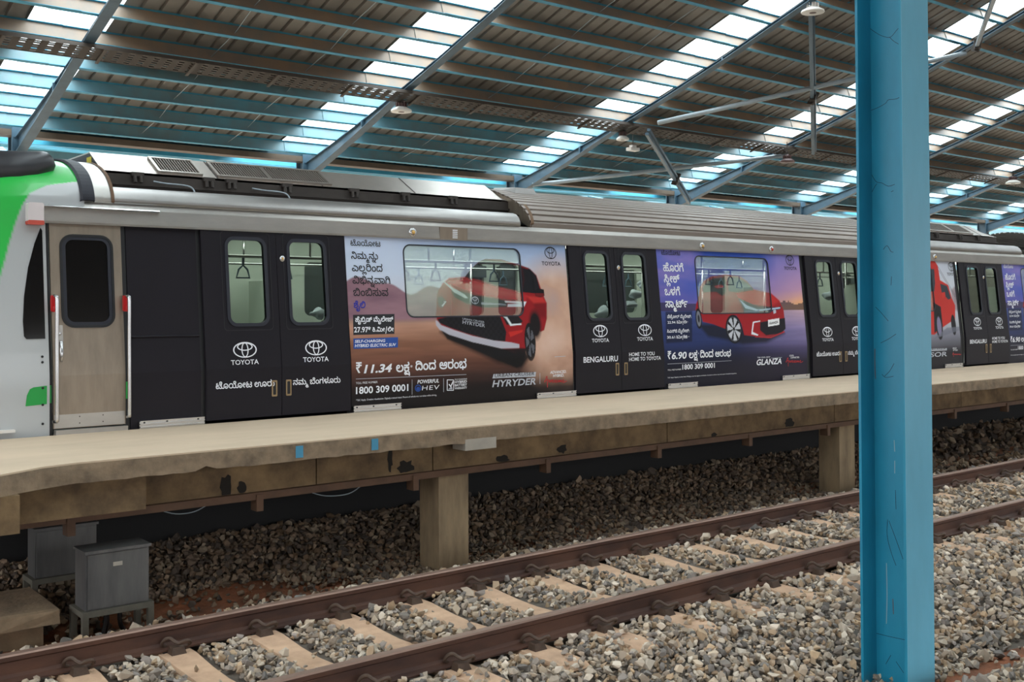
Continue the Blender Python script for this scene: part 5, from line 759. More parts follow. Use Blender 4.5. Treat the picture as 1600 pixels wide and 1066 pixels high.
'ttevowel':(815,[[243,-12,1,198,-12,0,124,17,0,69,75,0,40,160,0,40,216,1,40,288,0,90,400,0,181,464,0,243,464,1,284,464,0,345,434,0,379,380,0,379,342,1,379,303,0,342,243,0,269,209,0,215,209,1,163,209,0,93,251,0,74,274,1,94,340,1,107,322,0,163,279,0,208,279,1,257,279,0,301,311,0,301,338,1,301,365,0,267,394,0,241,394,1,199,394,0,145,344,0,120,262,0,120,215,1,120,205,1,120,165,0,141,112,0,177,81,0,226,67,0,253,67,1,320,67,0,385,140,0,394,195,1,471,195,1,477,128,0,549,67,0,597,67,1,652,67,0,699,123,0,699,162,1,699,201,0,662,261,0,602,300,0,566,307,1,634,352,1,684,332,0,749,274,0,781,200,0,781,156,1,781,83,0,694,-12,0,602,-12,1,559,-12,0,493,12,0,440,63,0,417,102,1,450,103,1,420,60,0,361,9,0,290,-12,0],[189,412,1,135,429,0,85,501,0,85,536,1,85,567,0,116,618,0,188,651,0,248,653,1,256,575,1,207,574,0,164,549,0,164,525,1,164,502,0,205,468,0,246,458,1],[498,306,1,498,381,1,569,381,1,607,381,0,658,400,0,658,431,1,658,451,0,636,478,0,620,487,1,697,520,1,706,513,0,721,497,0,733,476,0,740,450,0,740,433,1,740,409,0,723,366,0,689,333,0,662,322,1,643,315,0,609,306,0,588,306,1],[424,474,1,424,551,1,541,551,1,609,551,0,668,568,0,682,583,1,694,597,0,703,632,0,703,651,1,703,693,0,651,740,0,610,740,1,571,740,0,518,696,0,518,667,1,518,662,0,518,651,0,519,646,1,490,688,1,500,690,0,518,693,0,525,693,1,550,693,0,578,670,0,578,650,1,578,627,0,547,602,0,522,602,1,486,602,0,455,651,0,455,681,1,455,712,0,492,771,0,563,809,0,615,809,1,668,809,0,743,766,0,784,690,0,784,640,1,784,603,0,762,543,0,737,521,1,719,504,0,668,483,0,602,474,0,561,474,1]]),
'uni20B9.':(572,[[268,0,1,79,317,1,79,361,1,91,361,1,155,361,0,223,380,0,242,396,1,262,413,0,275,460,0,275,488,1,275,524,0,255,574,0,236,590,1,213,610,0,148,626,0,101,626,1,79,626,1,79,690,1,493,690,1,493,626,1,267,626,1,290,637,1,308,625,0,342,590,0,364,533,0,364,488,1,364,423,0,308,343,0,212,304,0,151,299,1,160,333,1,370,0,1],[79,461,1,79,525,1,493,525,1,493,461,1]]),
'uu':(1597,[[924,-12,1,884,-12,0,819,11,0,793,39,1,770,64,0,742,139,0,742,204,1,742,336,1,742,384,0,728,444,0,713,460,1,702,473,0,669,486,0,647,486,1,611,486,0,568,458,0,549,406,0,549,371,1,549,335,0,554,286,0,559,240,0,559,209,1,559,138,0,499,39,0,390,-12,0,316,-12,1,228,-12,0,103,70,0,37,215,0,37,311,1,37,391,0,91,504,0,184,563,0,242,563,1,286,563,0,350,531,0,385,471,0,385,429,1,385,386,0,346,318,0,269,278,0,212,278,1,176,278,0,118,300,0,77,332,0,63,348,1,87,414,1,96,402,0,128,371,0,175,348,0,206,348,1,259,348,0,307,392,0,307,426,1,307,458,0,271,493,0,242,493,1,183,493,0,115,399,0,115,315,1,115,311,1,115,261,0,138,173,0,186,105,0,264,67,0,318,67,1,381,67,0,450,109,0,477,177,0,477,216,1,477,247,0,472,299,0,467,349,0,467,375,1,467,435,0,511,519,0,593,563,0,650,563,1,687,563,0,743,544,0,765,524,1,785,507,0,810,459,0,823,388,0,823,336,1,823,220,1,823,153,0,845,98,0,862,84,1,874,74,0,907,65,0,927,65,1,974,65,0,1024,123,0,1024,190,1,1024,212,0,1021,260,0,1017,307,0,1017,324,1,1017,399,0,1082,506,0,1196,563,0,1269,563,1,1343,563,0,1452,512,0,1523,423,0,1559,305,0,1559,238,1,1559,162,0,1510,49,0,1416,-12,0,1348,-12,1,1292,-12,0,1215,31,0,1176,104,0,1176,148,1,1176,192,0,1206,250,0,1257,279,0,1287,279,1,1324,279,0,1363,242,0,1363,212,1,1363,184,0,1332,150,0,1308,150,1,1281,150,0,1252,180,0,1252,210,1,1260,212,1,1253,197,0,1248,171,0,1248,155,1,1248,119,0,1293,62,0,1348,62,1,1388,62,0,1446,103,0,1477,181,0,1477,236,1,1477,302,0,1433,415,0,1342,485,0,1270,485,1,1217,485,0,1140,445,0,1099,369,0,1099,314,1,1099,290,0,1103,247,0,1106,205,0,1106,180,1,1106,92,0,1016,-12,0]]),
'uuvowelsign':(746,[[90,-12,1,25,-12,0,-75,58,0,-119,113,1,-68,168,1,-27,116,0,46,67,0,90,67,1,135,67,0,174,116,0,174,156,1,174,194,0,170,247,0,166,295,0,166,324,1,166,399,0,231,506,0,344,563,0,417,563,1,491,563,0,600,512,0,672,423,0,708,305,0,708,238,1,708,159,0,658,47,0,564,-12,0,497,-12,1,441,-12,0,364,31,0,325,104,0,325,148,1,325,192,0,355,250,0,406,279,0,436,279,1,473,279,0,512,242,0,512,212,1,512,184,0,481,150,0,457,150,1,430,150,0,401,180,0,401,210,1,409,212,1,402,197,0,397,171,0,397,155,1,397,119,0,442,62,0,497,62,1,537,62,0,595,102,0,626,180,0,626,236,1,626,302,0,582,415,0,491,485,0,419,485,1,366,485,0,289,445,0,248,369,0,248,314,1,248,282,0,252,235,0,256,188,0,256,155,1,256,95,0,208,22,0,132,-12,0]]),
'uvowelsign':(364,[[116,-12,1,40,-12,0,-74,65,0,-119,123,1,-68,177,1,-26,124,0,61,67,0,119,67,1,179,67,0,245,145,0,245,210,1,245,280,0,195,386,0,107,463,0,49,488,1,92,565,1,160,532,0,266,432,0,327,298,0,327,215,1,327,150,0,281,47,0,187,-12,0]]),
'va':(794,[[226,-12,1,170,-12,0,81,32,0,31,112,0,31,167,1,31,211,0,67,282,0,135,324,0,183,324,1,236,324,0,300,274,0,300,231,1,300,215,0,294,183,0,287,172,1,219,178,1,221,184,0,225,203,0,225,210,1,225,232,0,201,254,0,180,254,1,149,254,0,108,211,0,108,170,1,108,125,0,170,67,0,234,67,1,303,67,0,367,137,0,372,195,1,448,195,1,453,128,0,522,67,0,570,67,1,626,67,0,670,140,0,670,191,1,670,250,0,629,349,0,561,425,0,479,471,0,438,477,1,591,483,1,642,451,0,714,363,0,752,258,0,752,198,1,752,126,0,703,33,0,623,-12,0,577,-12,1,526,-12,0,462,14,0,418,65,0,396,101,1,427,105,1,401,57,0,342,7,0,271,-12,0],[31,474,1,31,551,1,541,551,1,595,551,0,639,561,0,649,569,1,663,579,0,671,604,0,671,618,1,671,651,0,639,714,0,606,747,1,671,790,1,718,738,0,752,655,0,752,612,1,752,593,0,737,538,0,711,516,1,686,494,0,617,474,0,559,474,1]]),
'vanocrest':(794,[[226,-12,1,170,-12,0,81,32,0,31,112,0,31,167,1,31,211,0,67,282,0,135,324,0,183,324,1,236,324,0,300,274,0,300,231,1,300,215,0,294,183,0,287,172,1,219,178,1,221,184,0,225,203,0,225,210,1,225,232,0,201,254,0,180,254,1,149,254,0,108,211,0,108,170,1,108,125,0,170,67,0,234,67,1,303,67,0,367,137,0,372,195,1,448,195,1,453,128,0,522,67,0,570,67,1,626,67,0,670,140,0,670,191,1,670,250,0,629,349,0,561,425,0,479,471,0,438,477,1,591,481,1,642,449,0,714,363,0,752,258,0,752,198,1,752,126,0,703,33,0,623,-12,0,577,-12,1,526,-12,0,462,14,0,418,65,0,396,101,1,427,105,1,401,57,0,342,7,0,271,-12,0],[31,474,1,31,551,1,645,551,1,645,474,1]]),
'vivowel':(818,[[224,-12,1,168,-12,0,79,32,0,29,112,0,29,167,1,29,211,0,65,282,0,133,324,0,181,324,1,234,324,0,298,274,0,298,231,1,298,215,0,292,183,0,285,172,1,217,178,1,219,184,0,223,203,0,223,210,1,223,232,0,199,254,0,178,254,1,147,254,0,106,211,0,106,170,1,106,125,0,168,67,0,232,67,1,301,67,0,365,137,0,370,195,1,446,195,1,451,128,0,519,67,0,565,67,1,601,67,0,650,95,0,680,145,0,693,215,0,693,257,1,693,346,0,637,504,0,540,624,0,417,693,0,349,693,1,316,693,0,284,663,0,284,641,1,284,617,0,315,589,0,343,589,1,379,589,0,434,630,0,438,682,1,515,675,1,506,620,0,458,551,0,389,519,0,347,519,1,304,519,0,240,547,0,206,602,0,206,642,1,206,676,0,242,731,0,307,763,0,352,763,1,440,763,0,594,684,0,710,545,0,776,361,0,776,255,1,776,200,0,756,113,0,720,49,0,668,8,0,604,-12,0,567,-12,1,520,-12,0,460,14,0,416,65,0,394,101,1,425,105,1,399,57,0,340,7,0,269,-12,0]]),
'yovowel':(1715,[[308,-12,1,234,-12,0,132,40,0,69,126,0,40,228,0,40,279,1,40,360,0,106,488,0,226,562,0,306,562,1,381,562,0,483,509,0,545,423,0,572,323,0,572,276,1,572,191,0,506,61,0,388,-12,0],[306,67,1,362,67,0,444,116,0,490,211,0,490,279,1,490,340,0,448,432,0,366,483,0,305,483,1,253,483,0,170,438,0,122,346,0,122,277,1,122,209,0,166,115,0,249,67,0],[721,-12,1,645,-12,0,531,65,0,486,123,1,538,177,1,579,124,0,667,67,0,722,67,1,784,67,0,850,145,0,850,210,1,850,276,0,799,383,0,706,459,0,644,477,1,782,483,1,830,453,0,897,374,0,932,276,0,932,215,1,932,175,0,911,94,0,863,28,0,781,-12,0],[600,474,1,600,551,1,680,551,1,748,551,0,807,568,0,821,583,1,833,597,0,842,632,0,842,651,1,842,693,0,790,740,0,749,740,1,710,740,0,657,696,0,657,667,1,657,662,0,657,651,0,658,646,1,629,688,1,639,690,0,657,693,0,664,693,1,689,693,0,717,670,0,717,650,1,717,627,0,686,602,0,661,602,1,625,602,0,594,651,0,594,681,1,594,712,0,631,771,0,702,809,0,754,809,1,807,809,0,882,766,0,923,690,0,923,640,1,923,603,0,901,543,0,877,521,1,858,504,0,807,483,0,741,474,0,700,474,1],[1059,-12,1,994,-12,0,894,58,0,850,113,1,901,168,1,942,116,0,1015,67,0,1059,67,1,1104,67,0,1143,116,0,1143,156,1,1143,194,0,1139,247,0,1135,295,0,1135,324,1,1135,399,0,1200,506,0,1313,563,0,1386,563,1,1460,563,0,1569,512,0,1641,423,0,1677,305,0,1677,238,1,1677,159,0,1627,47,0,1533,-12,0,1466,-12,1,1410,-12,0,1333,31,0,1294,104,0,1294,148,1,1294,192,0,1324,250,0,1375,279,0,1405,279,1,1442,279,0,1481,242,0,1481,212,1,1481,184,0,1450,150,0,1426,150,1,1399,150,0,1370,180,0,1370,210,1,1378,212,1,1371,197,0,1366,171,0,1366,155,1,1366,119,0,1411,62,0,1466,62,1,1506,62,0,1564,102,0,1595,180,0,1595,236,1,1595,302,0,1552,415,0,1460,485,0,1388,485,1,1335,485,0,1258,445,0,1217,369,0,1217,314,1,1217,282,0,1221,235,0,1225,188,0,1225,155,1,1225,95,0,1177,22,0,1101,-12,0]])}
KW={'toyota': 'ttevowel uuvowelsign yovowel lengthmark tta', 'you': 'nivowel ma masubscript na nasubscript uvowelsign', 'than': 'e la lasubscript rivowel anusvara da', 'diff': 'vivowel bhivowel na nasubscript vanocrest aavowelsign givowel', 'reflect': 'bivowel anusvara bivowel sa uvowelsign va', 'style': 'shevowel ailengthmark livowel', 'hybrid': 'hevowel ailengthmark bivowel rasubscript ddavirama _ mevowel ailengthmark levowel lengthmark javirama', 'kml': 'kivowel period. mivowel lengthmark slash. livowel lengthmark', 'lakh': 'la kassa', 'from': 'divowel anusvara da', 'start': 'aa ra anusvara bha', 'home': 'ttevowel uuvowelsign yovowel lengthmark tta _ uu ra uvowelsign', 'blr': 'na ma masubscript _ bevowel anusvara ga lla uuvowelsign ra uvowelsign', 'out': 'hevowel uuvowelsign ra gevowel', 'sleek': 'sivowel lasubscript lengthmark kavirama', 'in': 'o lla gevowel', 'smart': 'sanocrest aavowelsign masubscript ttavirama reph', 'petrol': 'pevowel ttevowel rasubscript uuvowelsign lengthmark lavirama _ mevowel ailengthmark levowel lengthmark javirama colon.', 'cng': 'sivowel e navirama jivowel _ mevowel ailengthmark levowel lengthmark javirama colon.', 'kmk': 'kivowel mivowel lengthmark slash. kevowel jivowel', 'kml2': 'kivowel mivowel lengthmark slash. livowel lengthmark', 'rupee': 'uni20B9.'}

# ------------------------------------------------------------------ writing
def glyph_polys(name, bold):
    adv, cs = KG[name]; loops = []
    for c in cs:
        P = [(c[i], c[i+1], c[i+2]) for i in range(0, len(c), 3)]; pts = []; n = len(P); Q = []
        for i in range(n):
            a, b = P[i], P[(i+1) % n]; Q.append(a)
            if not a[2] and not b[2]: Q.append(((a[0]+b[0])/2, (a[1]+b[1])/2, 1))
        k = next(i for i, q in enumerate(Q) if q[2]); Q = Q[k:]+Q[:k]; i = 0; n = len(Q)
        while i < n:
            a = Q[i]; b = Q[(i+1) % n]
            pts.append((a[0], a[1]))
            if b[2]: i += 1
            else:
                d = Q[(i+2) % n]
                for t in (.33, .67): pts.append(((1-t)**2*a[0]+2*t*(1-t)*b[0]+t*t*d[0], (1-t)**2*a[1]+2*t*(1-t)*b[1]+t*t*d[1]))
                i += 2
        P2 = []
        for q in pts:
            if not P2 or abs(q[0]-P2[-1][0])+abs(q[1]-P2[-1][1]) > 1: P2.append(q)
        if len(P2) < 3: continue
        if bold:                       # push the outline out along its normals (outer loops run clockwise)
            A = np.array(P2, float); d = np.roll(A, -1, 0)-np.roll(A, 1, 0); d /= np.linalg.norm(d, axis=1, keepdims=True)+1e-9
            A = A+np.stack([-d[:, 1], d[:, 0]], 1)*bold; P2 = [tuple(q) for q in A]
        loops.append(P2)
    pts = [Vector(q) for p in loops for q in p]; ed = []; o = 0
    for p in loops: ed += [(o+i, o+(i+1) % len(p)) for i in range(len(p))]; o += len(p)
    V, _, T = delaunay_2d_cdt(pts, ed, [], 0, 1e-3)[:3]
    def wind(x, y):                # how often the outlines turn round a point
        n = 0
        for p in loops:
            for i in range(len(p)):
                a, b = p[i-1], p[i]
                if (a[1] <= y) != (b[1] <= y):
                    t = (b[0]-a[0])*(y-a[1])/(b[1]-a[1])+a[0]
                    if t > x: n += 1 if b[1] > a[1] else -1
        return n
    F = [t for t in T if wind(sum(V[i][0] for i in t)/3, sum(V[i][1] for i in t)/3)]
    return adv, [tuple(v) for v in V], F
GC = {}
def shape_kannada(word, bold=14):
    """2-D triangles of a Kannada word set glyph by glyph"""
    V, F, D, x = [], [], [], 0
    for gi, g in enumerate(word.split()):
        if g == '_': x += 260; continue
        if (g, bold) not in GC: GC[(g, bold)] = glyph_polys(g, bold)
        adv, gv, gf = GC[(g, bold)]; b = len(V)
        V += [(p[0]+x, p[1]) for p in gv]; F += [tuple(b+i for i in t) for t in gf]; D += [(gi % 3)*.0004]*len(gv)
        x += adv
    return np.array(V, float), F, D
LC = {}
def shape_latin(body, bold=.0, spacing=1.0):
    k = (body, bold, spacing)
    if k in LC: return LC[k]
    c = bpy.data.curves.new('t', 'FONT'); c.body = body; c.size = 1; c.resolution_u = 3; c.offset = bold; c.space_character = spacing
    o = bpy.data.objects.new('t', c); COL.objects.link(o); bpy.context.view_layer.update()
    me = o.evaluated_get(bpy.context.evaluated_depsgraph_get()).to_mesh()
    V = np.array([(v.co.x, v.co.y) for v in me.vertices]); F = [tuple(p.vertices) for p in me.polygons]
    o.evaluated_get(bpy.context.evaluated_depsgraph_get()).to_mesh_clear(); bpy.data.objects.remove(o); bpy.data.curves.remove(c)
    LC[k] = (V, F); return LC[k]
EPS = .004
def put(mb, V, F, X0, zb, X1, capz=None, mi=0, italic=0.0, off=EPS, z1=None, latin=False, dd=0.0):
    """lay a 2-D word on the car side between X0 and X1, its baseline at zb; capz: height of a capital"""
    V = V.copy(); V[:, 0] += italic*V[:, 1]
    lo, hi = V[:, 0].min(), V[:, 0].max(); s = (X1-X0)/(hi-lo)
    sz = s
    if capz: sz = capz/(.727 if latin else 714)
    X = X0+(V[:, 0]-lo)*s; Z = zb+V[:, 1]*sz
    if z1 is not None: Z += (z1-zb)*(X-X0)/(X1-X0)
    up = []
    for f in F:       # every face looks towards the eye (-Y)
        a, b, c = f[:3]; ar = (X[b]-X[a])*(Z[c]-Z[a])-(X[c]-X[a])*(Z[b]-Z[a])
        up.append(f if ar > 0 else f[::-1])
    dd = np.broadcast_to(dd, X.shape); mb.add([(x, YS(z)-off-e, z) for x, z, e in zip(X, Z, dd)], up, mi)
def part_of(mb, name):         # a list collects one part per line of print
    if isinstance(mb, list): q = MB(); mb.append((name, q)); return q
    return mb
def kn(mb, key, p0, x1, mi=0, bold=14, S_=S, **k):
    mb = part_of(mb, 'lettering'); X0, z0 = S_(*p0); X1, _ = S_(x1, p0[1]); V, F, D = shape_kannada(KW.get(key, key), bold); put(mb, V, F, X0, z0, X1, mi=mi, dd=np.array(D), **k)
def la(mb, body, p0, x1, ytop, mi=0, bold=.0, italic=0.0, S_=S, spacing=1.0, **k):
    mb = part_of(mb, 'lettering'); X0, z0 = S_(*p0); X1, _ = S_(x1, p0[1]); _, zt_ = S_(p0[0], ytop); V, F = shape_latin(body, bold, spacing); put(mb, V, F, X0, z0, X1, zt_-z0, mi, italic, latin=True, **k)
def flat(mb, pts, mi=0, off=EPS-.0015, S_=S):
    mb = part_of(mb, 'rule_line'); P = [S_(*p) for p in pts]; ar = sum(P[i-1][0]*P[i][1]-P[i][0]*P[i-1][1] for i in range(len(P)))
    if ar < 0: P = P[::-1]
    mb.add([(x, YS(z)-off, z) for x, z in P], [tuple(range(len(P)))], mi)
def ring(mb, cx, cz, rx, rz_, wx, wz, mi=0, off=EPS, n=40):
    v = []
    for k in range(n):
        a = 2*math.pi*k/n; z = cz+(rz_)*math.sin(a); zi = cz+(rz_-wz)*math.sin(a)
        v += [(cx+rx*math.cos(a), YS(z)-off, z), (cx+(rx-wx)*math.cos(a), YS(zi)-off, zi)]
    mb.add(v, [(2*k, 2*((k+1) % n), 2*((k+1) % n)+1, 2*k+1) for k in range(n)], mi)
def emblem(mb, cx, cz, rx, rz_, mi=0, off=EPS):
    wx = .105*rx; wz = .13*rz_
    ring(mb, cx, cz, rx, rz_, wx, wz, mi, off)
    ring(mb, cx, cz+.40*rz_, .66*rx, .52*rz_, .10*rx, .13*rz_, mi, off+.0002)
    ring(mb, cx, cz+.0*rz_, .30*rx, .94*rz_, .09*rx, .12*rz_, mi, off+.0004)

# ------------------------------------------------------------------ printed pictures, as colours of the film's own fine mesh
def mask(X, Z, pts, soft=.008):
    P = np.array(pts, float); ins = np.zeros(X.shape, bool); D = np.full(X.shape, 1e9)
    for i in range(len(P)):
        a, b = P[i-1], P[i]
        if a[1] != b[1]:
            c = ((a[1] > Z) != (b[1] > Z)); ins ^= c & (X < (b[0]-a[0])*(Z-a[1])/(b[1]-a[1])+a[0])
        d = b-a; L = d@d+1e-12; t = np.clip(((X-a[0])*d[0]+(Z-a[1])*d[1])/L, 0, 1)
        D = np.minimum(D, (X-a[0]-t*d[0])**2+(Z-a[1]-t*d[1])**2)
    D = np.sqrt(D); return np.clip(.5+np.where(ins, D, -D)/soft, 0, 1)
def vnoise(X, Z, fx, fz, seed=0, oct=4):
    r = np.random.default_rng(seed); out = 0; amp = 1; tot = 0
    for o in range(oct):
        g = r.uniform(size=(64, 64)); u = X*fx*2**o+17.3*o; v = Z*fz*2**o+9.1*o; i = np.floor(u).astype(int); j = np.floor(v).astype(int); a = u-i; b = v-j; a = a*a*(3-2*a); b = b*b*(3-2*b)
        G = lambda p, q: g[p % 64, q % 64]
        out = out+amp*((1-a)*(1-b)*G(i, j)+a*(1-b)*G(i+1, j)+(1-a)*b*G(i, j+1)+a*b*G(i+1, j+1)); tot += amp; amp *= .5
    return out/tot
class Paint:
    def __init__(s, X, Z, S_): s.X, s.Z, s.S = X, Z, S_; s.c = np.zeros(X.shape+(3,))
    def fill(s, col, m): s.c = s.c*(1-m[..., None])+lin(col)*m[..., None]
    def ramp(s, stops, t):
        ts = [a for a, _ in stops]; cs = np.array([lin(c) for _, c in stops]); return np.stack([np.interp(t, ts, cs[:, k]) for k in range(3)], -1)
    def over(s, arr, m): s.c = s.c*(1-m[..., None])+arr*m[..., None]
    def P(s, pts): return [s.S(*p) for p in pts]
    def poly(s, pts, col, soft=.010, a=1.0): s.fill(col, a*mask(s.X, s.Z, s.P(pts), soft))
    def ell(s, c, rx, ry, col, soft=.15, a=1.0, rot=0.0):
        (cx, cz) = s.S(*c); ax = abs(s.S(c[0]+rx, c[1])[0]-cx); az = abs(s.S(c[0], c[1]-ry)[1]-cz)
        u = (s.X-cx)/ax; v = (s.Z-cz)/az; r = np.sqrt(u*u+v*v); s.fill(col, a*np.clip((1-r)/soft+.5, 0, 1)); return u, v, r
def q4(x, y): return (530+x/3.553, 350+y/3.553)
def q5(x, y): return (880+x/4.1, 370+y/4.1)
def q6(x, y): return (1250+x/4.571, 370+y/4.571)
def L4(*a): return [q4(a[i], a[i+1]) for i in range(0, len(a), 2)]
def L5(*a): return [q5(a[i], a[i+1]) for i in range(0, len(a), 2)]
def L6(*a): return [q6(a[i], a[i+1]) for i in range(0, len(a), 2)]

def paint_suv(X, Z):
    p = Paint(X, Z, S); u = (X-5.96)/3.26; z = Z
    sky = p.ramp([(-.4, (215, 188, 176)), (.1, (208, 208, 220)), (.4, (204, 216, 236)), (.82, (196, 210, 236))], z); p.c = sky
    p.over(p.ramp([(0, (150, 168, 200)), (1, (120, 150, 196))], (z-.1)/.7), np.clip((u-.18)/.3, 0, 1)*np.clip((z-.35)/.4, 0, 1)*.7)
    ridge = .30-.22*u+.05*np.sin(u*19)+.03*np.sin(u*43); hill = np.clip((ridge-z)/.02, 0, 1)*np.clip((.62-u)/.1, 0, 1)
    n1 = vnoise(X, Z, 2.2, 9, 3)
    p.over(p.ramp([(0, (112, 84, 100)), (1, (166, 126, 136))], n1), hill)
    gl = -.10-.02*np.sin(u*7); g = np.clip((gl-z)/.05, 0, 1); n2 = vnoise(X*.8+Z*.5, Z, 1.1, 10, 5)
    gr = p.ramp([(-1.15, (14, 10, 11)), (-.98, (24, 17, 17)), (-.8, (58, 38, 34)), (-.6, (104, 66, 52)), (-.4, (146, 100, 78)), (-.2, (168, 126, 106)), (-.1, (186, 152, 134))], z)*(.40+1.2*n2)[..., None]
    p.over(gr, g)
    du = np.clip(1-np.hypot((X-9.0)/.85, (z+.2)/.95), 0, 1); nd = vnoise(X, Z, 2.5, 2.5, 9); p.over(p.ramp([(0, (150, 100, 78)), (.6, (206, 166, 144)), (1, (222, 192, 176))], nd), np.clip(du*2.4, 0, 1)*np.clip(.45+nd, 0, 1))
    # shadow under the vehicle
    p.poly(L4(560, 600, 640, 660, 880, 770, 1010, 800, 1060, 740, 1000, 660, 700, 600), (16, 12, 13), .06, .95)
    # body
    body = L4(545, 400, 552, 370, 575, 335, 612, 303, 700, 296, 738, 245, 775, 212, 812, 196, 900, 200, 990, 222, 1060, 250, 1095, 285, 1115, 345, 1135, 400, 1152, 440, 1152, 530, 1138, 590, 1118, 600, 1085, 560, 1050, 600, 1035, 690, 1012, 740, 930, 700, 740, 640, 585, 600, 552, 560, 540, 520)
    p.poly(body, (150, 24, 30), .012)
    p.poly(L4(575, 335, 612, 303, 705, 296, 880, 342, 1015, 378, 1040, 400, 1035, 432, 920, 424, 800, 405, 690, 370, 640, 352), (186, 36, 40), .04)
    p.poly(L4(640, 330, 760, 330, 900, 368, 1000, 396, 900, 392, 760, 362), (214, 92, 84), .05, .6)
    p.poly(L4(1070, 410, 1148, 440, 1150, 520, 1120, 520, 1085, 470), (120, 16, 22), .05, .9)
    p.poly(L4(1040, 400, 1130, 408, 1148, 436, 1080, 440), (206, 56, 50), .03, .8)
    p.poly(L4(702, 294, 742, 244, 778, 213, 814, 200, 905, 206, 1010, 240, 1022, 300, 1012, 374, 880, 342, 790, 312), (18, 20, 26), .012)
    p.poly(L4(760, 300, 800, 226, 850, 214, 880, 330), (62, 70, 84), .05, .5)
    p.poly(L4(702, 294, 742, 244, 778, 212, 814, 198, 905, 202, 1058, 250, 1094, 288, 1119, 378, 1085, 386, 1012, 378, 880, 344, 790, 314), (16, 17, 22), .010)
    p.poly(L4(760, 300, 800, 226, 850, 214, 880, 330), (58, 66, 80), .05, .35); p.poly(L4(1008, 242, 1020, 246, 1030, 310, 1020, 376, 1010, 372, 1020, 308), (52, 20, 26), .008)
    p.poly(L4(1022, 250, 1062, 266, 1078, 380, 1020, 374, 1030, 310), (22, 22, 28), .010)
    p.poly(L4(1070, 262, 1092, 290, 1118, 380, 1088, 384, 1082, 320), (26, 24, 30), .010)
    p.poly(L4(815, 194, 900, 197, 1055, 246, 1045, 252, 900, 206, 815, 202), (120, 24, 30), .008)
    p.poly(L4(1086, 372, 1108, 358, 1136, 364, 1140, 398, 1118, 408, 1090, 402), (18, 16, 20), .008)
    p.poly(L4(1090, 384, 1136, 386, 1138, 400, 1120, 406, 1092, 402), (110, 24, 28), .010)
    # nose: dark upper band, light strips
    p.poly(L4(622, 358, 690, 374, 760, 396, 922, 424, 935, 440, 930, 462, 800, 466, 700, 440, 640, 405), (18, 18, 22), .010)
    p.poly(L4(578, 320, 590, 322, 640, 358, 700, 392, 718, 412, 700, 412, 640, 380), (196, 214, 210), .007)
    p.poly(L4(920, 427, 1040, 432, 1034, 442, 925, 437), (236, 242, 246), .006); p.poly(L4(938, 446, 1036, 440, 1026, 462, 936, 460), (226, 236, 244), .006)
    p.poly(L4(790, 434, 925, 444, 932, 452, 790, 448), (150, 156, 164), .006)
    p.poly(L4(548, 408, 572, 400, 600, 432, 575, 470, 552, 455), (60, 50, 56), .008); p.poly(L4(573, 430, 600, 428, 576, 462, 570, 452, 588, 434), (214, 224, 224), .006)
    p.poly(L4(905, 512, 990, 506, 1020, 540, 1000, 560, 930, 560), (30, 26, 30), .008); p.poly(L4(905, 510, 932, 516, 958, 556, 1010, 552, 1012, 560, 950, 566, 925, 526), (216, 226, 232), .006)
    gr_ = L4(545, 528, 640, 508, 800, 508, 895, 514, 928, 600, 922, 652, 850, 648, 700, 606, 610, 574, 560, 552)
    gm = mask(X, Z, p.P(gr_), .01); chk = (.75+.35*((np.floor(X*26) + np.floor(Z*26)) % 2)); p.over(np.array(lin((26, 24, 28)))*chk[..., None], gm)
    p.poly(L4(536, 536, 548, 540, 566, 562, 640, 590, 740, 622, 860, 648, 955, 658, 998, 668, 1000, 690, 900, 692, 740, 655, 610, 615, 560, 590, 538, 562), (188, 186, 196), .008)
    p.poly(L4(560, 582, 600, 640, 760, 700, 900, 765, 985, 800, 1015, 785, 1040, 690, 1000, 690, 900, 694, 740, 660, 610, 618), (13, 11, 13), .02, .96)
    p.poly(L4(536, 540, 548, 546, 570, 572, 640, 600, 740, 630, 860, 654, 955, 662, 1000, 670, 1000, 684, 900, 686, 740, 656, 612, 612, 562, 588, 540, 564), (182, 180, 192), .008)
    p.poly(L4(940, 600, 1020, 588, 1016, 600, 950, 628), (200, 44, 38), .008)
    # front wheel and the arch
    p.ell(q4(1088, 560), 9, 22, (24, 16, 18), .5); u_, v_, r_ = p.ell(q4(1060, 655), 8.5, 30, (20, 18, 20), .06)
    sp = (np.abs(np.sin(np.arctan2(v_, u_)*2.5)) > .6)*(r_ < .78)*(r_ > .15); p.fill((104, 104, 112), .8*sp)
    p.ell(q4(1000, 745), 8, 12, (14, 11, 12), .8)
    du2 = np.clip(1-np.hypot((X-8.95)/.55, (z+.78)/.34), 0, 1); n4 = vnoise(X, Z, 4, 4, 21); p.over(p.ramp([(0, (120, 76, 58)), (1, (206, 166, 142))], n4), np.clip(du2*1.4, 0, 1)*np.clip(n4*1.6-.3, 0, 1))
    p.over(p.ramp([(0, (22, 17, 18)), (1, (26, 20, 20))], u), np.clip((-.84-z)/.16, 0, 1)*.88)
    lead = np.clip((.02-u)/.02, 0, 1); p.fill((40, 34, 38), lead*.0)
    return p.c
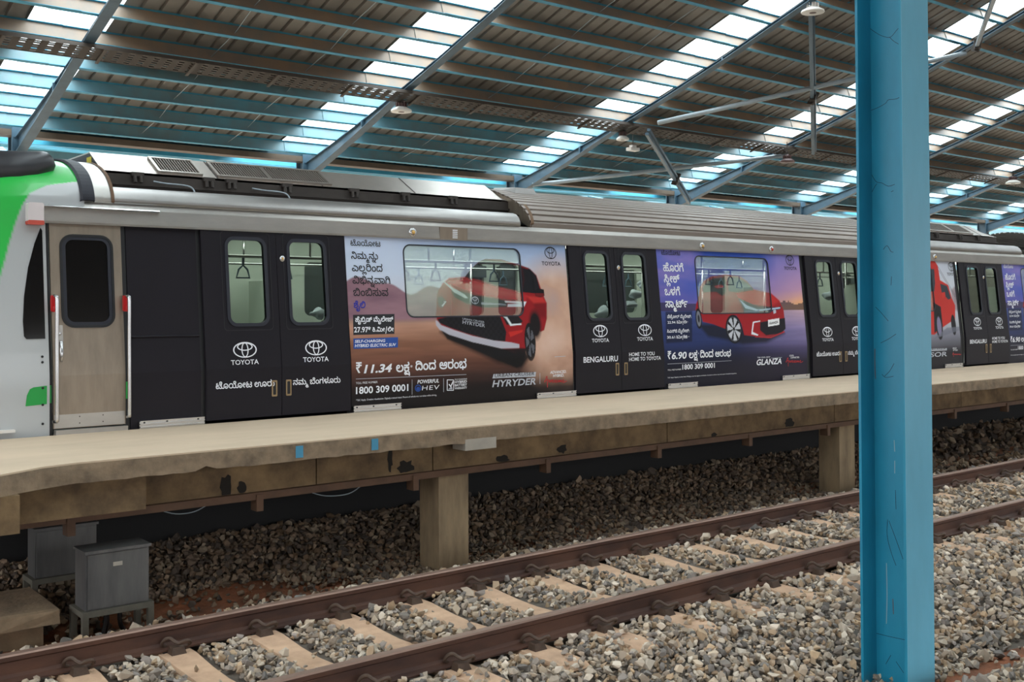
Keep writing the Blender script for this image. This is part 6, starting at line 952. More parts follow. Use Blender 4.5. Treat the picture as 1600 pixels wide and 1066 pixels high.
def make_glanza(dx):
    SS = lambda x, y: (S(x, y)[0]+dx, S(x, y)[1])
    def f(X, Z):
        p = Paint(X, Z, SS); u = (X-dx-10.9)/3.3; z = Z; n = vnoise(X-dx, Z, 1.2, 4.5, 31)
        c0 = p.ramp([(-.1, (104, 92, 164)), (.3, (74, 92, 180)), (.8, (70, 104, 196))], z); c1 = p.ramp([(-.06, (246, 190, 110)), (.06, (240, 176, 130)), (.25, (196, 150, 180)), (.8, (136, 130, 200))], z)
        t = np.clip((u-.45)/.5, 0, 1)[..., None]; p.c = c0*(1-t)+c1*t
        p.over(p.ramp([(0, (60, 76, 160)), (1, (190, 150, 200))], n), np.clip(n*1.8-.6, 0, 1)*.6*(1-.5*np.clip(u, 0, 1)))
        p.over(np.broadcast_to(lin((30, 74, 170)), X.shape+(3,)), np.clip((u-.2)/.1, 0, 1)*np.clip((.80-u)/.12, 0, 1)*np.clip((z-.35)/.25, 0, 1)*.85)
        hz = .0+0*u; wtr = np.clip((hz-.05-z)/.02, 0, 1); n2 = vnoise(X*.7, Z, 1.0, 14, 33)
        w0 = p.ramp([(-1.1, (14, 16, 30)), (-.75, (22, 28, 60)), (-.35, (40, 56, 110)), (-.05, (64, 80, 140))], z); w1 = p.ramp([(-1.1, (30, 28, 50)), (-.7, (84, 76, 120)), (-.35, (146, 132, 178)), (-.05, (196, 164, 178))], z)
        p.over((w0*(1-t)+w1*t)*(.7+.6*n2)[..., None], wtr)
        bl = .02+.02*np.floor(vnoise(X*8, Z*0, 1, 1, 35)*4); p.fill((46, 40, 60), (z < bl)*(z > -.06)*.8)
        p.poly(L5(930, 640, 1040, 660, 1150, 690, 1300, 680, 1420, 620, 1380, 600, 1000, 560, 860, 560), (12, 14, 28), .06, .9)
        body = L5(848, 470, 852, 430, 872, 380, 880, 320, 900, 285, 950, 255, 1040, 243, 1130, 252, 1180, 285, 1225, 340, 1330, 362, 1385, 410, 1412, 470, 1422, 560, 1410, 610, 1330, 636, 1240, 640, 1160, 630, 1142, 560, 1110, 505, 1075, 505, 1046, 555, 1040, 590, 960, 560, 895, 545, 880, 490)
        p.poly(body, (158, 24, 32), .012)
        p.poly(L5(1110, 360, 1225, 342, 1330, 364, 1385, 412, 1330, 450, 1200, 430, 1120, 395), (196, 44, 44), .05, .9); p.poly(L5(880, 400, 1040, 400, 1060, 470, 1040, 500, 900, 480), (126, 16, 24), .06, .8)
        p.poly(L5(895, 330, 920, 290, 960, 268, 1040, 258, 1050, 350, 900, 356), (20, 22, 34), .010); p.poly(L5(1056, 258, 1125, 262, 1178, 295, 1220, 338, 1110, 356, 1062, 350), (26, 34, 56), .010); p.poly(L5(1120, 270, 1200, 330, 1140, 344, 1080, 300), (120, 140, 160), .05, .35)
        p.poly(L5(968, 325, 1000, 310, 1030, 318, 1046, 360, 1020, 380, 975, 350), (24, 14, 22), .008); p.poly(L5(970, 318, 1000, 308, 1030, 314, 1030, 324, 985, 332), (176, 30, 36), .008)
        p.poly(L5(1120, 392, 1180, 420, 1250, 448, 1380, 452, 1395, 440, 1392, 462, 1330, 482, 1220, 480, 1160, 470), (26, 40, 66), .010); p.poly(L5(1130, 400, 1180, 440, 1250, 466, 1390, 452, 1390, 460, 1250, 478, 1170, 460), (190, 214, 234), .006)
        p.poly(L5(1150, 470, 1230, 476, 1260, 470, 1256, 488, 1170, 486), (60, 110, 150), .01, .8)
        p.poly(L5(1205, 625, 1215, 545, 1262, 538, 1262, 544, 1222, 552, 1214, 610, 1250, 628, 1246, 634), (226, 232, 240), .006); p.poly(L5(1262, 548, 1420, 520, 1425, 590, 1390, 622, 1300, 632, 1262, 600), (24, 20, 28), .010)
        p.poly(L5(1230, 636, 1330, 640, 1420, 604, 1420, 612, 1330, 650, 1230, 644), (170, 40, 48), .006)
        p.poly(L5(1312, 534, 1384, 522, 1385, 564, 1313, 576), (238, 238, 240), .005)
        p.poly(L5(1345, 470, 1362, 466, 1364, 488, 1348, 494), (190, 196, 208), .006)
        p.ell(q5(868, 525), 4.8, 16, (16, 14, 20), .1); u3, v3, r3 = p.ell(q5(868, 525), 3.4, 12, (120, 122, 132), .15); p.ell(q5(868, 525), 1.6, 6, (30, 30, 40), .3)
        u_, v_, r_ = p.ell(q5(1094, 592), 12.6, 22.5, (16, 14, 20), .05); th = np.arctan2(v_, u_); sp = (np.abs(np.sin(th*3.5+.6)) > .55)*(r_ < .80)*(r_ > .12); p.fill((196, 198, 206), .95*sp); p.fill((90, 92, 102), .8*((r_ < .86)*(r_ > .80)))
        p.over(p.ramp([(0, (16, 17, 32)), (1, (34, 28, 44))], u), np.clip((-.56-z)/.3, 0, 1)*.92)
        p.poly(L5(655, 480, 826, 476, 826, 672, 660, 682), (14, 18, 40), .02, .75)
        return p.c
    return f
def paint_street(X, Z):
    p = Paint(X, Z, S); u = (X-15.8)/2.95; z = Z; n = vnoise(X, Z, 1.5, 2, 41)
    p.c = p.ramp([(-.6, (150, 150, 160)), (-.1, (196, 200, 208)), (.4, (206, 210, 218)), (.8, (200, 206, 220))], z)
    p.poly(L6(1080, 380, 1110, 350, 1150, 420, 1160, 540, 1090, 520), (150, 120, 124), .05, .7)
    for a, b in (((985, 215), (1120, 440)), ((990, 240), (1130, 470)), ((1105, 360), (1108, 470))): p.poly(L6(a[0], a[1], a[0]+3, a[1], b[0]+3, b[1], b[0], b[1]), (110, 106, 118), .006)
    p.over(p.ramp([(-1.1, (22, 22, 26)), (-.85, (40, 40, 46)), (-.6, (120, 120, 132)), (-.4, (156, 156, 170))], z)*(.8+.4*n)[..., None], np.clip((-.42-z)/.05, 0, 1))
    p.poly(L6(600, 300, 700, 250, 850, 190, 960, 170, 985, 210, 1000, 310, 1058, 345, 1085, 440, 1108, 490, 1108, 600, 1075, 610, 1030, 640, 960, 700, 700, 690, 600, 600), (196, 48, 40), .012)
    p.poly(L6(700, 300, 860, 240, 958, 230, 965, 330, 960, 390, 720, 400), (60, 66, 74), .012); p.poly(L6(1000, 335, 1050, 352, 1078, 440, 1060, 450, 1012, 400), (52, 58, 66), .010)
    p.poly(L6(1012, 400, 1035, 395, 1040, 430, 1018, 440), (206, 52, 42), .008); p.poly(L6(955, 470, 1005, 500, 1020, 640, 960, 690), (24, 22, 26), .012)
    p.ell(q6(995, 640), 5.2, 21, (14, 14, 16), .1); u_, v_, r_ = p.ell(q6(995, 640), 3.4, 15, (128, 120, 150), .2); p.ell(q6(1097, 630), 3.6, 16, (16, 16, 18), .1)
    p.poly(L6(955, 730, 1050, 700, 1165, 660, 1165, 640, 1050, 650), (110, 112, 126), .02, .7)
    p.over(p.ramp([(0, (26, 25, 30)), (1, (30, 28, 34))], u), np.clip((-.72-z)/.15, 0, 1)*.9)
    return p.c

# ------------------------------------------------------------------ train car
TR = thing('train_car', (12.4, 11.59, -2.2), 'silver metro train car wrapped in black with red car adverts, standing at the platform', 'train')
fs = lambda a, b, d: (a, YS(b)+d, b)
ZB, ZT = -1.16, .795
def panel(name, x0, x1, m, parent, holes=(), off=0.0, z0=ZB, z1=ZT, th=.035, **k):
    mb = MB()
    if z1 > -.6: mb.prism([(x0, max(z0, -.6)), (x1, max(z0, -.6)), (x1, z1), (x0, z1)], holes, fs, off, off+th)
    if z0 < -.6: z1 = min(z1, -.6); mb.prism([(x0, z0), (x1, z0), (x1, z1), (x0, z1)], [], fs, off, off+th)
    return obj(name, mb, m, parent, **k)
def seal(x0, x1, z0, z1, r, wd, off, parent, m=m_rubber, name='window_seal'):
    mb = MB(); mb.prism(rrect(x0-wd, x1+wd, z0-wd, z1+wd, r+wd), [rrect(x0, x1, z0, z1, r)], fs, off-.010, off+.02); return obj(name, mb, m, parent)
def pane(x0, x1, z0, z1, r, off, parent, m, name='window_glass'):
    mb = MB(); mb.prism(rrect(x0, x1, z0, z1, r), [], fs, off, off+.006); return obj(name, mb, m, parent)
# pillars between the panels
for a, b in ((2.835, 2.888), (3.542, 3.585), (4.285, 4.325), (5.955, 5.968), (9.195, 9.225), (10.855, 10.872), (14.10, 14.22), (15.79, 15.82), (18.72, 18.86), (20.49, 20.51)):
    panel('door_post', a, b, m_rubber, TR, off=.02, th=.05)
# cab door
cd_ = panel('cab_door', 2.893, 3.540, m_steel2, TR, holes=[rrect(3.00, 3.44, -.145, .675, .095)], z0=-1.075)
seal(3.00, 3.44, -.145, .675, .095, .022, 0, cd_); 
mb = MB(); mb.prism(rrect(2.998, 3.442, -.147, .677, .097), [rrect(3.03, 3.41, -.115, .645, .07)], fs, -.004, .012); obj('glazing_bead', mb, m_gasket, cd_)
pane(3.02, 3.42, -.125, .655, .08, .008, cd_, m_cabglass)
mb = MB(); mb.prism(rrect(2.925, 2.985, -.40, -.14, .008), [], fs, -.006, 0); obj('lock_plate', mb, m_steel, cd_)
mb = MB(); mb.tube([(2.955, YS(-.30)-.01, -.29), (2.955, YS(-.3)-.05, -.29), (2.957, YS(-.3)-.055, -.42), (2.957, YS(-.3)-.052, -.47)], [.016, .016, .014, .010], 8); mb.lathe((2.955, YS(-.24)-.012, -.22), [(.014, 0), (.014, .012)], 10, axis=1); obj('handle', mb, m_chrome, cd_, smooth=True)
panel('kick_plate', 2.90, 3.53, m_steel, cd_, off=-.004, z0=-1.07, z1=-.95, th=.004)
mb = MB()
for x in (3.12, 3.33):
    for z in (-.975, -1.035): mb.lathe((x, YT-.0065, z), [(.006, 0), (.005, .002)], 8, axis=1)
obj('bolts', mb, m_acdark, cd_, kind='stuff')
mb = MB(); mb.box(2.90, 3.545, YT-.05, YT+.02, -1.165, -1.095); mb.box(2.90, 3.545, YT-.055, YT+.02, -1.098, -1.086); obj('cab_step', mb, m_steel, TR)
for x, gx in ((2.905, 2.865), (3.552, 3.562)):
    mb = MB(); mb.tube(smooth_path([(x, YT+.02, .125), (x-.002, YT-.05, .115), (x, YT-.065, .08), (x, YT-.065, -.3), (x, YT-.07, -.6), (x, YT-.07, -.95), (x, YT-.06, -1.00), (x, YT+.02, -1.01)], 5), .017, 10)
    h = obj('hand_rail', mb, m_chrome, TR, smooth=True)
    mb = MB(); mb.box(x-.028, x+.012, YT+.0, YT+.04, -.01, .13); mb.box(x-.02, x+.01, YT-.06, YT+.03, -.02, .03); obj('red_bracket', mb, m_red, h, label='red end bracket')
    mb = MB(); mb.box(gx-.014, gx+.014, YT+.014, YT+.0185, -.84, -.68); obj('green_strip', mb, m_green, h, label='green sticker')
# plain dark panel beside the cab door
pd = panel('blank_panel', 3.590, 4.282, m_black, TR, off=.012)
mb = MB(); mb.tube([(3.595, YS(-.26)+.012, -.262), (4.278, YS(-.26)+.012, -.262)], .014, 8); obj('ribbing', mb, m_black, pd)
def sill(x0, x1, parent):
    mb = MB(); mb.box(x0, x1, YT-.03, YT+.03, -1.16, -1.055); 
    for z in (-1.064, -1.088, -1.118): mb.box(x0, x1, YT-.042, YT-.03, z, z+.010)
    mb.box(x0, x0+.01, YT-.042, YT-.03, -1.16, -1.055); o = obj('sill_rail', mb, m_chrome, parent)
    mb = MB()
    for f in (.08, .42, .9): mb.lathe((x0+(x1-x0)*f, YT-.034, -1.072), [(.008, -.002), (.006, .001)], 8, axis=1)
    obj('screws', mb, m_rubber, o, kind='stuff')
sill(3.655, 4.30, TR)
for a, b in ((5.972, 6.585), (8.56, 9.215), (10.905, 11.51), (13.42, 14.11), (18.10, 18.72)): sill(a, b, TR)
# passenger doors: each leaf with window, seal, pull, emblem and lettering
S4 = lambda x, y: S(300+x/3.135, 340+y/3.135)
S5 = lambda x, y: S(880+x/4.1, 370+y/4.1)
def leaf(x0, x1, w0, w1, pull, dx, art):
    o = -.018
    lf = panel('door_leaf', x0, x1, m_black, TR, holes=[rrect(w0, w1, -.145, .70, .07)], off=o, th=.04, z0=-1.10)
    seal(w0, w1, -.145, .70, .07, .035, o, lf, m_gasket); pane(w0, w1, -.145, .70, .07, o+.018, lf, m_glass)
    mb = MB(); mb.prism(rrect(w0-.075, w1+.075, -.22, .785, .04), [rrect(w0-.068, w1+.068, -.213, .778, .036)], fs, o-.002, o); obj('vinyl_cut', mb, m_rubber, lf)
    mb = MB(); mb.prism(rrect(pull-.030, pull+.030, -.90, -.735, .01), [rrect(pull-.017, pull+.017, -.883, -.752, .008)], fs, o-.008, o); mb.prism(rrect(pull-.017, pull+.017, -.883, -.752, .008), [], fs, o-.002, o, 1); obj('door_pull', mb, [m_brass, m_rubber], lf, label='pale recessed door pull')
    SX = lambda f: (lambda x, y: (f(x, y)[0]+dx, f(x, y)[1]))
    e = MB(); t_ = []; of = -o+EPS
    if art == 'home1': s = SX(S4); c = s(255, 648); emblem(e, c[0], c[1], .128, .079, off=of); la(t_, 'TOYOTA', (187, 722), 323, 698, bold=.012, S_=s, off=of); kn(t_, 'home', (112, 840), 400, S_=s, bold=16, off=of)
    if art == 'home2': s = SX(S4); c = s(603, 638); emblem(e, c[0], c[1], .128, .079, off=of); la(t_, 'TOYOTA', (540, 708), 665, 684, bold=.012, S_=s, off=of); kn(t_, 'blr', (490, 820), 722, S_=s, bold=16, off=of)
    if art == 'eng1': s = SX(S5); c = s(231, 604); emblem(e, c[0], c[1], .128, .079, off=of); la(t_, 'TOYOTA', (178, 677), 287, 653, bold=.012, S_=s, off=of); la(t_, 'BENGALURU', (123, 807), 343, 770, bold=.018, S_=s, off=of)
    if art == 'eng2': s = SX(S5); c = s(516, 598); emblem(e, c[0], c[1], .128, .079, off=of); la(t_, 'TOYOTA', (467, 667), 568, 643, bold=.012, S_=s, off=of); la(t_, 'HOME TO YOU', (415, 766), 578, 742, bold=.014, S_=s, off=of); la(t_, 'HOME TO TOYOTA', (415, 797), 618, 773, bold=.014, S_=s, off=of)
    obj('emblem', e, m_white, lf)
    for n_, q in t_: obj(n_, q, m_white, lf)
    return lf
DX3, DX4 = 9.89, 9.655
for dx, arts, x in ((0, ('home1', 'home2'), 4.325), (0, ('eng1', 'eng2'), 9.228), (DX3, ('home1', 'home2'), 4.325+DX3), (DX4, ('eng1', 'eng2'), 9.228+DX4)):
    sm = x+.813
    leaf(x, sm-.003, sm-.535, sm-.145, sm-.085, dx, arts[0]); leaf(sm+.003, x+1.628, sm+.150, sm+.550, sm+.075, dx, arts[1])
    mb = MB(); mb.lathe((sm+.068, YS(.52)-.012, .52), [(.034, 0), (.030, -.012), (.016, -.014)], 16, axis=1); l = obj('door_signal', mb, m_chrome, TR, smooth=True)
    mb = MB(); mb.lathe((sm+.068, YS(.52)-.026, .52), [(.014, 0), (.008, -.008)], 12, axis=1); obj('lens', mb, m_amber, l)
# printed advert panels with their windows
def advert(x0, x1, win, fn, name_label, step=.0085, zst=.0085):
    def grid(a, b, c, d, off, nm, m, par, cut=None):
        nx = max(2, int((b-a)/step)); nz = max(2, int((d-c)/zst)); X, Z = np.meshgrid(np.linspace(a, b, nx), np.linspace(c, d, nz))
        col = np.clip(fn(X, Z), 0, 1); Y = YT+np.maximum(0, Z+.6)*.104+off; o0 = np.array(par['_o'])
        V = np.stack([X, Y, Z], -1).reshape(-1, 3)-o0; id_ = np.arange(nx*nz).reshape(nz, nx)
        F = np.stack([id_[:-1, :-1], id_[:-1, 1:], id_[1:, 1:], id_[1:, :-1]], -1).reshape(-1, 4)
        if cut is not None:
            cx = (X[:-1, :-1]+X[1:, 1:])/2; cz = (Z[:-1, :-1]+Z[1:, 1:])/2; k = cut(cx, cz).ravel(); F = F[k]
        me = bpy.data.meshes.new(nm); me.vertices.add(len(V)); me.vertices.foreach_set('co', V.ravel().astype(np.float32)); me.loops.add(F.size); me.loops.foreach_set('vertex_index', F.ravel().astype(np.int32))
        me.polygons.add(len(F)); me.polygons.foreach_set('loop_start', np.arange(0, F.size, 4, dtype=np.int32)); me.update(calc_edges=True)
        at = me.color_attributes.new('Col', 'FLOAT_COLOR', 'POINT'); at.data.foreach_set('color', np.concatenate([col, np.ones(col.shape[:2]+(1,))], -1).reshape(-1).astype(np.float32))
        me.materials.append(m); ob = bpy.data.objects.new(nm, me); COL.objects.link(ob); ob.parent = par; ob['_o'] = tuple(o0); return ob
    w0, w1, c, d = win; r = .09
    def inw(x, z, g=0):
        dx = np.maximum(np.abs(x-(w0+w1)/2)-(w1-w0)/2+r-g, 0); dz = np.maximum(np.abs(z-(c+d)/2)-(d-c)/2+r-g, 0); return np.hypot(dx, dz) < r
    pn = grid(x0, x1, ZB, ZT, 0, 'advert_panel', m_ad, TR, lambda x, z: ~inw(x, z, .004))
    mb = MB(); 
    holes = [rrect(w0, w1, c, d, r)]
    mb.prism([(x0, -.6), (x1, -.6), (x1, ZT), (x0, ZT)], holes, fs, .006, .035); mb.prism([(x0, ZB), (x1, ZB), (x1, -.6), (x0, -.6)], [], fs, .006, .035); obj('backing_sheet', mb, m_rubber, pn)
    grid(w0-.002, w1+.002, c-.002, d+.002, .008, 'window_film', m_film, pn, lambda x, z: inw(x, z, .002))
    mb = MB(); mb.prism(rrect(w0-.012, w1+.012, c-.012, d+.012, r+.012), [rrect(w0+.004, w1-.004, c+.004, d-.004, r-.004)], fs, -.004, .012); obj('window_seal', mb, m_gasket, pn)
    return pn
S_suv = lambda x, y: S(*q4(x, y))
pn = advert(5.970, 9.193, (6.73, 8.43, -.10, .715), paint_suv, '')
MI = [m_white, m_inkblack, m_inkblue, m_boxblue, m_inkred, m_inksilver]
def adobj(mb, nm, par, **k):
    if isinstance(mb, list):
        for n_, q in mb: obj(n_, q, MI, par)
        return
    return obj(nm, mb, MI, par, **k)
t_ = []; s = S_suv
kn(t_, 'toyota', (62, 120), 228, 1, 10, S_=s); kn(t_, 'you', (66, 193), 215, 1, 12, S_=s); kn(t_, 'than', (70, 262), 240, 1, 12, S_=s); kn(t_, 'diff', (74, 331), 283, 1, 12, S_=s); kn(t_, 'reflect', (78, 399), 272, 1, 12, S_=s); kn(t_, 'style', (80, 466), 146, 2, 24, S_=s)
b1 = MB(); flat(b1, [(76, 505), (306, 500), (306, 610), (78, 617)], 1, S_=s); adobj(b1, 'text_box', pn, label='black text box'); kn(t_, 'hybrid', (88, 544), 300, 0, 22, S_=s); la(t_, '27.97*', (82, 602), 176, 572, 0, .022, S_=s); kn(t_, 'kml', (184, 598), 302, 0, 24, S_=s)
b1 = MB(); flat(b1, [(78, 637), (326, 629), (325, 686), (79, 694)], 3, S_=s); adobj(b1, 'text_box', pn, label='blue text box'); la(t_, 'SELF-CHARGING', (86, 660), 256, 644, 0, .018, .2, S_=s); la(t_, 'HYBRID ELECTRIC SUV', (86, 685), 316, 668, 0, .018, .2, S_=s)
kn(t_, 'rupee', (92, 828), 124, 0, 20, S_=s); la(t_, '11.34', (136, 828), 292, 782, 0, .03, .2, S_=s); kn(t_, 'lakh', (315, 822), 392, 0, 24, S_=s); la(t_, '*', (394, 806), 406, 784, 0, .01, S_=s); kn(t_, 'from', (422, 812), 536, 0, 24, S_=s); kn(t_, 'start', (555, 806), 706, 0, 24, S_=s)
flat(t_, [(92, 860), (705, 835), (705, 837.5), (92, 862.5)], 5, S_=s)
la(t_, 'TOLL FREE NUMBER', (92, 890), 212, 878, 0, .0, S_=s); la(t_, '1800 309 0001', (92, 944), 383, 905, 0, .022, S_=s)
for x, a, b in ((403, 864, 948), (578, 858, 934), (1113, 828, 888)): flat(t_, [(x, a), (x+2, a), (x+2, b), (x, b)], 5, S_=s)
la(t_, 'POWERFUL', (433, 887), 553, 866, 0, .02, .2, S_=s); la(t_, 'HEV', (458, 924), 556, 898, 0, -.004, .1, S_=s, spacing=1.1)
c = s(437, 912); b1 = part_of(t_, 'round_icon'); ring(b1, c[0], c[1], .043, .040, .011, .010, 3); ring(b1, c[0], c[1]-.006, .026, .022, .026, .022, 3)
b1 = part_of(t_, 'square_icon')
for a in ((598, 864, 634, 868), (598, 922, 634, 926), (597, 866, 601, 924), (632, 866, 636, 924)): flat(b1, [(a[0], a[1]), (a[2], a[1]), (a[2], a[3]), (a[0], a[3])], 0, S_=s)
flat(b1, [(606, 892), (611, 888), (618, 898), (630, 872), (635, 875), (619, 908)], 0, S_=s); flat(b1, [(604, 918), (624, 902), (628, 918)], 5, S_=s)
la(t_, 'SELF-CHARGING', (640, 868), 708, 860, 0, .0, S_=s); la(t_, 'HYBRID', (640, 885), 708, 871, 0, .02, S_=s); la(t_, 'BATTERY', (640, 903), 708, 889, 0, .02, S_=s); la(t_, 'WARRANTY', (640, 919), 708, 907, 0, .02, S_=s)
la(t_, '*T&C Apply. Creative visualization. Digitally created visual. Picture of vehicle was not taken while driving.', (92, 984), 540, 974, 0, .0, S_=s)
b1 = MB(); flat(b1, [(856, 834), (1092, 822), (1089, 848), (850, 858)], 5, S_=s); adobj(b1, 'text_box', pn, label='silver text box'); la(t_, 'URBAN CRUISER', (862, 852), 1082, 833, 1, .006, .1, S_=s, spacing=1.05, off=EPS+.001); la(t_, 'HYRYDER', (848, 906), 1090, 868, 5, .02, .2, S_=s)
la(t_, 'ADVANCED.', (1170, 832), 1260, 816, 0, .016, .15, S_=s); la(t_, 'HYBRID.', (1186, 851), 1247, 835, 0, .016, .15, S_=s)
def script(mb, x0, x1, yb, s_):     # the hand-written red word
    mb = part_of(mb, 'handwritten_word')
    w_ = (x1-x0)/7.2; h = 18*w_/17.5; P = []
    st = [[(0, 0), (.5, 1.6), (.75, 1.9), (.85, 0)], [(.2, .7), (1.2, .8)], [(1.2, .9), (1.4, .0), (1.7, .8), (1.9, 0), (2.2, .9)], [(2.3, .45), (2.8, .6), (2.6, .9), (2.35, .4), (2.7, 0), (3.1, .4)], [(3.5, .9), (3.2, .6), (3.6, .3), (3.2, -.05)], [(3.9, .8), (3.7, .3), (4.0, 0), (4.3, .5), (3.95, .85)],
          [(4.5, 0), (4.6, .8), (4.8, .1), (5.0, .85), (5.2, .1), (5.4, .8), (5.6, 0)], [(5.8, .45), (6.3, .6), (6.1, .9), (5.85, .4), (6.2, 0), (7.2, .5)], [(.85, 0), (.9, -1.6)], [(0, .2), (-.1, .5)]]
    for q in st:
        pts = [s_(x0+a*w_, yb-b*h) for a, b in q]; pts = smooth_path([(p_[0], 0, p_[1]) for p_ in pts], 4)
        for a, b in zip(pts[:-1], pts[1:]):
            d = b-a; n_ = np.array([-d[2], 0, d[0]]); n_ = n_/(np.linalg.norm(n_)+1e-9)*.005
            qd = [a-n_, b-n_, b+n_, a+n_]; mb.add([(v[0], YS(v[2])-EPS, v[2]) for v in qd], [(0, 1, 2, 3)], 4)
script(t_, 1140, 1262, 880, s)
flat(t_, [(1196, 737), (1256, 733), (1256, 736), (1196, 740)], 5, S_=s)
la(t_, 'URBAN CRUISER', (684, 531), 804, 520, 5, .0, .0, S_=s, z1=s(684, 553)[1]); la(t_, 'HYRYDER', (684, 554), 806, 533, 5, .008, .1, S_=s, z1=s(684, 577)[1])
adobj(t_, 'lettering', pn)
e = MB(); c = s(1172, 161); emblem(e, c[0], c[1], .098, .078, 1); la(e, 'TOYOTA', (1124, 229), 1228, 207, 1, .012, S_=s); c = s(753, 424); emblem(e, c[0], c[1], .055, .045, 5); adobj(e, 'emblem', pn, label='black emblem and word at the top right, grey emblem on the printed bonnet')
def glanza(x0, x1, win, dx, partial):
    pn = advert(x0, x1, win, make_glanza(dx), ''); t_ = []; s = lambda x, y: (S(*q5(x, y))[0]+dx, S(*q5(x, y))[1])
    kn(t_, 'toyota', (628, 115), 748, 1 if not partial else 0, 10, S_=s); kn(t_, 'out', (640, 220), 770, 0, 20, S_=s); kn(t_, 'sleek', (645, 292), 746, 0, 20, S_=s); kn(t_, 'in', (650, 374), 748, 0, 20, S_=s); kn(t_, 'smart', (655, 452), 798, 0, 20, S_=s)
    kn(t_, 'petrol', (666, 522), 820, 0, 14, S_=s); la(t_, '22.94', (668, 557), 718, 541, 0, .016, S_=s); kn(t_, 'kml2', (726, 556), 792, 0, 18, S_=s); la(t_, '*', (794, 553), 800, 542, 0, .0, S_=s)
    kn(t_, 'cng', (665, 615), 808, 0, 14, S_=s); la(t_, '30.61', (665, 653), 716, 636, 0, .016, S_=s); kn(t_, 'kmk', (724, 652), 794, 0, 18, S_=s); la(t_, '**', (796, 646), 808, 637, 0, .0, S_=s)
    kn(t_, 'rupee', (668, 785), 690, 0, 18, S_=s); la(t_, '6.90', (694, 784), 790, 740, 0, .028, .12, S_=s); kn(t_, 'lakh', (804, 778), 860, 0, 22, S_=s); la(t_, '*', (861, 760), 870, 742, 0, .0, S_=s); kn(t_, 'from', (876, 774), 960, 0, 22, S_=s); kn(t_, 'start', (972, 769), 1073, 0, 22, S_=s)
    flat(t_, [(668, 815), (1078, 793), (1078, 795), (668, 817)], 5, S_=s); la(t_, 'TOLL FREE NUMBER', (668, 859), 755, 850, 0, .0, S_=s); la(t_, '1800 309 0001', (762, 851), 970, 818, 0, .02, S_=s)
    la(t_, 'T&C Apply. Digitally created visual. Mileage as per test agency certification. Accessories shown may not be part of standard equipment.', (668, 907), 1110, 900, 0, .0, S_=s)
    la(t_, 'THE COOL NEW', (1243, 779), 1325, 770, 0, .0, .1, S_=s); flat(t_, [(1330, 777), (1400, 772), (1400, 774), (1330, 779)], 5, S_=s); la(t_, 'GLANZA', (1238, 823), 1398, 785, 0, .024, .2, S_=s)
    la(t_, 'COOL.', (1448, 768), 1478, 757, 0, .012, .1, S_=s); la(t_, 'CONNECTED.', (1456, 780), 1512, 770, 0, .012, .1, S_=s); script(t_, 1427, 1535, 806, s)
    la(t_, 'GLANZA', (1320, 562), 1376, 547, 1, .012, .1, S_=s, z1=s(1320, 555)[1])
    adobj(t_, 'lettering', pn)
    e = MB(); c = s(1450, 150); emblem(e, c[0], c[1], .105, .085, 1); la(e, 'TOYOTA', (1415, 211), 1495, 190, 1, .012, S_=s); adobj(e, 'emblem', pn)
    return pn
glanza(10.875, 14.095, (11.655, 13.30, -.10, .715), 0, False)
pn = advert(15.825, 18.715, (16.55, 17.95, -.10, .715), paint_street, '')
t_ = []; s = lambda x, y: S(*q6(x, y))
b1 = MB(); flat(b1, [(780, 806), (1048, 796), (1048, 812), (780, 824)], 5, S_=s); adobj(b1, 'text_box', pn, label='silver text box'); la(t_, 'URBAN CRUISER', (790, 820), 1040, 808, 1, .004, .1, S_=s, off=EPS+.001); la(t_, 'TAISOR', (830, 866), 1048, 832, 5, .016, .1, S_=s); la(t_, 'BOLD.', (1090, 803), 1118, 791, 0, .014, .1, S_=s); la(t_, 'STYLED.', (1092, 816), 1126, 806, 0, .014, .1, S_=s); script(t_, 1088, 1150, 844, s); adobj(t_, 'lettering', pn)
e = MB(); c = s(1078, 214); emblem(e, c[0], c[1], .105, .085, 1); la(e, 'TOYOTA', (1050, 276), 1112, 256, 1, .012, S_=s); adobj(e, 'emblem', pn)
glanza(20.515, 23.1, (21.29, 22.5, -.10, .715), 9.64, True)
# band above the doors, gutter strip and roof
XE = 23.2
mb = MB(); mb.loft([(10.33, .79), (10.262, .79), (10.258, .81), (10.272, .945), (10.33, .95)], [2.83]+list(np.arange(3.2, XE, .4))+[XE], caps=True); b_ = obj('door_header_band', mb, m_steel, TR)
mb = MB(); mb.loft([(10.30, .935), (10.235, .93), (10.232, .943), (10.245, .953), (10.30, .958)], [2.83, 3.0, 3.9], caps=True); obj('rain_strip', mb, m_chrome, TR)
mb = MB(); mb.loft([(10.30, .94), (10.305, .955), (10.325, 1.0)], [2.9, 8, 14, XE]); obj('cornice_strip', mb, m_steel, TR)
for x in (6.841, 11.79, 13.37, 18.05):
    red = x == 13.37; z = .862
    mb = MB(); mb.lathe((x, 10.268, z), [(.052, 0), (.050, -.018), (.034, -.026)], 20, axis=1); l = obj('signal_lamp', mb, m_chrome, TR, smooth=True); mb = MB(); mb.lathe((x, 10.244, z), [(.026, 0), (.018, -.016), (.005, -.022)], 14, axis=1); obj('lens', mb, m_redl if red else m_amber, l, smooth=True)
mb = MB(); mb.box(7.22, 7.62, 10.258, 10.28, .80, .94); v_ = obj('number_plate', mb, m_steel2, TR)
mb = MB()
for k in range(5): mb.box(7.40, 7.47, 10.252, 10.258, .815+k*.022, .827+k*.022)
obj('plate_mark', mb, m_white, v_)
F0, F1 = 3.47, 8.61
fair = [(10.325, 1.0), (10.30, 1.012), (10.305, 1.06), (10.335, 1.115), (10.385, 1.155), (10.45, 1.178), (10.52, 1.186), (10.54, 1.17)]
def rings(x0, x1): mb = MB(); mb.loft(fair, np.arange(x0, x1+.01, .25), caps=False); return mb
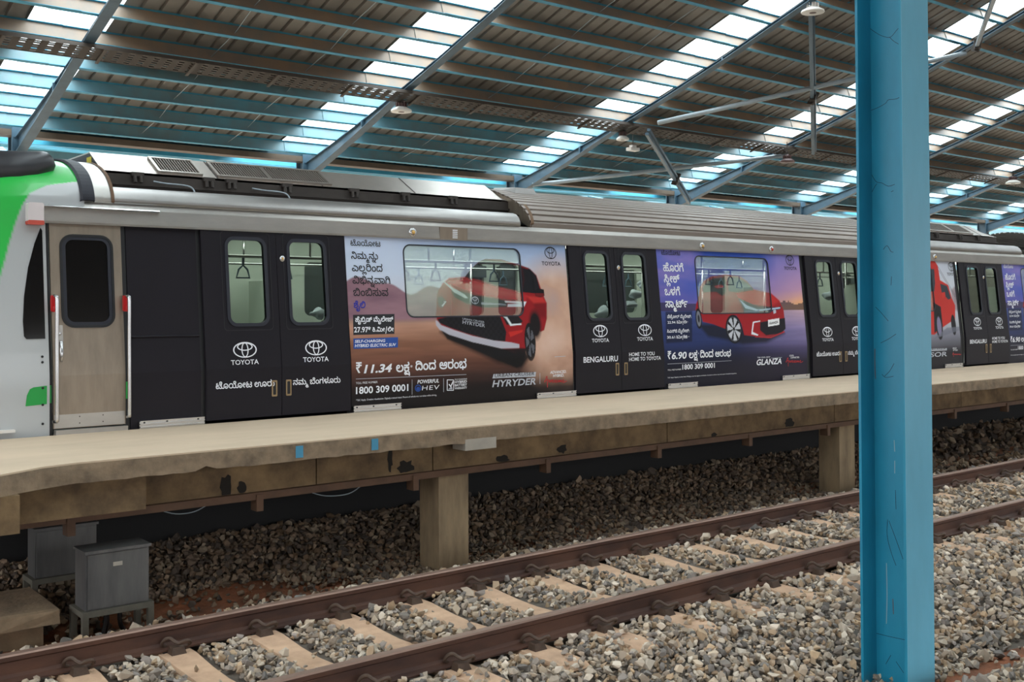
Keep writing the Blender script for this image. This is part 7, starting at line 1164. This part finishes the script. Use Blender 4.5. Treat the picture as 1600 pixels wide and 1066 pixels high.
obj('roof_fairing', rings(F0, F1), m_fair, TR, smooth=True); obj('roof_fairing', rings(16.9, 21.4), m_fair, TR, smooth=True)
arch = [(10.325, 1.0), (10.295, 1.015), (10.31, 1.09), (10.37, 1.19), (10.50, 1.30), (10.75, 1.41), (11.1, 1.48), (11.59, 1.51)]; arch = arch+[(2*11.59-y, z) for y, z in arch[::-1][1:]]
ap = smooth_path([(0, y, z) for y, z in arch], 3); ap = [(p[1], p[2]) for p in ap]
grow = lambda d: [(11.59+(y-11.59)*(1+d), z+d*1.0) for y, z in ap]
mb = MB(); mb.loft(ap, [3.30, 3.36, 3.42, 3.47]); obj('roof_arch', mb, m_steel, TR, smooth=True)
mb = MB(); mb.loft(grow(.006), [3.455, 3.485]); obj('seam_bead', mb, mat('weld_bead', (120, 92, 70), .7, metal=.3, var=.3, scale=20), TR)
mb = MB(); mb.loft(lambda x: grow(.014 if 3.185 < x < 3.30 else .0), [3.17, 3.19, 3.21, 3.24, 3.27, 3.295, 3.305]); obj('roof_gasket', mb, m_gasket, TR)
prf = []
base = smooth_path([(0, y, z) for y, z in [(10.325, 1.0), (10.31, 1.04), (10.35, 1.14), (10.45, 1.25), (10.62, 1.36), (10.88, 1.465), (11.2, 1.56), (11.59, 1.60)]], 8); base = [(p[1], p[2]) for p in base]
Ls = np.concatenate([[0], np.cumsum([math.hypot(b[0]-a[0], b[1]-a[1]) for a, b in zip(base[:-1], base[1:])])]); tot = Ls[-1]
nr = 15
for k in range(nr):
    for f, h in ((0.0, 0), (.62, .0), (.70, -.022), (.90, -.022)):
        s_ = (k+f)/nr*tot; y = np.interp(s_, Ls, [p[0] for p in base]); z = np.interp(s_, Ls, [p[1] for p in base]); y2 = np.interp(s_+.01, Ls, [p[0] for p in base]); z2 = np.interp(s_+.01, Ls, [p[1] for p in base])
        d = math.hypot(y2-y, z2-z)+1e-9; ny_, nz_ = -(z2-z)/d, (y2-y)/d; prf.append((y+ny_*h, z+nz_*h))
prf.append(base[-1]); prf = prf+[(2*11.59-y, z) for y, z in prf[::-1][1:]]
mb = MB(); mb.loft(prf, [8.64, 12, 16.88], caps=False); obj('ribbed_roof', mb, m_roofrib, TR)
for xe in (8.655, 16.865):
    mb = MB(); mb.v = [(xe, y, z-.012) for y, z in base]+[(xe, 2*11.59-y, z-.012) for y, z in base[::-1][1:]]+[(xe, 12.6, 1.1), (xe, 10.55, 1.1)]; mb.f = [tuple(range(len(mb.v)))]; mb.m = [0]; obj('roof_end_plate', mb, m_steel2, TR)
mb = MB(); mb.loft(grow(.03)[:12], [8.60, 8.65]); mb2 = mb; obj('roof_seam', mb2, mat('seam_sealant', (128, 100, 76), .7, var=.3, scale=25), TR)
mb = MB(); mb.hexa([(8.95, 11.0, 1.50), (9.33, 11.0, 1.50), (9.33, 11.5, 1.56), (8.95, 11.5, 1.56), (8.98, 11.02, 1.585), (9.29, 11.02, 1.585), (9.29, 11.48, 1.62), (8.98, 11.48, 1.62)]); obj('roof_box', mb, m_fair, TR)
mb = MB(); mb.loft([(10.54, 1.17), (10.6, 1.16), (11.59, 1.2), (12.6, 1.16), (12.64, 1.17), (12.85, 1.0)], [3.45, 8.66]); mb.loft([(10.54, 1.17), (10.6, 1.16), (11.59, 1.2), (12.6, 1.16), (12.64, 1.17), (12.85, 1.0)], [16.88, XE]); obj('roof_deck', mb, m_acdark, TR)
def ac(x0, x1, grilles, slope_r):
    sl = [(10.77, 1.375), (11.14, 1.595), (12.04, 1.595), (12.41, 1.375), (12.41, 1.17), (10.80, 1.17), (10.80, 1.355)]
    mb = MB(); mb.loft(lambda x: sl, [x0, x1-slope_r]); n = len(sl)
    # ends
    b = len(mb.v); mb.v += [(x0, y, z) for y, z in sl]; mb.f.append(tuple(b+k for k in range(n))); mb.m.append(0)
    e = [(x1-slope_r, y, z) for y, z in sl]; lo_ = [(x1, 10.78, 1.36), (x1+.05, 11.16, 1.50), (x1+.05, 12.02, 1.50), (x1, 12.40, 1.36), (x1, 12.40, 1.17), (x1, 10.81, 1.17), (x1, 10.81, 1.345)]
    b = len(mb.v); mb.v += e+lo_; mb.f += [(b+k, b+n+k, b+n+(k+1) % n, b+(k+1) % n) for k in range(n)]+[tuple(b+n+k for k in range(n))]; mb.m += [0]*(n+1)
    a_ = obj('air_conditioner', mb, m_ac, TR)
    mb = MB(); mb.box(x0+.02, x1-.02, 10.775, 10.80, 1.175, 1.352); mb.box(x0+.02, x1-.02, 10.745, 10.78, 1.24, 1.262); obj('side_channel', mb, m_acdark, a_)
    mb = MB(); mb.add([(x0-.004, 10.80, 1.17), (x0-.004, 12.40, 1.17), (x0-.004, 12.04, 1.58), (x0-.004, 11.14, 1.58), (x0-.004, 10.78, 1.37)], [(0, 1, 2, 3, 4)]); mb.add([(x0-.008, 11.05, 1.46), (x0-.008, 11.2, 1.46), (x0-.008, 11.2, 1.54), (x0-.008, 11.05, 1.54)], [(0, 1, 2, 3)], 1); obj('end_cap', mb, [m_gasket, mat('yellow_sticker', (190, 176, 40), .6)], a_, label='dark end cap with a small yellow sticker')
    dy, dz = .37, .22; L = math.hypot(dy, dz); N = np.array([0, -dz/L, dy/L])
    def sp(x, t, h=0): return np.array([x, 10.77+dy*t, 1.375+dz*t])+N*h
    for g0, g1 in grilles:
        mb = MB(); mb.hexa([sp(g0, .12, .0), sp(g1, .12, .0), sp(g1, .86, .0), sp(g0, .86, .0), sp(g0, .12, .004), sp(g1, .12, .004), sp(g1, .86, .004), sp(g0, .86, .004)]); g_ = obj('grille', mb, m_grille, a_)
        mb = MB(); k = 0; w_ = .030
        x = g0
        while x < g1: mb.hexa([sp(x, .12, .004), sp(x+.014, .12, .004), sp(x+.014, .86, .004), sp(x, .86, .004), sp(x, .12, .02), sp(x+.010, .12, .02), sp(x+.010, .86, .02), sp(x, .86, .02)]); x += w_
        obj('slats', mb, m_slat, g_, kind='stuff')
        mb = MB()
        for p, q in ((sp(g0-.02, .10), sp(g1+.02, .10)), (sp(g0-.02, .88), sp(g1+.02, .88)), (sp(g0-.01, .10), sp(g0-.01, .88)), (sp(g1+.01, .10), sp(g1+.01, .88))): mb.bar(p+N*.012, q+N*.012, .03, .026, upv=tuple(N))
        obj('grille_frame', mb, m_ac, g_)
    for x in (x0+.35, x0+1.1, x0+1.35, x0+2.0, x0+2.85, x0+3.55, x0+4.25):
        if x > x1-.3: continue
        mb = MB(); mb.box(x-.06, x+.06, 10.735, 10.80, 1.335, 1.375); mb.tube([(x-.03, 10.74, 1.34), (x-.03, 10.73, 1.27)], .018, 8); mb.tube([(x+.03, 10.74, 1.34), (x+.03, 10.73, 1.27)], .018, 8); obj('latch', mb, m_acdark, a_)
    for xs_ in np.arange(x0+1.2, x1-.4, 1.25):
        mb = MB(); mb.hexa([sp(xs_, .02, .0), sp(xs_+.012, .02, .0), sp(xs_+.012, .99, .0), sp(xs_, .99, .0), sp(xs_, .02, .004), sp(xs_+.012, .02, .004), sp(xs_+.012, .99, .004), sp(xs_, .99, .004)]); obj('panel_joint', mb, m_acdark, a_)
    return a_, sp
a1, sp1 = ac(3.52, 8.70, [(4.12, 4.55), (4.76, 5.34), (5.37, 6.08)], .15)
a2, _ = ac(17.0, 21.35, [(18.9, 19.7), (19.75, 20.4)], .4)
for x in (4.05, 5.12):
    mb = MB(); mb.tube(smooth_path([(x-.03, 10.72, 1.29), (x+.10, 10.70, 1.275), (x+.26, 10.66, 1.265), (x+.33, 10.62, 1.24), (x+.34, 10.57, 1.19)], 5), .009, 6); obj('wire_loop', mb, m_rod, a1)
# cab end: gel-coated nose, black cap, side window, marker lamp
ncol, nxs = 70, 90
XS = np.concatenate([np.linspace(3.21, 2.0, 70), np.linspace(1.98, 1.15, 25)])
def nsec(x):
    t = max(0.0, (2.66-x)/1.55); k = max(.02, 1-t**2.2)**.5 if t < 1 else .05
    half = [(10.15, -1.35), (10.15, -.9), (10.15, -.6), (10.20, -.1), (10.25, .4), (10.285, .75), (10.30, .95), (10.315, 1.06), (10.37, 1.18), (10.50, 1.29), (10.75, 1.40), (11.1, 1.47), (11.59, 1.50)]
    drop = .55*max(0, (2.75-x)/1.6)**1.5
    return [(11.59+(y-11.59)*k, z-(drop*max(0, z+.3)/1.8)) for y, z in half]
mb = MB(); cols = []
secs = []
for x in XS:
    h = smooth_path([(0, y, z) for y, z in nsec(x)], 14); h = [(p[1], p[2]) for p in h]; secs.append(h)
N = len(secs[0]); zb_ = [-1.4, -.6, 0, .2, .44, .6, .765, .94, 1.055, 1.14, 1.193, 1.22, 2]; xb_ = [1.2, 1.9, 2.33, 2.44, 2.51, 2.55, 2.60, 2.665, 2.73, 2.886, 3.141, 3.4, 3.6]
for x, h in zip(XS, secs):
    for y, z in h:
        mb.v.append((x, y, z)); xb = np.interp(z, zb_, xb_); g = np.clip((xb-x)/.012+.5, 0, 1)
        bl = np.clip((np.interp(z, [-1.4, -.5, .3, .9, 1.3, 1.6], [1.3, 1.9, 2.12, 2.30, 2.42, 2.5])-x)/.012+.5, 0, 1)
        c = lin((176, 179, 180))*(1-g)+lin((40, 186, 74))*g; c = c*(1-bl)+lin((12, 13, 16))*bl; cols.append(tuple(c)+(1,))
mb.f = [(i*N+k, (i+1)*N+k, (i+1)*N+k+1, i*N+k+1) for i in range(len(XS)-1) for k in range(N-1) if XS[i] < 2.86 or secs[i][k][1] > .955]; mb.m = [0]*len(mb.f)
o = len(mb.v); mb.v += [(x, 2*11.59-y, z) for x, y, z in mb.v]; cols += cols; mb.f += [tuple(o+i for i in f[::-1]) for f in mb.f[:]]; mb.m = [0]*len(mb.f)
ns = obj('cab_nose', mb, m_grp, TR, smooth=True)
at = ns.data.color_attributes.new('Col', 'FLOAT_COLOR', 'POINT'); at.data.foreach_set('color', np.array(cols, np.float32).ravel())
mb = MB(); c0 = smooth_path([(3.13, 0, 0), (2.95, 0, 0), (2.6, 0, 0), (2.1, 0, 0), (1.5, 0, 0)], 5)
xs_ = [3.0, 2.985, 2.955, 2.89, 2.81, 2.67, 2.52, 2.25, 1.9, 1.5]; rr_ = [.03, .075, .105, .125, .15, .175, .195, .21, .22, .18]; yy_ = [10.56]*6+[10.58, 10.7, 10.9, 11.1]; zz_ = [1.41, 1.405, 1.385, 1.36, 1.325, 1.29, 1.265, 1.21, 1.12, 1.02]
mb.tube(list(zip(xs_, yy_, zz_)), rr_, 24); obj('roof_pod', mb, mat('pod_grey', (50, 50, 54), .35, var=.15, scale=3), TR, smooth=True, label='dark rounded pod over the green brow')
def on_nose(x, z, off=.004):
    i = int(np.argmin(np.abs(XS-x))); h = secs[i]; zs = [p[1] for p in h]; return float(np.interp(z, zs, [p[0] for p in h]))-off
mb = MB(); W_ = [(2.83, .72), (2.815, .745), (2.76, .60), (2.70, .38), (2.66, .12), (2.645, -.10), (2.65, -.235), (2.67, -.26), (2.83, -.26)]
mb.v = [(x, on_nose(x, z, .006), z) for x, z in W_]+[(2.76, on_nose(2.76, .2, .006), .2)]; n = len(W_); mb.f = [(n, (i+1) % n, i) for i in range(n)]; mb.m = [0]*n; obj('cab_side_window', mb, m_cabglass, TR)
mb = MB(); G_ = [(2.835, -.68), (2.72, -.69), (2.69, -.705), (2.665, -.76), (2.655, -.855), (2.835, -.845)]; mb.v = [(x, on_nose(x, z, .004), z) for x, z in G_]; mb.f = [tuple(range(len(G_)-1, -1, -1))]; mb.m = [0]; obj('green_patch', mb, m_green, TR)
mb = MB()
for z in (-.42, -.47, -.70, -.85, -1.02): mb.lathe((2.80, on_nose(2.8, z)-.002, z), [(.012, 0), (.010, -.006)], 10, axis=1)
obj('fixing_bolts', mb, m_rubber, TR, kind='stuff')
mb = MB(); mb.box(2.2, 2.56, 10.10, 10.2, -1.075, -1.05); obj('skirt_lip', mb, m_lampw, TR)
mb = MB(); mb.prism(rrect(2.69, 2.825, .78, .965, .02), [], lambda a, b, d: (a, d, b), 10.20, 10.32); l_ = obj('marker_lamp', mb, m_lens, TR, smooth=False)
mb = MB(); mb.prism(rrect(2.688, 2.827, .765, .805, .012), [], lambda a, b, d: (a, d, b), 10.195, 10.32); obj('red_base', mb, m_redl, l_, label='red lower edge of the lamp')
# saloon seen through the glass
mb = MB(); mb.box(3.6, XE, 10.32, 12.95, -1.12, -1.08); obj('saloon_floor', mb, m_salfloor, TR)
mb = MB(); mb.box(3.6, XE, 10.32, 12.95, .93, .96); obj('saloon_ceiling', mb, m_saloon, TR)
FW = 12.95
mb = MB(); holes = []
for a, b in ((4.62, 5.0), (5.28, 5.68), (9.53, 9.92), (10.2, 10.58), (14.4, 14.8), (15.1, 15.5), (19.1, 19.5), (19.8, 20.2)): holes.append(rrect(a, b, -.12, .66, .07))
for a, b in ((6.9, 8.3), (11.8, 13.2), (16.7, 18.0), (21.4, 22.6)): holes.append(rrect(a, b, -.1, .62, .09))
mb.prism([(3.6, -1.1), (XE, -1.1), (XE, .93), (3.6, .93)], holes, lambda a, b, d: (a, d, b), FW, FW+.06); obj('far_wall', mb, m_saloon, TR)
mb = MB(); mb.box(3.6, XE, FW+.05, FW+.056, -.3, .75); obj('far_glass', mb, m_saldark, TR)
mb = MB()
mb.box(3.56, 3.62, 10.40, 12.9, -1.1, .92); obj('cab_bulkhead', mb, m_saloon, TR)
mb = MB(); mb.box(3.62, 3.64, 10.9, 11.5, .1, .55); mb.box(3.622, 3.645, 11.6, 12.2, -1.0, .6, 1); obj('bulkhead_door', mb, [m_saldark, m_salgreen], TR)
for y in (11.0, 12.2):
    mb = MB(); mb.box(3.8, XE-.2, y-.07, y+.07, .895, .93); obj('ceiling_light', mb, m_sallight, TR, label='lit tube along the saloon ceiling')
for y in (10.75, 12.45):
    mb = MB(); mb.tube([(3.7, y, .56), (XE-.1, y, .56)], .017, 8)
    for x in np.arange(4.2, XE, 1.6): mb.tube([(x, y, .56), (x, y, .93)], .012, 6)
    obj('grab_rail', mb, m_chrome, TR, smooth=True)
def strap(x, y):
    mb = MB(); mb.box(x-.012, x+.012, y-.005, y+.005, .46, .575); mb.tube([(x-.075, y, .33), (x+.075, y, .33), (x+.05, y, .42), (x, y, .465), (x-.05, y, .42)], .011, 6, closed=True); return obj('hand_strap', mb, m_strap, TR)
for y in (10.75, 12.45):
    for x in (5.0, 5.5, 7.05, 7.5, 7.95, 8.4, 9.9, 10.4, 12.0, 12.5, 13.0, 14.8, 15.3, 19.5, 20.0): strap(x, y)
for x in (4.45, 6.1, 9.3, 11.05, 14.3, 16.0, 19.0, 20.7):
    for y in (10.72, 12.45):
        mb = MB(); mb.tube([(x, y, -1.08), (x, y, .93)], .018, 8); obj('grab_pole', mb, m_chrome, TR, smooth=True)
        mb = MB(); mb.box(x-.02, x+.02, y-.40 if y < 11 else y, y if y < 11 else y+.45, -1.08, .35); obj('draught_screen', mb, m_saloon, TR)
for x in (5.1, 10.0, 14.9, 19.7):
    mb = MB(); mb.box(x-.38, x-.12, FW-.12, FW-.02, .45, .62); mb.box(x+.15, x+.4, FW-.12, FW-.02, .45, .62); obj('route_display', mb, m_saldark, TR)
mb = MB()
for a, b in ((6.3, 8.9), (11.2, 13.9), (16.2, 18.6), (20.9, 22.9)):
    for y0, y1 in ((10.33, 10.78), (12.48, 12.93)): mb.box(a, b, y0, y1, -.68, -.62); 
obj('bench_seats', mb, m_saldark, TR)
def bundle(px, py, r, lab, sd):  # white lumpy shapes set behind the door glass
    q = onY(px, py, 11.12); r_ = np.random.default_rng(sd); bm = bmesh.new(); bmesh.ops.create_icosphere(bm, subdivisions=3, radius=1)
    for v in bm.verts:
        n_ = 1+.22*math.sin(v.co.x*4+sd)+.18*math.sin(v.co.z*5+sd*2+v.co.y*3); v.co = Vector((q[0]+v.co.x*r*n_*1.25, q[1]+v.co.y*.07, q[2]+v.co.z*r*n_*.75))
    mb = MB(); mb.v = [tuple(v.co) for v in bm.verts]; mb.f = [tuple(v.index for v in f.verts) for f in bm.faces]; mb.m = [0]*len(mb.f); bm.free()
    obj('white_lump', mb, m_lump, label=lab, cat='cloth', group='white lumps inside the train', smooth=True)
m_lump = mat('lump_white', (206, 216, 226), .8, var=.2, scale=9)
bundle(943, 491, .13, 'white lump at the foot of the left window of the second doors', 1); bundle(955, 474, .06, 'small white lump above the larger one in the left window of the second doors', 2)
bundle(1004, 444, .07, 'white lump highest in the right window of the second doors', 3); bundle(994, 460, .09, 'white lump halfway up the right window of the second doors', 4); bundle(986, 476, .07, 'white lump lowest in the right window of the second doors', 5)
bundle(1293, 462, .09, 'white lump in the left window of the third doors', 6); bundle(497, 490, .08, 'white lump at the lower right of the first doors window', 7)
mb = MB(); mb.box(3.0, XE, 10.34, 12.85, -1.75, -1.17); mb.box(2.2, XE, 10.22, 10.34, -1.40, -1.16); obj('underframe', mb, m_under, TR)
for x in (4.6, 6.7, 18.4, 20.5):
    for y in (10.85, 12.32):
        mb = MB(); mb.lathe((x, y, -1.76), [(.43, 0), (.46, .02), (.46, .12), (.3, .14)], 28, axis=1); obj('wheel', mb, m_under, TR)
mb = MB(); mb.box(23.3, 44, 10.2, 13, -1.3, .8); mb.loft(prf, [23.3, 44]); 
TR2 = thing('train_car', (33, 11.59, -2.2), 'next silver metro car coupled beyond the right edge of the picture', 'train'); obj('body_shell', mb, m_steel, TR2)
